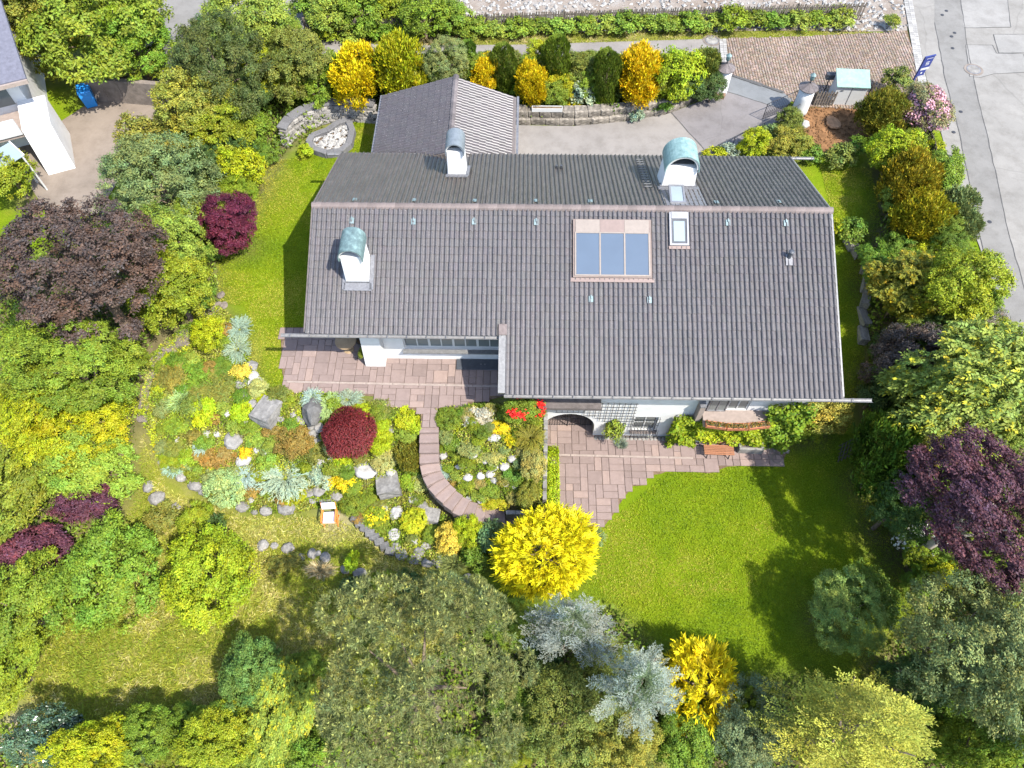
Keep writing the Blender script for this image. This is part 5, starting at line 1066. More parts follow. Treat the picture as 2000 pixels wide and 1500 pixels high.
class MB:
    """collects shapes and links them as one mesh"""

    def __init__(s):
        s.v, s.f = [], []

    def add(s, vs, fs):
        n = len(s.v)
        s.v += [tuple(v) for v in vs]
        s.f += [tuple(i + n for i in f) for f in fs]
        return s

    def box(s, x0, x1, y0, y1, z0, z1):
        return s.add([(x0, y0, z0), (x1, y0, z0), (x1, y1, z0), (x0, y1, z0), (x0, y0, z1), (x1, y0, z1), (x1, y1, z1), (x0, y1, z1)],
                     [(3, 2, 1, 0), (4, 5, 6, 7), (0, 1, 5, 4), (1, 2, 6, 5), (2, 3, 7, 6), (3, 0, 4, 7)])

    def hexa(s, p8):
        return s.add(p8, [(3, 2, 1, 0), (4, 5, 6, 7), (0, 1, 5, 4), (1, 2, 6, 5), (2, 3, 7, 6), (3, 0, 4, 7)])

    def bar(s, a, b, r, n=6, r2=None, cap=True):
        a, b = Vector(a), Vector(b)
        d = (b - a).normalized()
        u = d.orthogonal().normalized()
        w = d.cross(u)
        r2 = r if r2 is None else r2
        vs = []
        for p, rr in ((a, r), (b, r2)):
            for i in range(n):
                t = 2 * math.pi * i / n
                vs.append(p + (u * math.cos(t) + w * math.sin(t)) * rr)
        fs = [(i, (i + 1) % n, n + (i + 1) % n, n + i) for i in range(n)]
        if cap:
            fs += [tuple(reversed(range(n))), tuple(range(n, 2 * n))]
        return s.add(vs, fs)

    def tube(s, pts, rs, n=7):
        pts = [Vector(p) for p in pts]
        vs, fs = [], []
        for i, p in enumerate(pts):
            d = (pts[min(i + 1, len(pts) - 1)] - pts[max(i - 1, 0)]).normalized()
            u = d.cross(Vector((0.3, 1, 0.2))).normalized()
            w = d.cross(u)
            for k in range(n):
                t = 2 * math.pi * k / n
                vs.append(p + (u * math.cos(t) + w * math.sin(t)) * rs[i])
        for i in range(len(pts) - 1):
            for k in range(n):
                fs.append((i * n + k, i * n + (k + 1) % n, (i + 1) * n + (k + 1) % n, (i + 1) * n + k))
        fs.append(tuple(range((len(pts) - 1) * n, len(pts) * n)))
        return s.add(vs, fs)

    def lathe(s, prof, n=20, c=(0, 0, 0)):
        vs, fs = [], []
        for r, z in prof:
            for k in range(n):
                t = 2 * math.pi * k / n
                vs.append((c[0] + r * math.cos(t), c[1] + r * math.sin(t), c[2] + z))
        for i in range(len(prof) - 1):
            for k in range(n):
                fs.append((i * n + k, i * n + (k + 1) % n, (i + 1) * n + (k + 1) % n, (i + 1) * n + k))
        fs.append(tuple(reversed(range(n))))
        fs.append(tuple(range((len(prof) - 1) * n, len(prof) * n)))
        return s.add(vs, fs)

    def mesh(s, name):
        me = bpy.data.meshes.new(name)
        me.from_pydata(s.v, [], s.f)
        me.update()
        return me

    def build(s, name, mat, parent=None, loc=(0, 0, 0), rot=(0, 0, 0), smooth=False, bevel=0.0):
        me = s.mesh(name)
        if bevel:
            bm = bmesh.new()
            bm.from_mesh(me)
            bmesh.ops.bevel(bm, geom=bm.edges[:], offset=bevel, segments=1, affect='EDGES')
            bm.to_mesh(me)
            bm.free()
        if smooth:
            me.polygons.foreach_set('use_smooth', [True] * len(me.polygons))
        return link(name, me, mat, parent, loc, rot)


def sheet(name, poly, z, mat, thick=0.0):
    """a flat paved sheet; winding made to face up"""
    a = sum(poly[i][0] * poly[(i + 1) % len(poly)][1] - poly[(i + 1) % len(poly)][0] * poly[i][1] for i in range(len(poly)))
    p = list(poly) if a > 0 else list(reversed(poly))
    me = bpy.data.meshes.new(name)
    n = len(p)
    vs = [(x, y, z) for x, y in p]
    fs = [tuple(range(n))]
    if thick:
        vs += [(x, y, z - thick) for x, y in p]
        fs += [(i, n + i, n + (i + 1) % n, (i + 1) % n) for i in range(n)]
    me.from_pydata(vs, [], fs)
    me.update()
    return struct(link(name, me, mat))


def inside(px, py, poly):
    px = np.asarray(px, float)
    py = np.asarray(py, float)
    r = np.zeros(px.shape, bool)
    n = len(poly)
    for i in range(n):
        x1, y1 = poly[i]
        x2, y2 = poly[(i + 1) % n]
        if y1 == y2:
            continue
        c = ((y1 > py) != (y2 > py)) & (px < (x2 - x1) * (py - y1) / (y2 - y1) + x1)
        r ^= c
    return r


def sample_poly(poly, n, rng):
    a = np.array(poly)
    lo, hi = a.min(0), a.max(0)
    out = []
    tot = 0
    for _ in range(60):
        p = rng.uniform(lo, hi, (n, 2))
        p = p[inside(p[:, 0], p[:, 1], poly)]
        out.append(p)
        tot += len(p)
        if tot >= n:
            break
    return np.concatenate(out)[:n]


def unit(a):
    return a / np.maximum(np.linalg.norm(a, axis=-1, keepdims=True), 1e-9)


def leaf_mesh(name, pos, ax, nr, ln, wd, col, fold=0.12, mat='foliage'):
    """one kite-shaped face per leaf, with the leaf's own shade in Col"""
    pos = np.asarray(pos, np.float32)
    n = len(pos)
    ax = unit(ax)
    b = unit(np.cross(ax, nr))
    nn = np.cross(b, ax)
    ln = np.broadcast_to(np.asarray(ln, float).reshape(-1, 1), (n, 1))
    wd = np.broadcast_to(np.asarray(wd, float).reshape(-1, 1), (n, 1))
    v = np.empty((n, 4, 3), np.float32)
    v[:, 0] = pos
    mid = pos + ax * ln * 0.5 + nn * ln * fold
    v[:, 1] = mid + b * wd * 0.5
    v[:, 2] = pos + ax * ln
    v[:, 3] = mid - b * wd * 0.5
    me = bpy.data.meshes.new(name)
    me.vertices.add(n * 4)
    me.vertices.foreach_set('co', v.reshape(-1))
    me.loops.add(n * 4)
    me.loops.foreach_set('vertex_index', np.arange(n * 4, dtype=np.int32))
    me.polygons.add(n)
    me.polygons.foreach_set('loop_start', np.arange(0, n * 4, 4, dtype=np.int32))
    me.update(calc_edges=True)
    c = np.ones((n, 4, 4), np.float32)
    c[:, :, :3] = np.asarray(col, np.float32)[:, None, :]
    at = me.attributes.new('Col', 'FLOAT_COLOR', 'POINT')
    at.data.foreach_set('color', c.reshape(-1))
    me.materials.append(MATS[mat])
    return me


# ------------------------------------------------------------------ foliage patterns, all in a unit ball


def sphere_pts(n, rng, zmin=-0.5):
    z = rng.uniform(zmin, 1, n)
    t = rng.uniform(0, 2 * np.pi, n)
    r = np.sqrt(1 - z * z)
    return np.stack([r * np.cos(t), r * np.sin(t), z], 1)


def lump(d, rng, k=7, amp=0.16):
    """uneven outline: a sum of soft bumps over the directions"""
    c = sphere_pts(k, rng, -0.4)
    s = rng.uniform(-amp, amp, k)
    return 1 + (np.exp(-4 * (1 - d @ c.T)) * s).sum(1)


def shade(n, rng, amp=0.18, hue=0.12):
    br = 1 + rng.normal(0, amp, (n, 1))
    h = rng.normal(0, hue, (n, 1))
    return np.clip(br, 0.35, 1.8) * np.concatenate([1 + h, np.ones((n, 1)), 1 - h], 1)


def lobed(n, rng, lobes=16, lo=0.26, hi=0.5, amp=0.16, inner=0.3, zmin=-0.55, layers=0.78, core=0.16):
    """points on a bunch of boughs that together fill the unit ball"""
    q = np.arange(lobes) + 0.5
    z = 1 - (1 - zmin * 0.8) * q / lobes
    th = q * 2.39996 + rng.uniform(0, 6.28)
    ld = np.stack([np.sqrt(1 - z * z) * np.cos(th), np.sqrt(1 - z * z) * np.sin(th), z], 1)
    ld = unit(ld + 0.16 * rng.normal(size=(lobes, 3)))
    lr = rng.uniform(lo, hi, lobes)
    lc = ld * ((1.0 + rng.uniform(-amp, amp * 0.6, lobes)) - lr)[:, None]
    k = rng.choice(lobes, n, p=lr ** 2 / (lr ** 2).sum())
    d = unit(sphere_pts(n, rng, -0.6) + ld[k] * 0.7)
    r = lr[k] * np.where(rng.random(n) < inner, rng.uniform(0.3, layers, n), rng.uniform(layers, 1.06, n))
    c = lc[k] + d * r[:, None]
    m = rng.random(n) < core
    c[m] = (unit(rng.normal(size=(n, 3))) * (rng.random((n, 1)) ** 0.4) * 0.66)[m]
    return c, d, k


def pat_leaves(seed, nclump, per, leaf, spread=0.2, amp=0.18, inner=0.35, zmin=-0.55, width=0.55, lobes=16, up=0.35, lo=0.26, hi=0.5):
    rng = np.random.default_rng(seed)
    c, d, k = lobed(nclump, rng, lobes, lo, hi, amp, inner, zmin)
    cs = shade(lobes, rng, 0.09, 0.05)[k] * shade(nclump, rng, 0.12, 0.06)
    cr = spread * rng.uniform(0.65, 1.25, nclump)
    idx = np.repeat(np.arange(nclump), per)
    n = len(idx)
    off = unit(rng.normal(size=(n, 3))) * (rng.random((n, 1)) ** 0.5)
    off[:, 2] *= 0.6
    p = c[idx] + off * cr[idx, None]
    nr = unit(d[idx] * 0.55 + off * 0.7 + rng.normal(size=(n, 3)) * 0.42 + np.array([0, 0, up]))
    ax = unit(np.cross(nr, rng.normal(size=(n, 3))) + off * 0.5)
    col = cs[idx] * shade(n, rng, 0.16, 0.08)
    sz = leaf * rng.uniform(0.65, 1.3, n)
    return p, ax, nr, sz, sz * width, col


def pat_plume(seed, nfr, flen, blades=9, zmin=-0.5, amp=0.12, upw=0.55, bw=0.16, inner=0.45, tip=1.25):
    """feathery sprays that point outwards and up"""
    rng = np.random.default_rng(seed)
    d = sphere_pts(nfr, rng, zmin)
    r = lump(d, rng, 9, amp) * np.where(rng.random(nfr) < inner, rng.uniform(0.5, 0.8, nfr), rng.uniform(0.82, 0.98, nfr))
    dirv = unit(d + np.array([0, 0, upw]) + rng.normal(size=(nfr, 3)) * (0.22 + 0.8 * np.clip(d[:, 2:], 0, 1) ** 2))
    side = unit(np.cross(dirv, rng.normal(size=(nfr, 3))))
    base = d * r[:, None] - dirv * flen * 0.6
    L = flen * rng.uniform(0.7, 1.25, nfr)
    P, A, N, S, Wd, Cc = [], [], [], [], [], []
    fs = shade(nfr, rng, 0.13, 0.06)
    for k in range(blades):
        t = k / (blades - 1)
        sg = (0 if k == blades - 1 else (1 if k % 2 else -1))
        p = base + dirv * (L * t * 0.75)[:, None]
        a = unit(dirv + side * sg * 0.62 + rng.normal(size=(nfr, 3)) * 0.16)
        P.append(p); A.append(a)
        N.append(unit(np.cross(dirv, side) + rng.normal(size=(nfr, 3)) * 0.3))
        l = L * (0.5 if sg else 0.55) * rng.uniform(0.8, 1.2, nfr)
        S.append(l); Wd.append(l * bw * 2.0)
        Cc.append(fs * (0.72 + (tip - 0.72) * t) * shade(nfr, rng, 0.08, 0.04))
    return [np.concatenate(x) for x in (P, A, N, S, Wd, Cc)]


def pat_brush(seed, n, leaf, amp=0.2, zmin=-0.6, width=0.3):
    """yew-like: short upright brush tips over a lumpy body"""
    rng = np.random.default_rng(seed)
    nc = n // 14
    c, d, kk = lobed(nc, rng, 24, 0.22, 0.42, 0.14, 0.2, zmin)
    idx = np.repeat(np.arange(nc), 14)
    off = rng.normal(size=(len(idx), 3)) * 0.055
    dirv = unit(d[idx] * 0.6 + np.array([0, 0, 0.75]) + rng.normal(size=(len(idx), 3)) * 0.38)
    cs = shade(nc, rng, 0.15, 0.09)
    L = leaf * rng.uniform(0.6, 1.4, len(idx))
    nr = unit(d[idx] + rng.normal(size=(len(idx), 3)) * 0.5)
    return c[idx] + off, dirv, nr, L, L * width, cs[idx] * shade(len(idx), rng, 0.16, 0.08)


def pat_column(seed, n, leaf):
    rng = np.random.default_rng(seed)
    z = rng.uniform(-1, 0.98, n)
    t = rng.uniform(0, 2 * np.pi, n)
    prof = np.minimum(1.0, 1.35 * np.sqrt(np.clip(1 - np.clip((z + 0.25) / 1.25, 0, 1) ** 1.6, 0, 1))) * 0.95
    fl = 1 + 0.10 * np.sin(3 * t + 2 * z + seed) + 0.07 * np.sin(7 * t + 5 * z)
    r = prof * fl * rng.uniform(0.82, 1.0, n)
    d = np.stack([np.cos(t), np.sin(t), 0 * t], 1)
    p = d * r[:, None] + np.array([0, 0, 1.0]) * z[:, None]
    dirv = unit(d * 0.45 + np.array([0, 0, 1.0]) + rng.normal(size=(n, 3)) * 0.22)
    L = leaf * rng.uniform(0.6, 1.4, n)
    streak = shade(1, rng, 0, 0) * (1 + 0.18 * np.sin(9 * t + 3 * np.sin(2 * z)))[:, None]
    return p - dirv * L[:, None] * 0.5, dirv, unit(d + rng.normal(size=(n, 3)) * 0.4), L, L * 0.35, streak * shade(n, rng, 0.16, 0.07)


def pat_juniper(seed, nbr=170, per=22, blade=0.2):
    """arching branches that radiate from the middle"""
    rng = np.random.default_rng(seed)
    t = rng.uniform(0, 2 * np.pi, nbr)
    rise = rng.uniform(0.15, 1.5, nbr)
    L = rng.uniform(0.6, 1.08, nbr)
    out = np.stack([np.cos(t), np.sin(t), 0 * t], 1)
    idx = np.repeat(np.arange(nbr), per)
    u = np.tile(np.linspace(0.12, 1, per), nbr)
    p = out[idx] * (L[idx] * u * np.minimum(1, 1.25 - 0.3 * rise[idx]))[:, None]
    p[:, 2] = -0.75 + rise[idx] * (1.5 * u - 0.75 * u * u)
    fwd = unit(out[idx] + np.array([0, 0, 1.0]) * (rise[idx] * (1.1 - 1.2 * u) * 0.8)[:, None])
    side = np.cross(fwd, np.array([0, 0, 1.0]))
    n = len(idx)
    a = unit(fwd + side * (rng.choice([-1, 1], n) * rng.uniform(0.1, 0.75, n))[:, None] + rng.normal(size=(n, 3)) * 0.2)
    l = blade * rng.uniform(0.6, 1.2, n) * (1.15 - 0.5 * u)
    bs = shade(nbr, rng, 0.12, 0.05)
    nr = unit(np.array([0, 0, 1.0]) + rng.normal(size=(n, 3)) * 0.5)
    return p, a, nr, l, l * 0.24, bs[idx] * (0.8 + 0.35 * u)[:, None] * shade(n, rng, 0.1, 0.05)


def pat_weep(seed, n=16000, blade=0.09):
    """fine threads hanging down over a dome"""
    rng = np.random.default_rng(seed)
    c, d, kk = lobed(n, rng, 14, 0.4, 0.62, 0.12, 0.1, -0.35, 0.85)
    down = unit(np.stack([d[:, 0], d[:, 1], -0.9 + 0 * d[:, 2]], 1) + rng.normal(size=(n, 3)) * 0.5)
    l = blade * rng.uniform(0.6, 1.3, n)
    return c, down, unit(d + rng.normal(size=(n, 3)) * 0.35), l, l * 0.3, shade(n, rng, 0.25, 0.1)


def pat_feather(seed, nspray=520, flen=0.3, pairs=6):
    """pinnate sprays lying out from the crown, tips lighter"""
    rng = np.random.default_rng(seed)
    c0, d, kk = lobed(nspray, rng, 34, 0.18, 0.36, 0.18, 0.3, -0.45)
    dirv = unit(np.stack([d[:, 0], d[:, 1], 0.25 * d[:, 2] - 0.05], 1) * 0.8 + rng.normal(size=(nspray, 3)) * 0.35 + np.array([-0.35, -0.25, 0]))
    upn = unit(d * 0.5 + np.array([0, 0, 0.9]) + rng.normal(size=(nspray, 3)) * 0.3)
    side = unit(np.cross(dirv, upn))
    L = flen * rng.uniform(0.7, 1.3, nspray)
    P, A, N, S, Wd, Cc = [], [], [], [], [], []
    fs = shade(nspray, rng, 0.14, 0.07)
    yel = rng.random(nspray) < 0.3
    for k in range(pairs * 2 + 1):
        t = (k // 2) / pairs
        sg = 0 if k == pairs * 2 else (1 if k % 2 else -1)
        p = c0 + dirv * (L * (t - 0.5))[:, None]
        P.append(p)
        A.append(unit(dirv * 0.6 + side * sg + rng.normal(size=(nspray, 3)) * 0.2))
        N.append(unit(upn + rng.normal(size=(nspray, 3)) * 0.3))
        l = L * 0.42 * rng.uniform(0.8, 1.2, nspray)
        S.append(l); Wd.append(l * 0.5)
        tipc = np.where((yel & (t > 0.55))[:, None], np.array([[1.9, 1.4, 0.6]]), np.array([[1.0, 1.0, 1.0]]))
        Cc.append(fs * tipc * shade(nspray, rng, 0.1, 0.05))
    return [np.concatenate(x) for x in (P, A, N, S, Wd, Cc)]


def pat_pine(seed, ntuft=2000, need=30, nl=0.056):
    rng = np.random.default_rng(seed)
    c, d0, k = lobed(ntuft, rng, 64, 0.12, 0.24, 0.3, 0.1, -0.4, 0.85, 0.1)
    d = unit(d0 * 0.7 + np.array([0, 0, 0.75]) + rng.normal(size=(ntuft, 3)) * 0.2)
    idx = np.repeat(np.arange(ntuft), need)
    n = len(idx)
    a = unit(d[idx] * 0.5 + unit(rng.normal(size=(n, 3))) * 1.0)
    ts = shade(ntuft, rng, 0.18, 0.08)
    l = nl * rng.uniform(0.75, 1.2, n)
    P = [c[idx]]; A = [a]; N = [unit(rng.normal(size=(n, 3)))]; S = [l]; Wd = [l * 0.10]; C = [ts[idx] * shade(n, rng, 0.12, 0.05)]
    m = rng.random(ntuft) < 0.72
    for q in range(3):
        cc = c[m] + rng.normal(size=(m.sum(), 3)) * 0.012
        P.append(cc); A.append(unit(np.array([0, 0, 1.0]) + d[m] * 0.5 + rng.normal(size=(m.sum(), 3)) * 0.25))
        N.append(unit(rng.normal(size=(m.sum(), 3))))
        l = nl * 1.15 * rng.uniform(0.6, 1.2, m.sum())
        S.append(l); Wd.append(l * 0.32)
        C.append(np.array([[2.3, 2.15, 1.9]]) * shade(m.sum(), rng, 0.15, 0.05))
    return [np.concatenate(x) for x in (P, A, N, S, Wd, C)]


def pat_spruce(seed, levels=12, gap=0.1, tw=0.2, bare=0.0, inner=(1, 1, 1)):
    """whorls of branches with side twigs, every twig a row of needles"""
    rng = np.random.default_rng(seed)
    P, A, N, S, Wd, C = [], [], [], [], [], []
    for lv in range(levels):
        t = lv / (levels - 1)
        z = -0.75 + 1.65 * t
        R = (1.02 - 0.86 * t) * rng.uniform(0.85, 1.08)
        nb = int(round(10 - 5 * t))
        for b in range(nb):
            if rng.random() < bare:
                continue
            th = 2 * np.pi * (b + rng.uniform(-0.3, 0.3)) / nb + lv * 1.3
            Rb = R * rng.uniform(0.75, 1.1)
            fwd = np.array([np.cos(th), np.sin(th), 0.22 + 0.25 * t])
            fwd /= np.linalg.norm(fwd)
            side = np.array([-np.sin(th), np.cos(th), 0.0])
            bsh = shade(1, rng, 0.13, 0.05)
            nt_ = int(max(4, Rb / 0.05))
            for q in range(nt_):
                u = 0.18 + 0.82 * (q + 0.5) / nt_
                o = np.array([0, 0, z]) + fwd * Rb * u + np.array([0, 0, -0.16 * u * u * Rb])
                tl = tw * (1.1 - 0.75 * u) * rng.uniform(0.8, 1.2) + 0.035
                for sg in (-1, 1):
                    td = unit(fwd * 0.75 + side * sg * 0.85 + rng.normal(size=3) * 0.12)
                    nn = max(4, int(tl / 0.0115))
                    uu = (np.arange(nn) + 0.5) / nn
                    pp = o + td * (tl * uu)[:, None]
                    aa = unit(td * 0.85 + np.cross(td, [0, 0, 1.0]) * rng.choice([-1, 1], nn)[:, None] * 0.75 + rng.normal(size=(nn, 3)) * 0.25 + np.array([0, 0, 0.2]))
                    ll = 0.034 * rng.uniform(0.7, 1.3, nn)
                    P.append(pp); A.append(aa); N.append(unit(rng.normal(size=(nn, 3)) * 0.5 + np.array([0, 0, 1.0]))); S.append(ll); Wd.append(ll * 0.36)
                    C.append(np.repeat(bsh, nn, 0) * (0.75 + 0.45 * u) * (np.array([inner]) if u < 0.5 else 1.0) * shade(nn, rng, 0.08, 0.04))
    return [np.concatenate(x) for x in (P, A, N, S, Wd, C)]


def pat_tuft(seed, n=700):
    rng = np.random.default_rng(seed)
    t = rng.uniform(0, 2 * np.pi, n)
    lean = rng.uniform(0.1, 1.3, n)
    p = np.stack([np.cos(t) * 0.15 * rng.random(n), np.sin(t) * 0.15 * rng.random(n), -0.9 + 0 * t], 1)
    a = unit(np.stack([np.cos(t) * lean, np.sin(t) * lean, 0.9 + 0 * t], 1))
    l = rng.uniform(0.7, 1.5, n)
    return p, a, unit(rng.normal(size=(n, 3))), l, 0.07 + 0 * l, shade(n, rng, 0.2, 0.08)


def pat_open(seed):
    p = pat_leaves(seed, 240, 9, 0.09, 0.26, 0.3, 0.5)
    return p


PROTO = {}


def proto(kind, i):
    key = (kind, i)
    if key in PROTO:
        return PROTO[key]
    s = 1000 + 37 * i + sum(map(ord, kind))
    if kind == 'tree':
        d = pat_leaves(s, 480, 62, 0.050, 0.105, 0.2, 0.12, lobes=30, lo=0.2, hi=0.4)
    elif kind == 'bigtree':
        d = pat_leaves(s, 950, 52, 0.036, 0.072, 0.18, 0.12, lobes=50, lo=0.14, hi=0.3)
    elif kind == 'treefine':
        d = pat_leaves(s, 620, 52, 0.042, 0.088, 0.2, 0.12, width=0.42, lobes=38, up=0.5, lo=0.17, hi=0.36)
    elif kind == 'shrub':
        d = pat_leaves(s, 230, 48, 0.078, 0.145, 0.18, 0.12, lobes=18, lo=0.22, hi=0.44)
    elif kind == 'tall':
        d = pat_leaves(s, 130, 26, 0.15, 0.22, 0.2, 0.4, zmin=-0.95, lobes=12)
    elif kind == 'small':
        d = pat_leaves(s, 90, 26, 0.17, 0.22, 0.16, 0.2, lobes=10)
    elif kind == 'fine':
        d = pat_leaves(s, 420, 24, 0.075, 0.11, 0.04, 0.1, width=0.5, lobes=30)
    elif kind == 'plume':
        d = pat_plume(s, 1900, 0.20, 11, -0.55, 0.14, 0.4, 0.11)
    elif kind == 'plumebig':
        d = pat_plume(s, 900, 0.30, 13, -0.55, 0.22, 0.5, 0.10)
    elif kind == 'brush':
        d = pat_brush(s, 16000, 0.12)
    elif kind == 'column':
        d = pat_column(s, 8000, 0.14)
    elif kind == 'juniper':
        d = pat_juniper(s)
    elif kind == 'weep':
        d = pat_weep(s)
    elif kind == 'feather':
        d = pat_feather(s, 2300, 0.135, 5)
    elif kind == 'pine':
        d = pat_pine(s)
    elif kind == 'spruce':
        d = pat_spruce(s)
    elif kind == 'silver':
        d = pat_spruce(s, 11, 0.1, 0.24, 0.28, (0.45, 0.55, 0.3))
    elif kind == 'tuft':
        d = pat_tuft(s)
    else:
        d = pat_open(s)
    PROTO[key] = leaf_mesh('crown_' + kind, *d)
    return PROTO[key]


NVAR = dict(silver=2, bigtree=2, tree=4, treefine=4, shrub=5, small=5, fine=3, plume=2, brush=3, column=2, juniper=3, feather=2, pine=2, spruce=2, tuft=2, tall=2)

TINT = dict(sage=(.21, .28, .055),lemon=(.62, .52, .008),
    dark=(.075, .095, .022), dark2=(.06, .105, .022), green=(.11, .185, .016), green2=(.145, .225, .018), mid=(.16, .215, .017), dgreen=(.12, .175, .016),
    lgreen=(.20, .265, .03), ygreen=(.19, .235, .012), ygreen2=(.23, .29, .012), ygreen3=(.24, .245, .03), lime=(.26, .32, .010), vlime=(.30, .35, .008),
    ogreen=(.145, .175, .028), olive=(.18, .175, .030), olive2=(.19, .20, .022), oliveg=(.17, .165, .018), ylolive=(.29, .27, .07), goldolive=(.24, .20, .012), goldolive2=(.30, .26, .010),
    gold=(.58, .43, .006), gold2=(.52, .44, .008), goldgreen=(.28, .29, .006), goldor=(.70, .42, .01), yellowpale=(.55, .44, .06), yellowleaf=(.38, .34, .05),
    purple=(.10, .017, .034), purple2=(.10, .036, .05), purple3=(.10, .036, .048), brownpurple=(.082, .056, .043), brownpurple2=(.10, .072, .066), red=(.14, .02, .022),
    bluegreen=(.15, .21, .065), bluegreen2=(.115, .18, .035), greygreen=(.18, .22, .065), greygreen2=(.20, .22, .075), greydark=(.15, .165, .075), bluegrey=(.25, .32, .22), bluegrey2=(.23, .31, .21),
    silver=(.225, .25, .20), silverg=(.27, .37, .26), paleblue=(.28, .37, .30), palegreen=(.30, .38, .13), palegreen2=(.36, .36, .11), domelime=(.44, .46, .015),
    bronze=(.24, .16, .035), pine=(.165, .18, .055), yspruce=(.31, .335, .045), locust=(.20, .235, .04), twig=(.20, .155, .145), flower=(.25, .265, .03), glossy=(.075, .125, .06),
    pinkleaf=(.22, .20, .09), cream=(.38, .34, .23), straw=(.42, .35, .18), )


def trunk_mesh(seed, pale=False):
    """a tapered stem with limbs; unit height to the crown centre, limbs reach into a unit crown"""
    rng = random.Random(seed)
    m = MB()
    pts = [(0, 0, -0.1), (0.02, 0.01, 0.3), (-0.02, 0.03, 0.6), (0.0, 0.0, 0.85), (0.03, 0, 1.1)]
    m.tube(pts, [0.075, 0.06, 0.05, 0.035, 0.012], 8)
    for k in range(9):
        t = 2 * math.pi * k / 9 + rng.uniform(-0.3, 0.3)
        z0 = rng.uniform(0.5, 0.9)
        r = rng.uniform(0.25, 0.5)
        e = (math.cos(t) * r, math.sin(t) * r, z0 + rng.uniform(0.1, 0.5))
        mid = (e[0] * 0.45, e[1] * 0.45, z0 + 0.08)
        m.tube([(0, 0, z0 - 0.05), mid, e], [0.03, 0.02, 0.006], 5)
    me = m.mesh('trunk')
    me.polygons.foreach_set('use_smooth', [True] * len(me.polygons))
    me.materials.append(MATS['pale_bark' if pale else 'bark'])
    return me


TRUNKS = [trunk_mesh(i) for i in range(3)]
PALE_TRUNK = trunk_mesh(9, True)


def flower_mesh(name, n, size, seed, zmin=-0.2, clusters=0):
    rng = np.random.default_rng(seed)
    d = sphere_pts(n, rng, zmin)
    if clusters:
        c = sphere_pts(clusters, rng, -0.1)
        d = unit(c[rng.integers(0, clusters, n)] + rng.normal(size=(n, 3)) * 0.12)
    p = d * rng.uniform(0.9, 1.06, (n, 1))
    if not clusters:
        p, d, kk = lobed(n, rng, 18, 0.22, 0.44, 0.2, 0.0, zmin, 0.95)
    nr = unit(d + rng.normal(size=(n, 3)) * 0.5)
    ax = unit(np.cross(nr, rng.normal(size=(n, 3))))
    s = size * rng.uniform(0.7, 1.3, n)
    return leaf_mesh(name, p, ax, nr, s, s * 0.9, shade(n, rng, 0.12, 0.06))


FLOWERS = {
    'whiteflower': (flower_mesh('flowers', 900, 0.10, 1), (.75, .75, .70, 1)),
    'pink': (flower_mesh('flowers', 2600, 0.085, 2, -0.5), (.50, .27, .31, 1)),
    'yellowflower': (flower_mesh('flowers', 260, 0.16, 3), (.80, .60, .01, 1)),
    'redflower': (flower_mesh('flowers', 320, 0.13, 4, 0.0, 11), (.75, .025, .02, 1)),
}


def plant(i, rec):
    kind, x, y, gz, zc, rx, ry, rz, tint, name, cat, label, group, extra = rec
    rng = random.Random(i * 13 + 5)
    var = i % NVAR.get(kind, 1)
    me = proto(kind, var)
    if tint == 'glossy':
        key = ('glossy', var)
        if key not in PROTO:
            PROTO[key] = me.copy()
            PROTO[key].materials.clear()
            PROTO[key].materials.append(MATS['glossy_foliage'])
        me = PROTO[key]
    rot = (0, 0, rng.choice((0, math.pi)) + rng.uniform(-0.35, 0.35))
    if kind in ('juniper', 'fine', 'weep', 'tuft', 'pine', 'spruce', 'silver') and 0.8 < rx / max(ry, .01) < 1.25:
        rot = (0, 0, rng.uniform(0, 6.28))
    col = tuple(min(c * rng.uniform(0.95, 1.09) * 0.92, 0.85) for c in TINT[tint]) + (1,)
    sc = (rx, ry, rz)
    if extra == 'balc':
        gz = 2.05
        extra = None
    small = cat == 'plant' or (zc + rz) < 1.6
    if small and not extra:
        o = link(name, me, None, None, (x, y, gz + zc), rot, sc)
        o.color = col
        return tag(o, label, cat, group)
    root = thing(name, label, cat, (x, y, gz), 0, group)
    o = link('crown' if cat == 'tree' else 'foliage', me, None, root, (0, 0, zc), rot, sc)
    o.color = col
    w = 0.55 * (rx + ry)
    bark = PALE_TRUNK if tint in ('purple3', 'twig', 'pinkleaf') else TRUNKS[i % 3]
    link('trunk' if cat == 'tree' else 'stem', bark, None, root, (0, 0, 0), (0, 0, rng.uniform(0, 6)), (w, w, max(zc, 0.15)))
    if extra:
        fm, fc = FLOWERS[extra]
        f = link('blossoms', fm, None, root, (0, 0, zc), rot, sc)
        f.color = fc
    return root


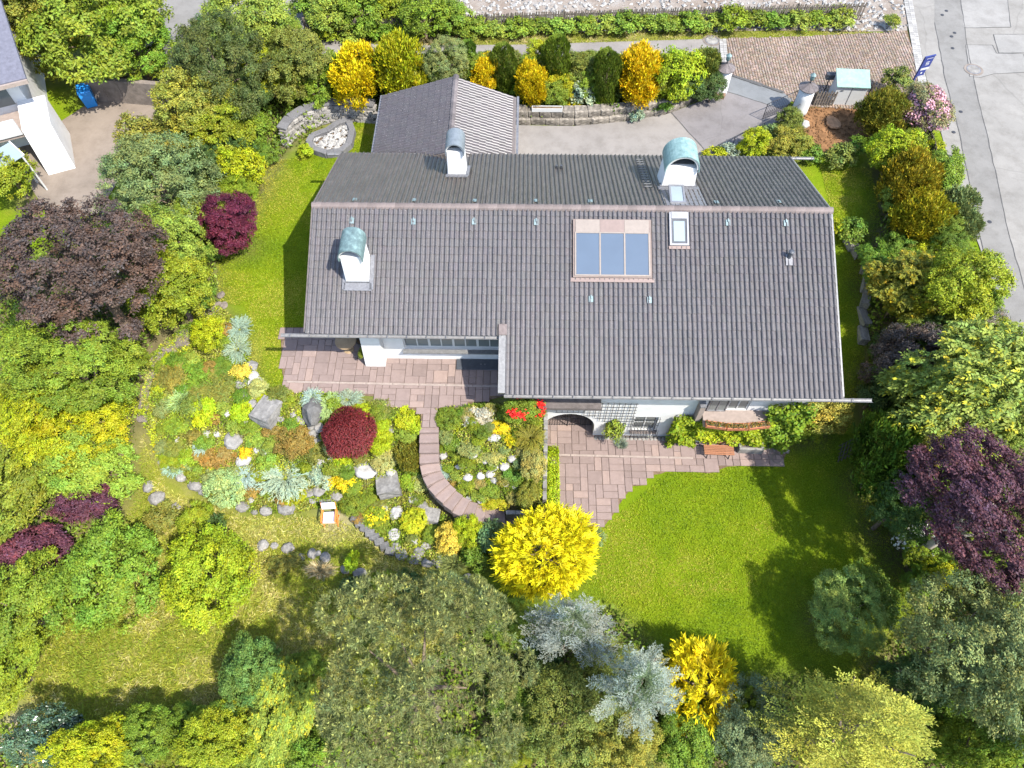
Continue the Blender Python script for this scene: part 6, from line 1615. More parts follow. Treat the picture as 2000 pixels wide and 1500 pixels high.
# ================================================================== the ground
def build_ground():
    xs = np.concatenate([[-250, -150, -90, -60], np.arange(-44, 9.6, 0.4), [9.7, 9.8, 9.85, 9.92, 10.0, 10.15], np.arange(10.4, 50, 0.4), [65, 100, 160, 260]])
    ys = np.concatenate([[-250, -150, -80, -45], np.arange(-30, 40, 0.4), [60, 100, 180, 260]])
    X, Y = np.meshgrid(xs, ys)
    Zz = ground_z(X, Y) + 0.03 * np.sin(X * 1.3 + Y * 0.7) * np.sin(Y * 1.1 - X * 0.4) - 0.02
    nx, ny = len(xs), len(ys)
    v = np.stack([X, Y, Zz], -1).reshape(-1, 3)
    f = [(j * nx + i, j * nx + i + 1, (j + 1) * nx + i + 1, (j + 1) * nx + i) for j in range(ny - 1) for i in range(nx - 1)]
    me = bpy.data.meshes.new('ground')
    me.from_pydata(v.tolist(), [], f)
    me.polygons.foreach_set('use_smooth', [True] * len(me.polygons))
    soil = np.zeros(X.shape)
    for P_ in (ROCKERY, UNDER_LEFT, UNDER_BOTTOM, UNDER_HEDGE, UNDER_FENCE, SOIL):
        soil = np.maximum(soil, inside(X, Y, P_) * 0.9)
    for rec in PLANTS:
        if rec[4] + rec[7] > 1.2:
            dd = np.hypot(X - rec[1], Y - rec[2])
            soil = np.maximum(soil, np.clip(1.25 - dd / (0.75 * rec[5]), 0, 0.85))
    mead = inside(X, Y, MEADOW) * 1.0
    mead = np.maximum(mead, inside(X, Y, VERGE) * 0.9)
    mead = np.maximum(mead, np.clip((-3.0 - X) / 3, 0, 0.6) * (Y < -3))
    soil = soil * (1 - 0.95 * inside(X, Y, MEADOW))
    path = np.maximum(inside(X, Y, DIRT_PATH) * 1.0, inside(X, Y, DIRT_SPOT) * 0.8)

    def blur(a):
        for _ in range(2):
            a = (a + np.roll(a, 1, 0) + np.roll(a, -1, 0) + np.roll(a, 1, 1) + np.roll(a, -1, 1)) / 5
        return a
    z = np.ones((ny, nx, 4), np.float32)
    z[..., 0], z[..., 1], z[..., 2] = blur(soil), blur(mead), blur(path)
    at = me.attributes.new('zone', 'FLOAT_COLOR', 'POINT')
    at.data.foreach_set('color', z.reshape(-1))
    me.update()
    struct(link('ground', me, 'garden_ground'))


build_ground()
UZ, LZ = 2.1, -0.6
sheet('street', STREET, UZ + 0.020, 'street_asphalt')
sheet('repaired_strip', STRIP, UZ + 0.024, 'strip_asphalt')
for P_ in (PATCH1, PATCH2, PATCH3):
    sheet('asphalt_patch', P_, UZ + 0.028, 'patch_asphalt')
sheet('side_street', LEFT_STREET, UZ + 0.020, 'strip_asphalt')
sheet('lane', LANE, UZ + 0.026, 'lane_asphalt')
sheet('building_plot', GRAVEL, UZ + 0.022, 'rubble_ground')
sheet('driveway', DRIVE_A, UZ + 0.030, 'drive_concrete')
sheet('driveway_slope', DRIVE_B, UZ + 0.034, 'drive_asphalt')
sheet('driveway_apron', DRIVE_C, UZ + 0.038, 'drive_ramp')
sheet('soil_patch', SOIL, UZ + 0.016, 'red_soil')
sheet('courtyard', COURT, UZ + 0.024, 'court_paving')


def cobbles():
    base = sheet('cobbled_drive', COBBLES, UZ + 0.024, 'soil')
    rng = np.random.default_rng(5)
    a = np.array(COBBLES)
    (x0, y0), (x1, y1) = a.min(0), a.max(0)
    P_ = []
    s = 0.16
    wv = 1.76
    for j in range(int((y1 - y0) / s) + 12):
        for i in range(int((x1 - x0) / s)):
            x = x0 + i * s
            q = ((x - x0) % wv) / wv * 2 - 1
            y = y0 - 0.9 + j * s + 0.62 * math.sqrt(max(0, 1 - q * q)) + rng.normal(0, 0.006)
            sl = -q / math.sqrt(max(0.08, 1 - q * q)) * 0.62 / (wv / 2)
            P_.append((x + rng.normal(0, 0.006), y, math.atan(max(-1.2, min(1.2, sl)))))
    P_ = np.array(P_)
    P_ = P_[inside(P_[:, 0], P_[:, 1], COBBLES)]
    n = len(P_)
    h = s * 0.46 * rng.uniform(0.82, 1.0, n)
    t = h * 0.72
    zz = rng.normal(0.0, 0.004, n)
    ca, sa = np.cos(P_[:, 2]), np.sin(P_[:, 2])
    v = np.zeros((n, 8, 3))
    for k, (sx, sy) in enumerate(((-1, -1), (1, -1), (1, 1), (-1, 1))):
        for lvl, (hh, z) in enumerate(((h, UZ + 0.02), (t, UZ + 0.062))):
            dx, dy = sx * hh, sy * hh
            v[:, lvl * 4 + k, 0] = P_[:, 0] + dx * ca - dy * sa
            v[:, lvl * 4 + k, 1] = P_[:, 1] + dx * sa + dy * ca
            v[:, lvl * 4 + k, 2] = z + zz * lvl
    f = []
    for i in range(n):
        b = i * 8
        f += [(b + 4, b + 5, b + 6, b + 7), (b, b + 1, b + 5, b + 4), (b + 1, b + 2, b + 6, b + 5), (b + 2, b + 3, b + 7, b + 6), (b + 3, b, b + 4, b + 7)]
    me = bpy.data.meshes.new('cobblestones')
    me.from_pydata(v.reshape(-1, 3).tolist(), [], f)
    c = np.ones((n, 8, 4), np.float32)
    g_ = rng.uniform(0.75, 1.25, (n, 1)) * np.array([[0.20, 0.160, 0.130]]) * np.stack([rng.uniform(.93, 1.12, n), np.ones(n), rng.uniform(.9, 1.1, n)], 1)
    c[:, :, :3] = g_[:, None, :]
    at = me.attributes.new('Col', 'FLOAT_COLOR', 'POINT')
    at.data.foreach_set('color', c.reshape(-1))
    m, nt, b = nodes_of('cobble', 0.85, 0.2)
    cc = mix(nt, 1.0, attr(nt, 'Col'), ramp(nt, noise(nt, 0.6, 6), [(0.3, (0.8,) * 3), (0.7, (1.15,) * 3)]), 'MULTIPLY')
    nt.links.new(cc, b.inputs['Base Color'])
    stuff(link('cobblestones', me, 'cobble', base))


cobbles()


def setts(name, quad):
    """two rows of pale edging setts laid as single stones"""
    (x0, y0), (x1, y1), (x2, y2), (x3, y3) = quad
    base = sheet(name, quad, UZ + 0.032, 'soil')
    a0, a1 = Vector((x0, y0)), Vector((x1, y1))
    b0, b1 = Vector((x3, y3)), Vector((x2, y2))
    L = (b0 - a0).length
    n = max(4, int(L / 0.22))
    ang = math.atan2((b0 - a0).y, (b0 - a0).x)
    w = (a1 - a0).length / 2
    me = MB().box(-0.1, 0.1, -w * 0.44, w * 0.44, 0, 0.05).mesh('sett')
    me.materials.append(MATS['sett'])
    for i in range(n):
        for k in (0.25, 0.75):
            t = (i + 0.5) / n
            p = (a0.lerp(b0, t)).lerp(a1.lerp(b1, t), k)
            link('sett', me, None, base, (p.x, p.y, UZ + 0.03), (0, 0, ang + random.uniform(-.05, .05)), (L / n / 0.22, 1, random.uniform(.85, 1.1)))


setts('lane_edging', SETTS_LEFT)
setts('street_edging', SETTS_RIGHT)


def manhole(x, y, label):
    t = thing('manhole_cover', label, 'manhole', (x, y, UZ + 0.03))
    MB().lathe([(0.56, 0.0), (0.56, 0.012), (0.42, 0.014), (0.42, 0.0)], 28).build('frame_ring', 'rock_brown', t)
    MB().lathe([(0.42, 0.0), (0.42, 0.02), (0.38, 0.024), (0.36, 0.018)], 28).build('rim', 'lead', t)
    MB().lathe([(0.355, 0.0), (0.355, 0.02), (0.0, 0.021)], 28).build('lid', 'rock_pale', t)


manhole(MANHOLES[0][0], MANHOLES[0][1], 'round manhole cover in the pale street patch')
manhole(MANHOLES[1][0], MANHOLES[1][1], 'round manhole cover at the end of the lane')
for p in VALVES:
    tag(MB().lathe([(0.11, 0), (0.11, 0.012), (0.0, 0.016)], 12).build('valve_cap', 'iron', None, (p[0], p[1], UZ + 0.026)), 'small round iron valve cap set in the street asphalt', 'valve cap', 'valve caps in the street')


def seam(pts, w=0.035, z=UZ + 0.034):
    m = MB()
    for a, b in zip(pts[:-1], pts[1:]):
        a, b = Vector(a), Vector(b)
        k = max(1, int((b - a).length / 0.6))
        q = [a.lerp(b, i / k) + Vector((random.uniform(-.03, .03), random.uniform(-.03, .03))) * (0 < i < k) for i in range(k + 1)]
        for p0, p1 in zip(q[:-1], q[1:]):
            d = (p1 - p0).normalized()
            n = Vector((-d.y, d.x)) * w * random.uniform(.35, .7)
            m.add([(*(p0 - n), z), (*(p1 - n), z), (*(p1 + n), z), (*(p0 + n), z)], [(0, 1, 2, 3)])
    struct(m.build('tar_seam', 'strip_tar', None))


simple('strip_tar', (0.07, 0.068, 0.066), 0.8, 0.2, var=0.3)
seam(STRIP[:7])
seam(STRIP[8:])
seam(PATCH1 + PATCH1[:1])
seam(PATCH2[1:])
seam(PATCH3 + PATCH3[:1])
seam([DRIVE_B[0], DRIVE_B[-1]], 0.05, UZ + 0.044)
seam([DRIVE_C[0], DRIVE_C[-1]], 0.05, UZ + 0.044)
seam([DRIVE_C[1], DRIVE_C[2]], 0.2, UZ + 0.07)
# paved terraces: every slab a stone of its own
SLABS = {}


def slab_mesh(a, b):
    if (a, b) not in SLABS:
        m = MB()
        x, y, e, h = a / 2, b / 2, 0.012, 0.05
        m.add([(-x, -y, 0), (x, -y, 0), (x, y, 0), (-x, y, 0), (-x, -y, h - e), (x, -y, h - e), (x, y, h - e), (-x, y, h - e),
               (-x + e, -y + e, h), (x - e, -y + e, h), (x - e, y - e, h), (-x + e, y - e, h)],
              [(8, 9, 10, 11), (0, 1, 5, 4), (1, 2, 6, 5), (2, 3, 7, 6), (3, 0, 4, 7), (4, 5, 9, 8), (5, 6, 10, 9), (6, 7, 11, 10), (7, 4, 8, 11)])
        me = m.mesh('slab')
        me.materials.append(MATS['sandstone'])
        SLABS[(a, b)] = me
    return SLABS[(a, b)]


def pave(base, poly, z, cell, seed):
    rng = random.Random(seed)
    a = np.array(poly)
    (x0, y0), (x1, y1) = a.min(0), a.max(0)
    nx, ny = int((x1 - x0) / cell) + 1, int((y1 - y0) / cell) + 1
    ok = {}
    for i in range(nx):
        for j in range(ny):
            ok[(i, j)] = bool(inside(x0 + (i + .5) * cell, y0 + (j + .5) * cell, poly))
    for j in range(ny):
        for i in range(nx):
            if not ok.get((i, j)):
                continue
            opts = [(1, 1), (2, 1), (1, 2), (2, 1), (1, 2), (2, 2)]
            rng.shuffle(opts)
            for (w, h) in opts + [(1, 1)]:
                cells = [(i + p, j + q) for p in range(w) for q in range(h)]
                if all(ok.get(c_) for c_ in cells):
                    break
            for c_ in cells:
                ok[c_] = False
            g_ = 0.014
            me = slab_mesh(round(w * cell - g_, 3), round(h * cell - g_, 3))
            link('slab', me, None, base, (x0 + (i + w / 2) * cell, y0 + (j + h / 2) * cell, z + rng.uniform(-.004, .006)), (rng.uniform(-.006, .006), rng.uniform(-.006, .006), 0))


terrace = sheet('terrace', TERRACE, UZ + 0.03, 'soil')
pave(terrace, TERRACE, UZ + 0.012, 0.32, 3)
patio = sheet('patio', PATIO, LZ + 0.03, 'soil')
pave(patio, PATIO, LZ + 0.012, 0.335, 4)


def strip(name, a, b, z, parent):
    a, b = Vector(a[:2]), Vector(b[:2])
    d = (b - a)
    n = int(d.length / 1.1)
    ang = math.atan2(d.y, d.x)
    for i in range(n):
        p = a + d * ((i + .5) / n)
        MB().box(-d.length / n / 2 + .006, d.length / n / 2 - .006, -0.05, 0.05, 0, 0.085).build(name, 'pale_kerb', parent, (p.x, p.y, z), (0, 0, ang), bevel=0.01)


strip('edging_stone', TERRACE_LINE[0], TERRACE_LINE[1], UZ + 0.012, terrace)
strip('edging_stone', PATIO_LINE[0], PATIO_LINE[1], LZ + 0.012, patio)

stairs = thing('garden_stairs', 'curved sandstone garden stairs winding down through the rock garden', 'stairs', (STEPS[0][0], STEPS[0][1], 0))
for i, (x, y, z, a, l) in enumerate(STEPS):
    d_ = max(l * 0.56, 0.2)
    MB().box(-d_, d_, -0.42, 0.42, -0.5, 0.0).build('step', 'sandstone', stairs, (x - STEPS[0][0], y - STEPS[0][1], z + 0.02), (0, 0, a), bevel=0.015)

# ================================================================== the house
TA = 0.3857
RA = math.atan(TA)
CA, SA = math.cos(RA), math.sin(RA)
ZR, XL, XR, XS = 7.5, 0.0, 21.75, 8.2
ROWP, COLP = 0.345, 0.2
house = thing('house', 'long white house with a dark tiled gable roof and three chimneys', 'house', (XL, 0, 0))


def rp(x, v, n, side=1):
    """point on the roof: v metres down the slope from the ridge, n metres off the slope"""
    return (x, -side * (v * CA) - side * n * SA, ZR - v * SA + n * CA)


def roof_box(m, x0, x1, v0, v1, n0, n1, side=1):
    p = [rp(x0, v1, n0, side), rp(x1, v1, n0, side), rp(x1, v0, n0, side), rp(x0, v0, n0, side), rp(x0, v1, n1, side), rp(x1, v1, n1, side), rp(x1, v0, n1, side), rp(x0, v0, n1, side)]
    if side < 0:
        p = [p[1], p[0], p[3], p[2], p[5], p[4], p[7], p[6]]
    return m.hexa(p)


TU = [0.0, 0.02, 0.05, 0.08, 0.11, 0.155, 0.2]
TH = [0.0, 0.052, 0.076, 0.052, 0.008, -0.006, 0.0]
TV = [(u, 0.0, h) for u, h in zip(TU, TH)] + [(u, 0.40, h + 0.032) for u, h in zip(TU, TH)] + [(u, 0.40, h + 0.004) for u, h in zip(TU, TH)]
TF = [(i, i + 7, i + 8, i + 1) for i in range(6)] + [(i + 7, i + 14, i + 15, i + 8) for i in range(6)]
TVA = np.array(TV)


def tile_array(name, items, frame, mat, parent, rng, base, cvar=0.035):
    """many tiles as one mesh; items (u0, v0); frame maps (u, v, n) arrays to points"""
    it = np.array(items)
    n = len(it)
    q = np.repeat(TVA[None], n, 0)
    u = q[..., 0] + it[:, None, 0] + rng.normal(0, .003, (n, 1))
    v = q[..., 1] + it[:, None, 1] + rng.normal(0, .004, (n, 1))
    w = q[..., 2] * rng.uniform(.92, 1.08, (n, 1)) + rng.normal(0, .003, (n, 1))
    X, Y, Zz = frame(u, v, w)
    f = (np.array([list(a) for a in TF])[None] + (np.arange(n) * 21)[:, None, None]).reshape(-1, 4)
    me = bpy.data.meshes.new(name)
    me.from_pydata(np.stack([X, Y, Zz], -1).reshape(-1, 3).tolist(), [], f.tolist())
    c = np.ones((n, 21, 4), np.float32)
    cc = np.array([base]) * (1 + rng.normal(0, cvar, (n, 1))) * (1 + rng.normal(0, .012, (n, 3)))
    c[:, :, :3] = cc[:, None, :]
    at = me.attributes.new('Col', 'FLOAT_COLOR', 'POINT')
    at.data.foreach_set('color', c.reshape(-1))
    me.update()
    return stuff(link(name, me, mat, parent))


def build_roof():
    rng = np.random.default_rng(11)
    # deck under the tiles is the roof itself
    m = MB()
    vL, vR, vB = 5.5, 7.9, 5.86
    roof_box(m, XL + .02, XS, 0, vL, -0.16, -0.02)
    roof_box(m, XS, XR - .02, 0, vR, -0.16, -0.02)
    roof_box(m, XL + .02, XR - .02, 0, vB, -0.16, -0.02, -1)
    roof = m.build('roof', 'fascia_wood', house)
    front, single = [], []
    ncol = int(round((XR - XL) / COLP))
    for c in range(ncol):
        x = XL + c * COLP
        rows = 23 if x >= XS - 0.05 else 16
        for r in range(rows):
            front.append((x, r * ROWP))
    d = [(-(v)) if x >= XS else 0 for x, v in front]
    near = sorted([k for k, (x, v) in enumerate(front) if x >= XS - .05 and v >= 18 * ROWP], key=lambda k: (-front[k][1], abs(front[k][0] - 12)))[:300]
    ns = set(near)
    rest = [front[k] for k in range(len(front)) if k not in ns]
    base = (0.084, 0.077, 0.078)
    fr = lambda u, v, n: (u, -(v * CA) - n * SA, ZR - v * SA + n * CA)
    bk = lambda u, v, n: (XR - u, (v * CA) + n * SA, ZR - v * SA + n * CA)
    tile_array('roof_tiles', rest, fr, 'roof_tile', roof, rng, base)
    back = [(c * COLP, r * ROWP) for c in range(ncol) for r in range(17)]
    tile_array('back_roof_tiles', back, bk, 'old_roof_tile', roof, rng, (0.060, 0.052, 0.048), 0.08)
    variants = []
    for k in range(6):
        me = bpy.data.meshes.new('tile')
        me.from_pydata([(a, -b, c) for a, b, c in TV], [], TF)
        cc = np.ones((21, 4), np.float32)
        cc[:, :3] = np.array(base) * (1 + rng.normal(0, .05))
        at = me.attributes.new('Col', 'FLOAT_COLOR', 'POINT')
        at.data.foreach_set('color', cc.reshape(-1))
        me.materials.append(MATS['roof_tile'])
        variants.append(me)
    for k in near:
        x, v = front[k]
        p = rp(x, v, rng.normal(0, .003))
        link('tile', variants[int(rng.integers(0, 6))], None, roof, p, (RA, 0, rng.normal(0, .004)))
    # snow studs on the lower slope
    m = MB()
    for c in range(ncol):
        x = XL + c * COLP
        for r in (9, 10, 11, 20, 21, 22):
            if x < XS and r > 15 or (c + r) % 2 or (x < XS and r in (9, 10, 11) and c < 30):
                continue
            q = rp(x + 0.05, r * ROWP + 0.22, 0.06)
            e = rp(x + 0.05, r * ROWP + 0.27, 0.095)
            m.bar(q, e, 0.024, 5, 0.014)
    stuff(m.build('snow_studs', 'lead', roof))
    # ridge tiles, one by one
    n = 56
    L = (XR - XL + 0.1) / n
    prof = [(-0.17, -0.05), (-0.13, 0.04), (-0.06, 0.095), (0.0, 0.11), (0.06, 0.095), (0.13, 0.04), (0.17, -0.05)]
    mm = MB()
    vs = [(0, a, b) for a, b in prof] + [(L * 1.04, a * 1.06, b * 1.06 + .004) for a, b in prof] + [(L * 1.04, a * .9, b * .9 - .02) for a, b in prof]
    mm.add(vs, [(i, i + 1, i + 8, i + 7) for i in range(6)] + [(i + 7, i + 8, i + 15, i + 14) for i in range(6)])
    me = mm.mesh('ridge_tile')
    me.materials.append(MATS['ridge_clay'])
    for i in range(n):
        link('ridge_tile', me, None, roof, (XL - 0.05 + i * L, 0, ZR + 0.02), (random.uniform(-.02, .02), 0, random.uniform(-.006, .006)))
    # verge boards at the gables
    m = MB()
    roof_box(m, XL - 0.06, XL + 0.005, 0.0, vL, -0.22, 0.035)
    roof_box(m, XL - 0.06, XL + 0.005, 0.0, vB, -0.22, 0.035, -1)
    m.build('verge_board', 'fascia_wood', roof)
    m = MB()
    roof_box(m, XR - 0.005, XR + 0.06, 0.0, vR, -0.22, 0.035)
    roof_box(m, XR - 0.005, XR + 0.06, 0.0, vB, -0.22, 0.035, -1)
    m.build('verge_board', 'zinc', roof)
    m = MB()
    roof_box(m, XS - 0.26, XS + 0.02, vL + 0.02, vR + 0.04, -0.22, 0.09)
    m.build('step_flashing', 'zinc', roof)
    m = MB()
    roof_box(m, XS - 0.28, XS + 0.06, vL - 0.4, vL + 0.06, 0.03, 0.16)
    m.build('step_cap', 'ridge_clay', roof, bevel=0.01)

    def gutter(x0, x1, v, side):
        m = MB()
        k = 9
        y0, z0 = rp(0, v + 0.03, -0.05, side)[1:]
        y0 -= side * 0.05
        vs = []
        for x in (x0, x1):
            for rr in (0.085, 0.072):
                for i in range(k):
                    t = math.pi + math.pi * i / (k - 1)
                    vs.append((x, y0 + rr * math.cos(t), z0 + rr * math.sin(t)))
        fs = []
        for i in range(k - 1):
            fs += [(i, i + 1, 2 * k + i + 1, 2 * k + i), (k + i, 3 * k + i, 3 * k + i + 1, k + i + 1)]
            fs += [(i, k + i, k + i + 1, i + 1), (2 * k + i, 2 * k + i + 1, 3 * k + i + 1, 3 * k + i)]
        fs += [(0, 2 * k, 3 * k, k), (k - 1, 2 * k - 1, 4 * k - 1, 3 * k - 1)]
        m.add(vs, fs)
        g_ = m.build('gutter', 'zinc', roof)
        m = MB()
        x = x0 + 0.4
        while x < x1:
            m.box(x - 0.015, x + 0.015, y0 - 0.09, y0 + 0.09, z0 + 0.002, z0 + 0.012)
            x += 0.8
        m.build('bracket', 'lead', g_)
        return g_
    gutter(-1.02, XS - 0.1, 5.56, 1)
    gutter(XS - 0.02, 22.95, 7.96, 1)
    gutter(-0.72, 22.95, 5.92, -1)
    return roof


roof = build_roof()


# walls as boxes round their openings
def wall_with_openings(m, x0, x1, z0, z1, y, th, ops):
    """wall in the xz plane; ops = (xa, xb, za, zb) sorted along x"""
    x = x0
    for xa, xb, za, zb in ops:
        if xa > x:
            m.box(x, xa, y, y + th, z0, z1)
        if za > z0:
            m.box(xa, xb, y, y + th, z0, za)
        if zb < z1:
            m.box(xa, xb, y, y + th, zb, z1)
        x = xb
    if x < x1:
        m.box(x, x1, y, y + th, z0, z1)


def build_walls():
    m = MB()
    wall_with_openings(m, 2.75, 8.6, 1.9, 5.72, -4.2, 0.3, [(3.66, 8.05, 2.98, 4.5)])
    m.build('wall', 'plaster', house)
    # buttress by the terrace, wider at its foot
    MB().hexa([(1.84, -4.66, 2.0), (2.74, -4.66, 2.0), (2.74, -4.0, 2.0), (1.84, -3.0, 2.0), (1.96, -4.45, 5.5), (2.74, -4.45, 5.5), (2.74, -4.0, 5.6), (1.96, -3.0, 6.0)]).build('buttress', 'plaster', house)
    m = MB()
    m.box(0.6, 1.95, -2.6, -2.3, 1.9, 6.2)
    m.box(0.6, 0.9, -2.3, 4.7, 1.9, 5.5)
    m.add([(0.6, -2.3, 5.5), (0.6, 4.7, 5.5), (0.6, 0, 7.25), (0.9, -2.3, 5.5), (0.9, 4.7, 5.5), (0.9, 0, 7.25)], [(0, 2, 1), (3, 4, 5), (0, 1, 4, 3), (1, 2, 5, 4), (2, 0, 3, 5)])
    m.build('wall', 'plaster', house)
    m = MB()
    wall_with_openings(m, 12.26, 21.2, -0.75, 4.75, -6.6, 0.3, [(13.98, 15.06, 0.0, 1.3), (16.95, 18.75, 2.05, 4.2)])
    m.box(9.6, 9.92, -6.6, -6.3, -0.75, 4.75)
    m.box(8.6, 9.6, -6.6, -6.3, 0.2, 4.75)
    # arch: a flat-bottomed spandrel above the opening
    xa, xb, zs, zt = 9.92, 12.26, 0.25, 1.5
    n = 14
    pts = []
    for i in range(n + 1):
        t = math.pi * i / n
        pts.append(((xa + xb) / 2 - (xb - xa) / 2 * math.cos(t), zs + (zt - zs) * math.sin(t)))
    for i in range(n):
        (p0, q0), (p1, q1) = pts[i], pts[i + 1]
        m.hexa([(p0, -6.6, q0), (p1, -6.6, q1), (p1, -6.3, q1), (p0, -6.3, q0), (p0, -6.6, 4.75), (p1, -6.6, 4.75), (p1, -6.3, 4.75), (p0, -6.3, 4.75)])
    m.box(8.6, 8.9, -6.3, -4.2, 1.9, 4.9)
    m.build('wall', 'plaster', house)
    m = MB()
    m.box(20.9, 21.2, -6.3, 4.7, -0.75, 4.9)
    m.add([(20.9, -6.5, 4.9), (20.9, 4.7, 4.9), (20.9, 4.7, 5.5), (20.9, 0, 7.25), (21.2, -6.5, 4.9), (21.2, 4.7, 4.9), (21.2, 4.7, 5.5), (21.2, 0, 7.25)],
          [(0, 3, 2, 1), (4, 5, 6, 7), (1, 2, 6, 5), (2, 3, 7, 6), (3, 0, 4, 7), (0, 1, 5, 4)])
    m.box(0.9, 20.9, 4.4, 4.7, 1.9, 5.6)
    m.build('wall', 'plaster', house)
    # porch behind the arch
    m = MB()
    m.box(9.6, 9.9, -6.3, -4.6, -0.75, 2.0)
    m.box(12.28, 12.5, -6.3, -4.6, -0.75, 2.0)
    m.box(9.6, 12.5, -4.6, -4.4, -0.75, 2.0)
    m.box(9.6, 12.5, -6.3, -4.4, 2.0, 2.15)
    m.build('porch', 'plaster', house)
    m = MB()
    for k in range(19):
        x = 10.0 + k * 0.12
        m.bar((x, -6.1, -0.55), (x, -6.1, 1.3), 0.012, 5)
    for z in (-0.45, 0.1, 0.65, 1.1):
        m.bar((9.95, -6.1, z), (12.22, -6.1, z), 0.014, 5)
    m.bar((11.08, -6.12, -0.55), (11.08, -6.12, 1.4), 0.03, 6)
    m.build('porch_gate', 'iron', house)
    MB().box(8.5, 12.3, -7.1, -6.62, 2.72, 2.9).build('beam', 'fascia_wood', house)


build_walls()


def window(x0, x1, z0, z1, y, cols, rows=1, mat='window_glass', fr='white_paint', tilt=0.0):
    w = MB()
    t, d = 0.055, 0.07
    w.box(x0, x1, y - d, y, z0, z0 + t).box(x0, x1, y - d, y, z1 - t, z1).box(x0, x0 + t, y - d, y, z0 + t, z1 - t).box(x1 - t, x1, y - d, y, z0 + t, z1 - t)
    wo = w.build('window', fr, house)
    iw = (x1 - x0 - 2 * t) / cols
    for c in range(1, cols):
        xx = x0 + t + c * iw
        tt = 0.05 if c % 2 == 0 else 0.025
        MB().box(xx - tt, xx + tt, y - d - 0.004, y - 0.004, z0 + t, z1 - t).build('mullion', fr, wo)
    for r in range(1, rows):
        zz = z0 + t + (z1 - z0 - 2 * t) * r / rows
        MB().box(x0 + t, x1 - t, y - d + .01, y - 0.012, zz - .015, zz + .015).build('glazing_bar', fr, wo)
    for c in range(cols):
        a = x0 + t + c * iw + 0.025
        MB().box(a, a + iw - 0.05, y - 0.045, y - 0.035, z0 + t, z1 - t).build('pane', mat, wo)
    return wo


window(3.66, 8.05, 2.98, 4.5, -4.02, 8, 1)
MB().box(3.6, 8.08, -4.42, -4.2, 2.9, 2.96).build('sill', 'zinc', house)
window(14.0, 15.04, 0.02, 1.28, -6.45, 2, 2)
MB().box(13.92, 15.12, -6.74, -6.6, -0.08, -0.03).build('sill', 'pale_kerb', house)
g_ = MB()
for k in range(9):
    x = 13.95 + k * 0.143
    g_.bar((x, -6.72, 0.25), (x, -6.72, 1.3), 0.011, 5)
    g_.bar((x, -6.72, 0.25), (x, -6.95, 0.0), 0.011, 5)
for z, y in ((1.28, -6.72), (0.75, -6.72), (0.25, -6.72), (0.0, -6.95)):
    g_.bar((13.92, y, z), (15.12, y, z), 0.013, 5)
for s in (13.92, 15.12):
    g_.bar((s, -6.6, 1.28), (s, -6.72, 1.28), 0.012, 5).bar((s, -6.6, 0.0), (s, -6.95, 0.0), 0.012, 5)
for k in range(16):
    x = 13.95 + k * 0.0775
    g_.bar((x, -6.74, 0.27), (x + 0.0775, -6.95, 0.02), 0.008, 4).bar((x + 0.0775, -6.74, 0.27), (x, -6.95, 0.02), 0.008, 4)
g_.build('window_grille', 'iron', house)
window(16.97, 17.8, 2.07, 4.18, -6.62, 2, 1, 'window_glass', 'aluminium')
window(17.84, 18.73, 2.07, 4.18, -6.5, 2, 1)
# balcony: slab, curved row of flower boxes and side pillar
bal = MB().hexa([(16.8, -7.35, 1.85), (19.6, -7.3, 1.85), (19.6, -6.6, 1.85), (16.8, -6.6, 1.85), (16.8, -7.35, 2.04), (19.6, -7.3, 2.04), (19.6, -6.6, 2.04), (16.8, -6.6, 2.04)]).build('balcony', 'pale_kerb', house)
MB().box(16.52, 16.74, -6.98, -6.605, 1.3, 2.9).build('pillar', 'pale_kerb', bal)
MB().box(16.5, 16.76, -7.0, -6.603, 2.9, 2.96).build('pillar_cap', 'lead', bal)
MB().box(16.75, 19.6, -6.9, -6.62, -0.7, 1.84).build('parapet', 'plaster', bal)
for x0, x1, ya, yb in ((16.85, 17.7, -7.34, -7.46), (17.75, 18.65, -7.47, -7.46), (18.68, 19.6, -7.45, -7.33)):
    bx = MB()
    bx.hexa([(x0, ya - .13, 2.0), (x1, yb - .13, 2.0), (x1, yb + .13, 2.0), (x0, ya + .13, 2.0), (x0, ya - .15, 2.2), (x1, yb - .15, 2.2), (x1, yb + .15, 2.2), (x0, ya + .15, 2.2)])
    fb = bx.build('flower_box', 'terracotta', bal)
    MB().hexa([(x0 + .03, ya - .11, 2.19), (x1 - .03, yb - .11, 2.19), (x1 - .03, yb + .11, 2.19), (x0 + .03, ya + .11, 2.19), (x0 + .03, ya - .11, 2.204), (x1 - .03, yb - .11, 2.204), (x1 - .03, yb + .11, 2.204), (x0 + .03, ya + .11, 2.204)]).build('box_soil', 'soil', fb)
    rr = np.random.default_rng(int(x0 * 10))
    n = 160
    t = rr.random(n)
    P_ = np.stack([x0 + (x1 - x0) * t, ya + (yb - ya) * t + rr.uniform(-.11, .11, n), 2.2 + 0 * t], 1)
    me = leaf_mesh('box_plants', P_, unit(rr.normal(size=(n, 3)) + np.array([0, 0, 1.2])), unit(rr.normal(size=(n, 3))), rr.uniform(.05, .13, n), .05, np.array([[.22, .16, .03]]) * shade(n, rr, .3, .3))
    stuff(link('box_plants', me, None, fb))


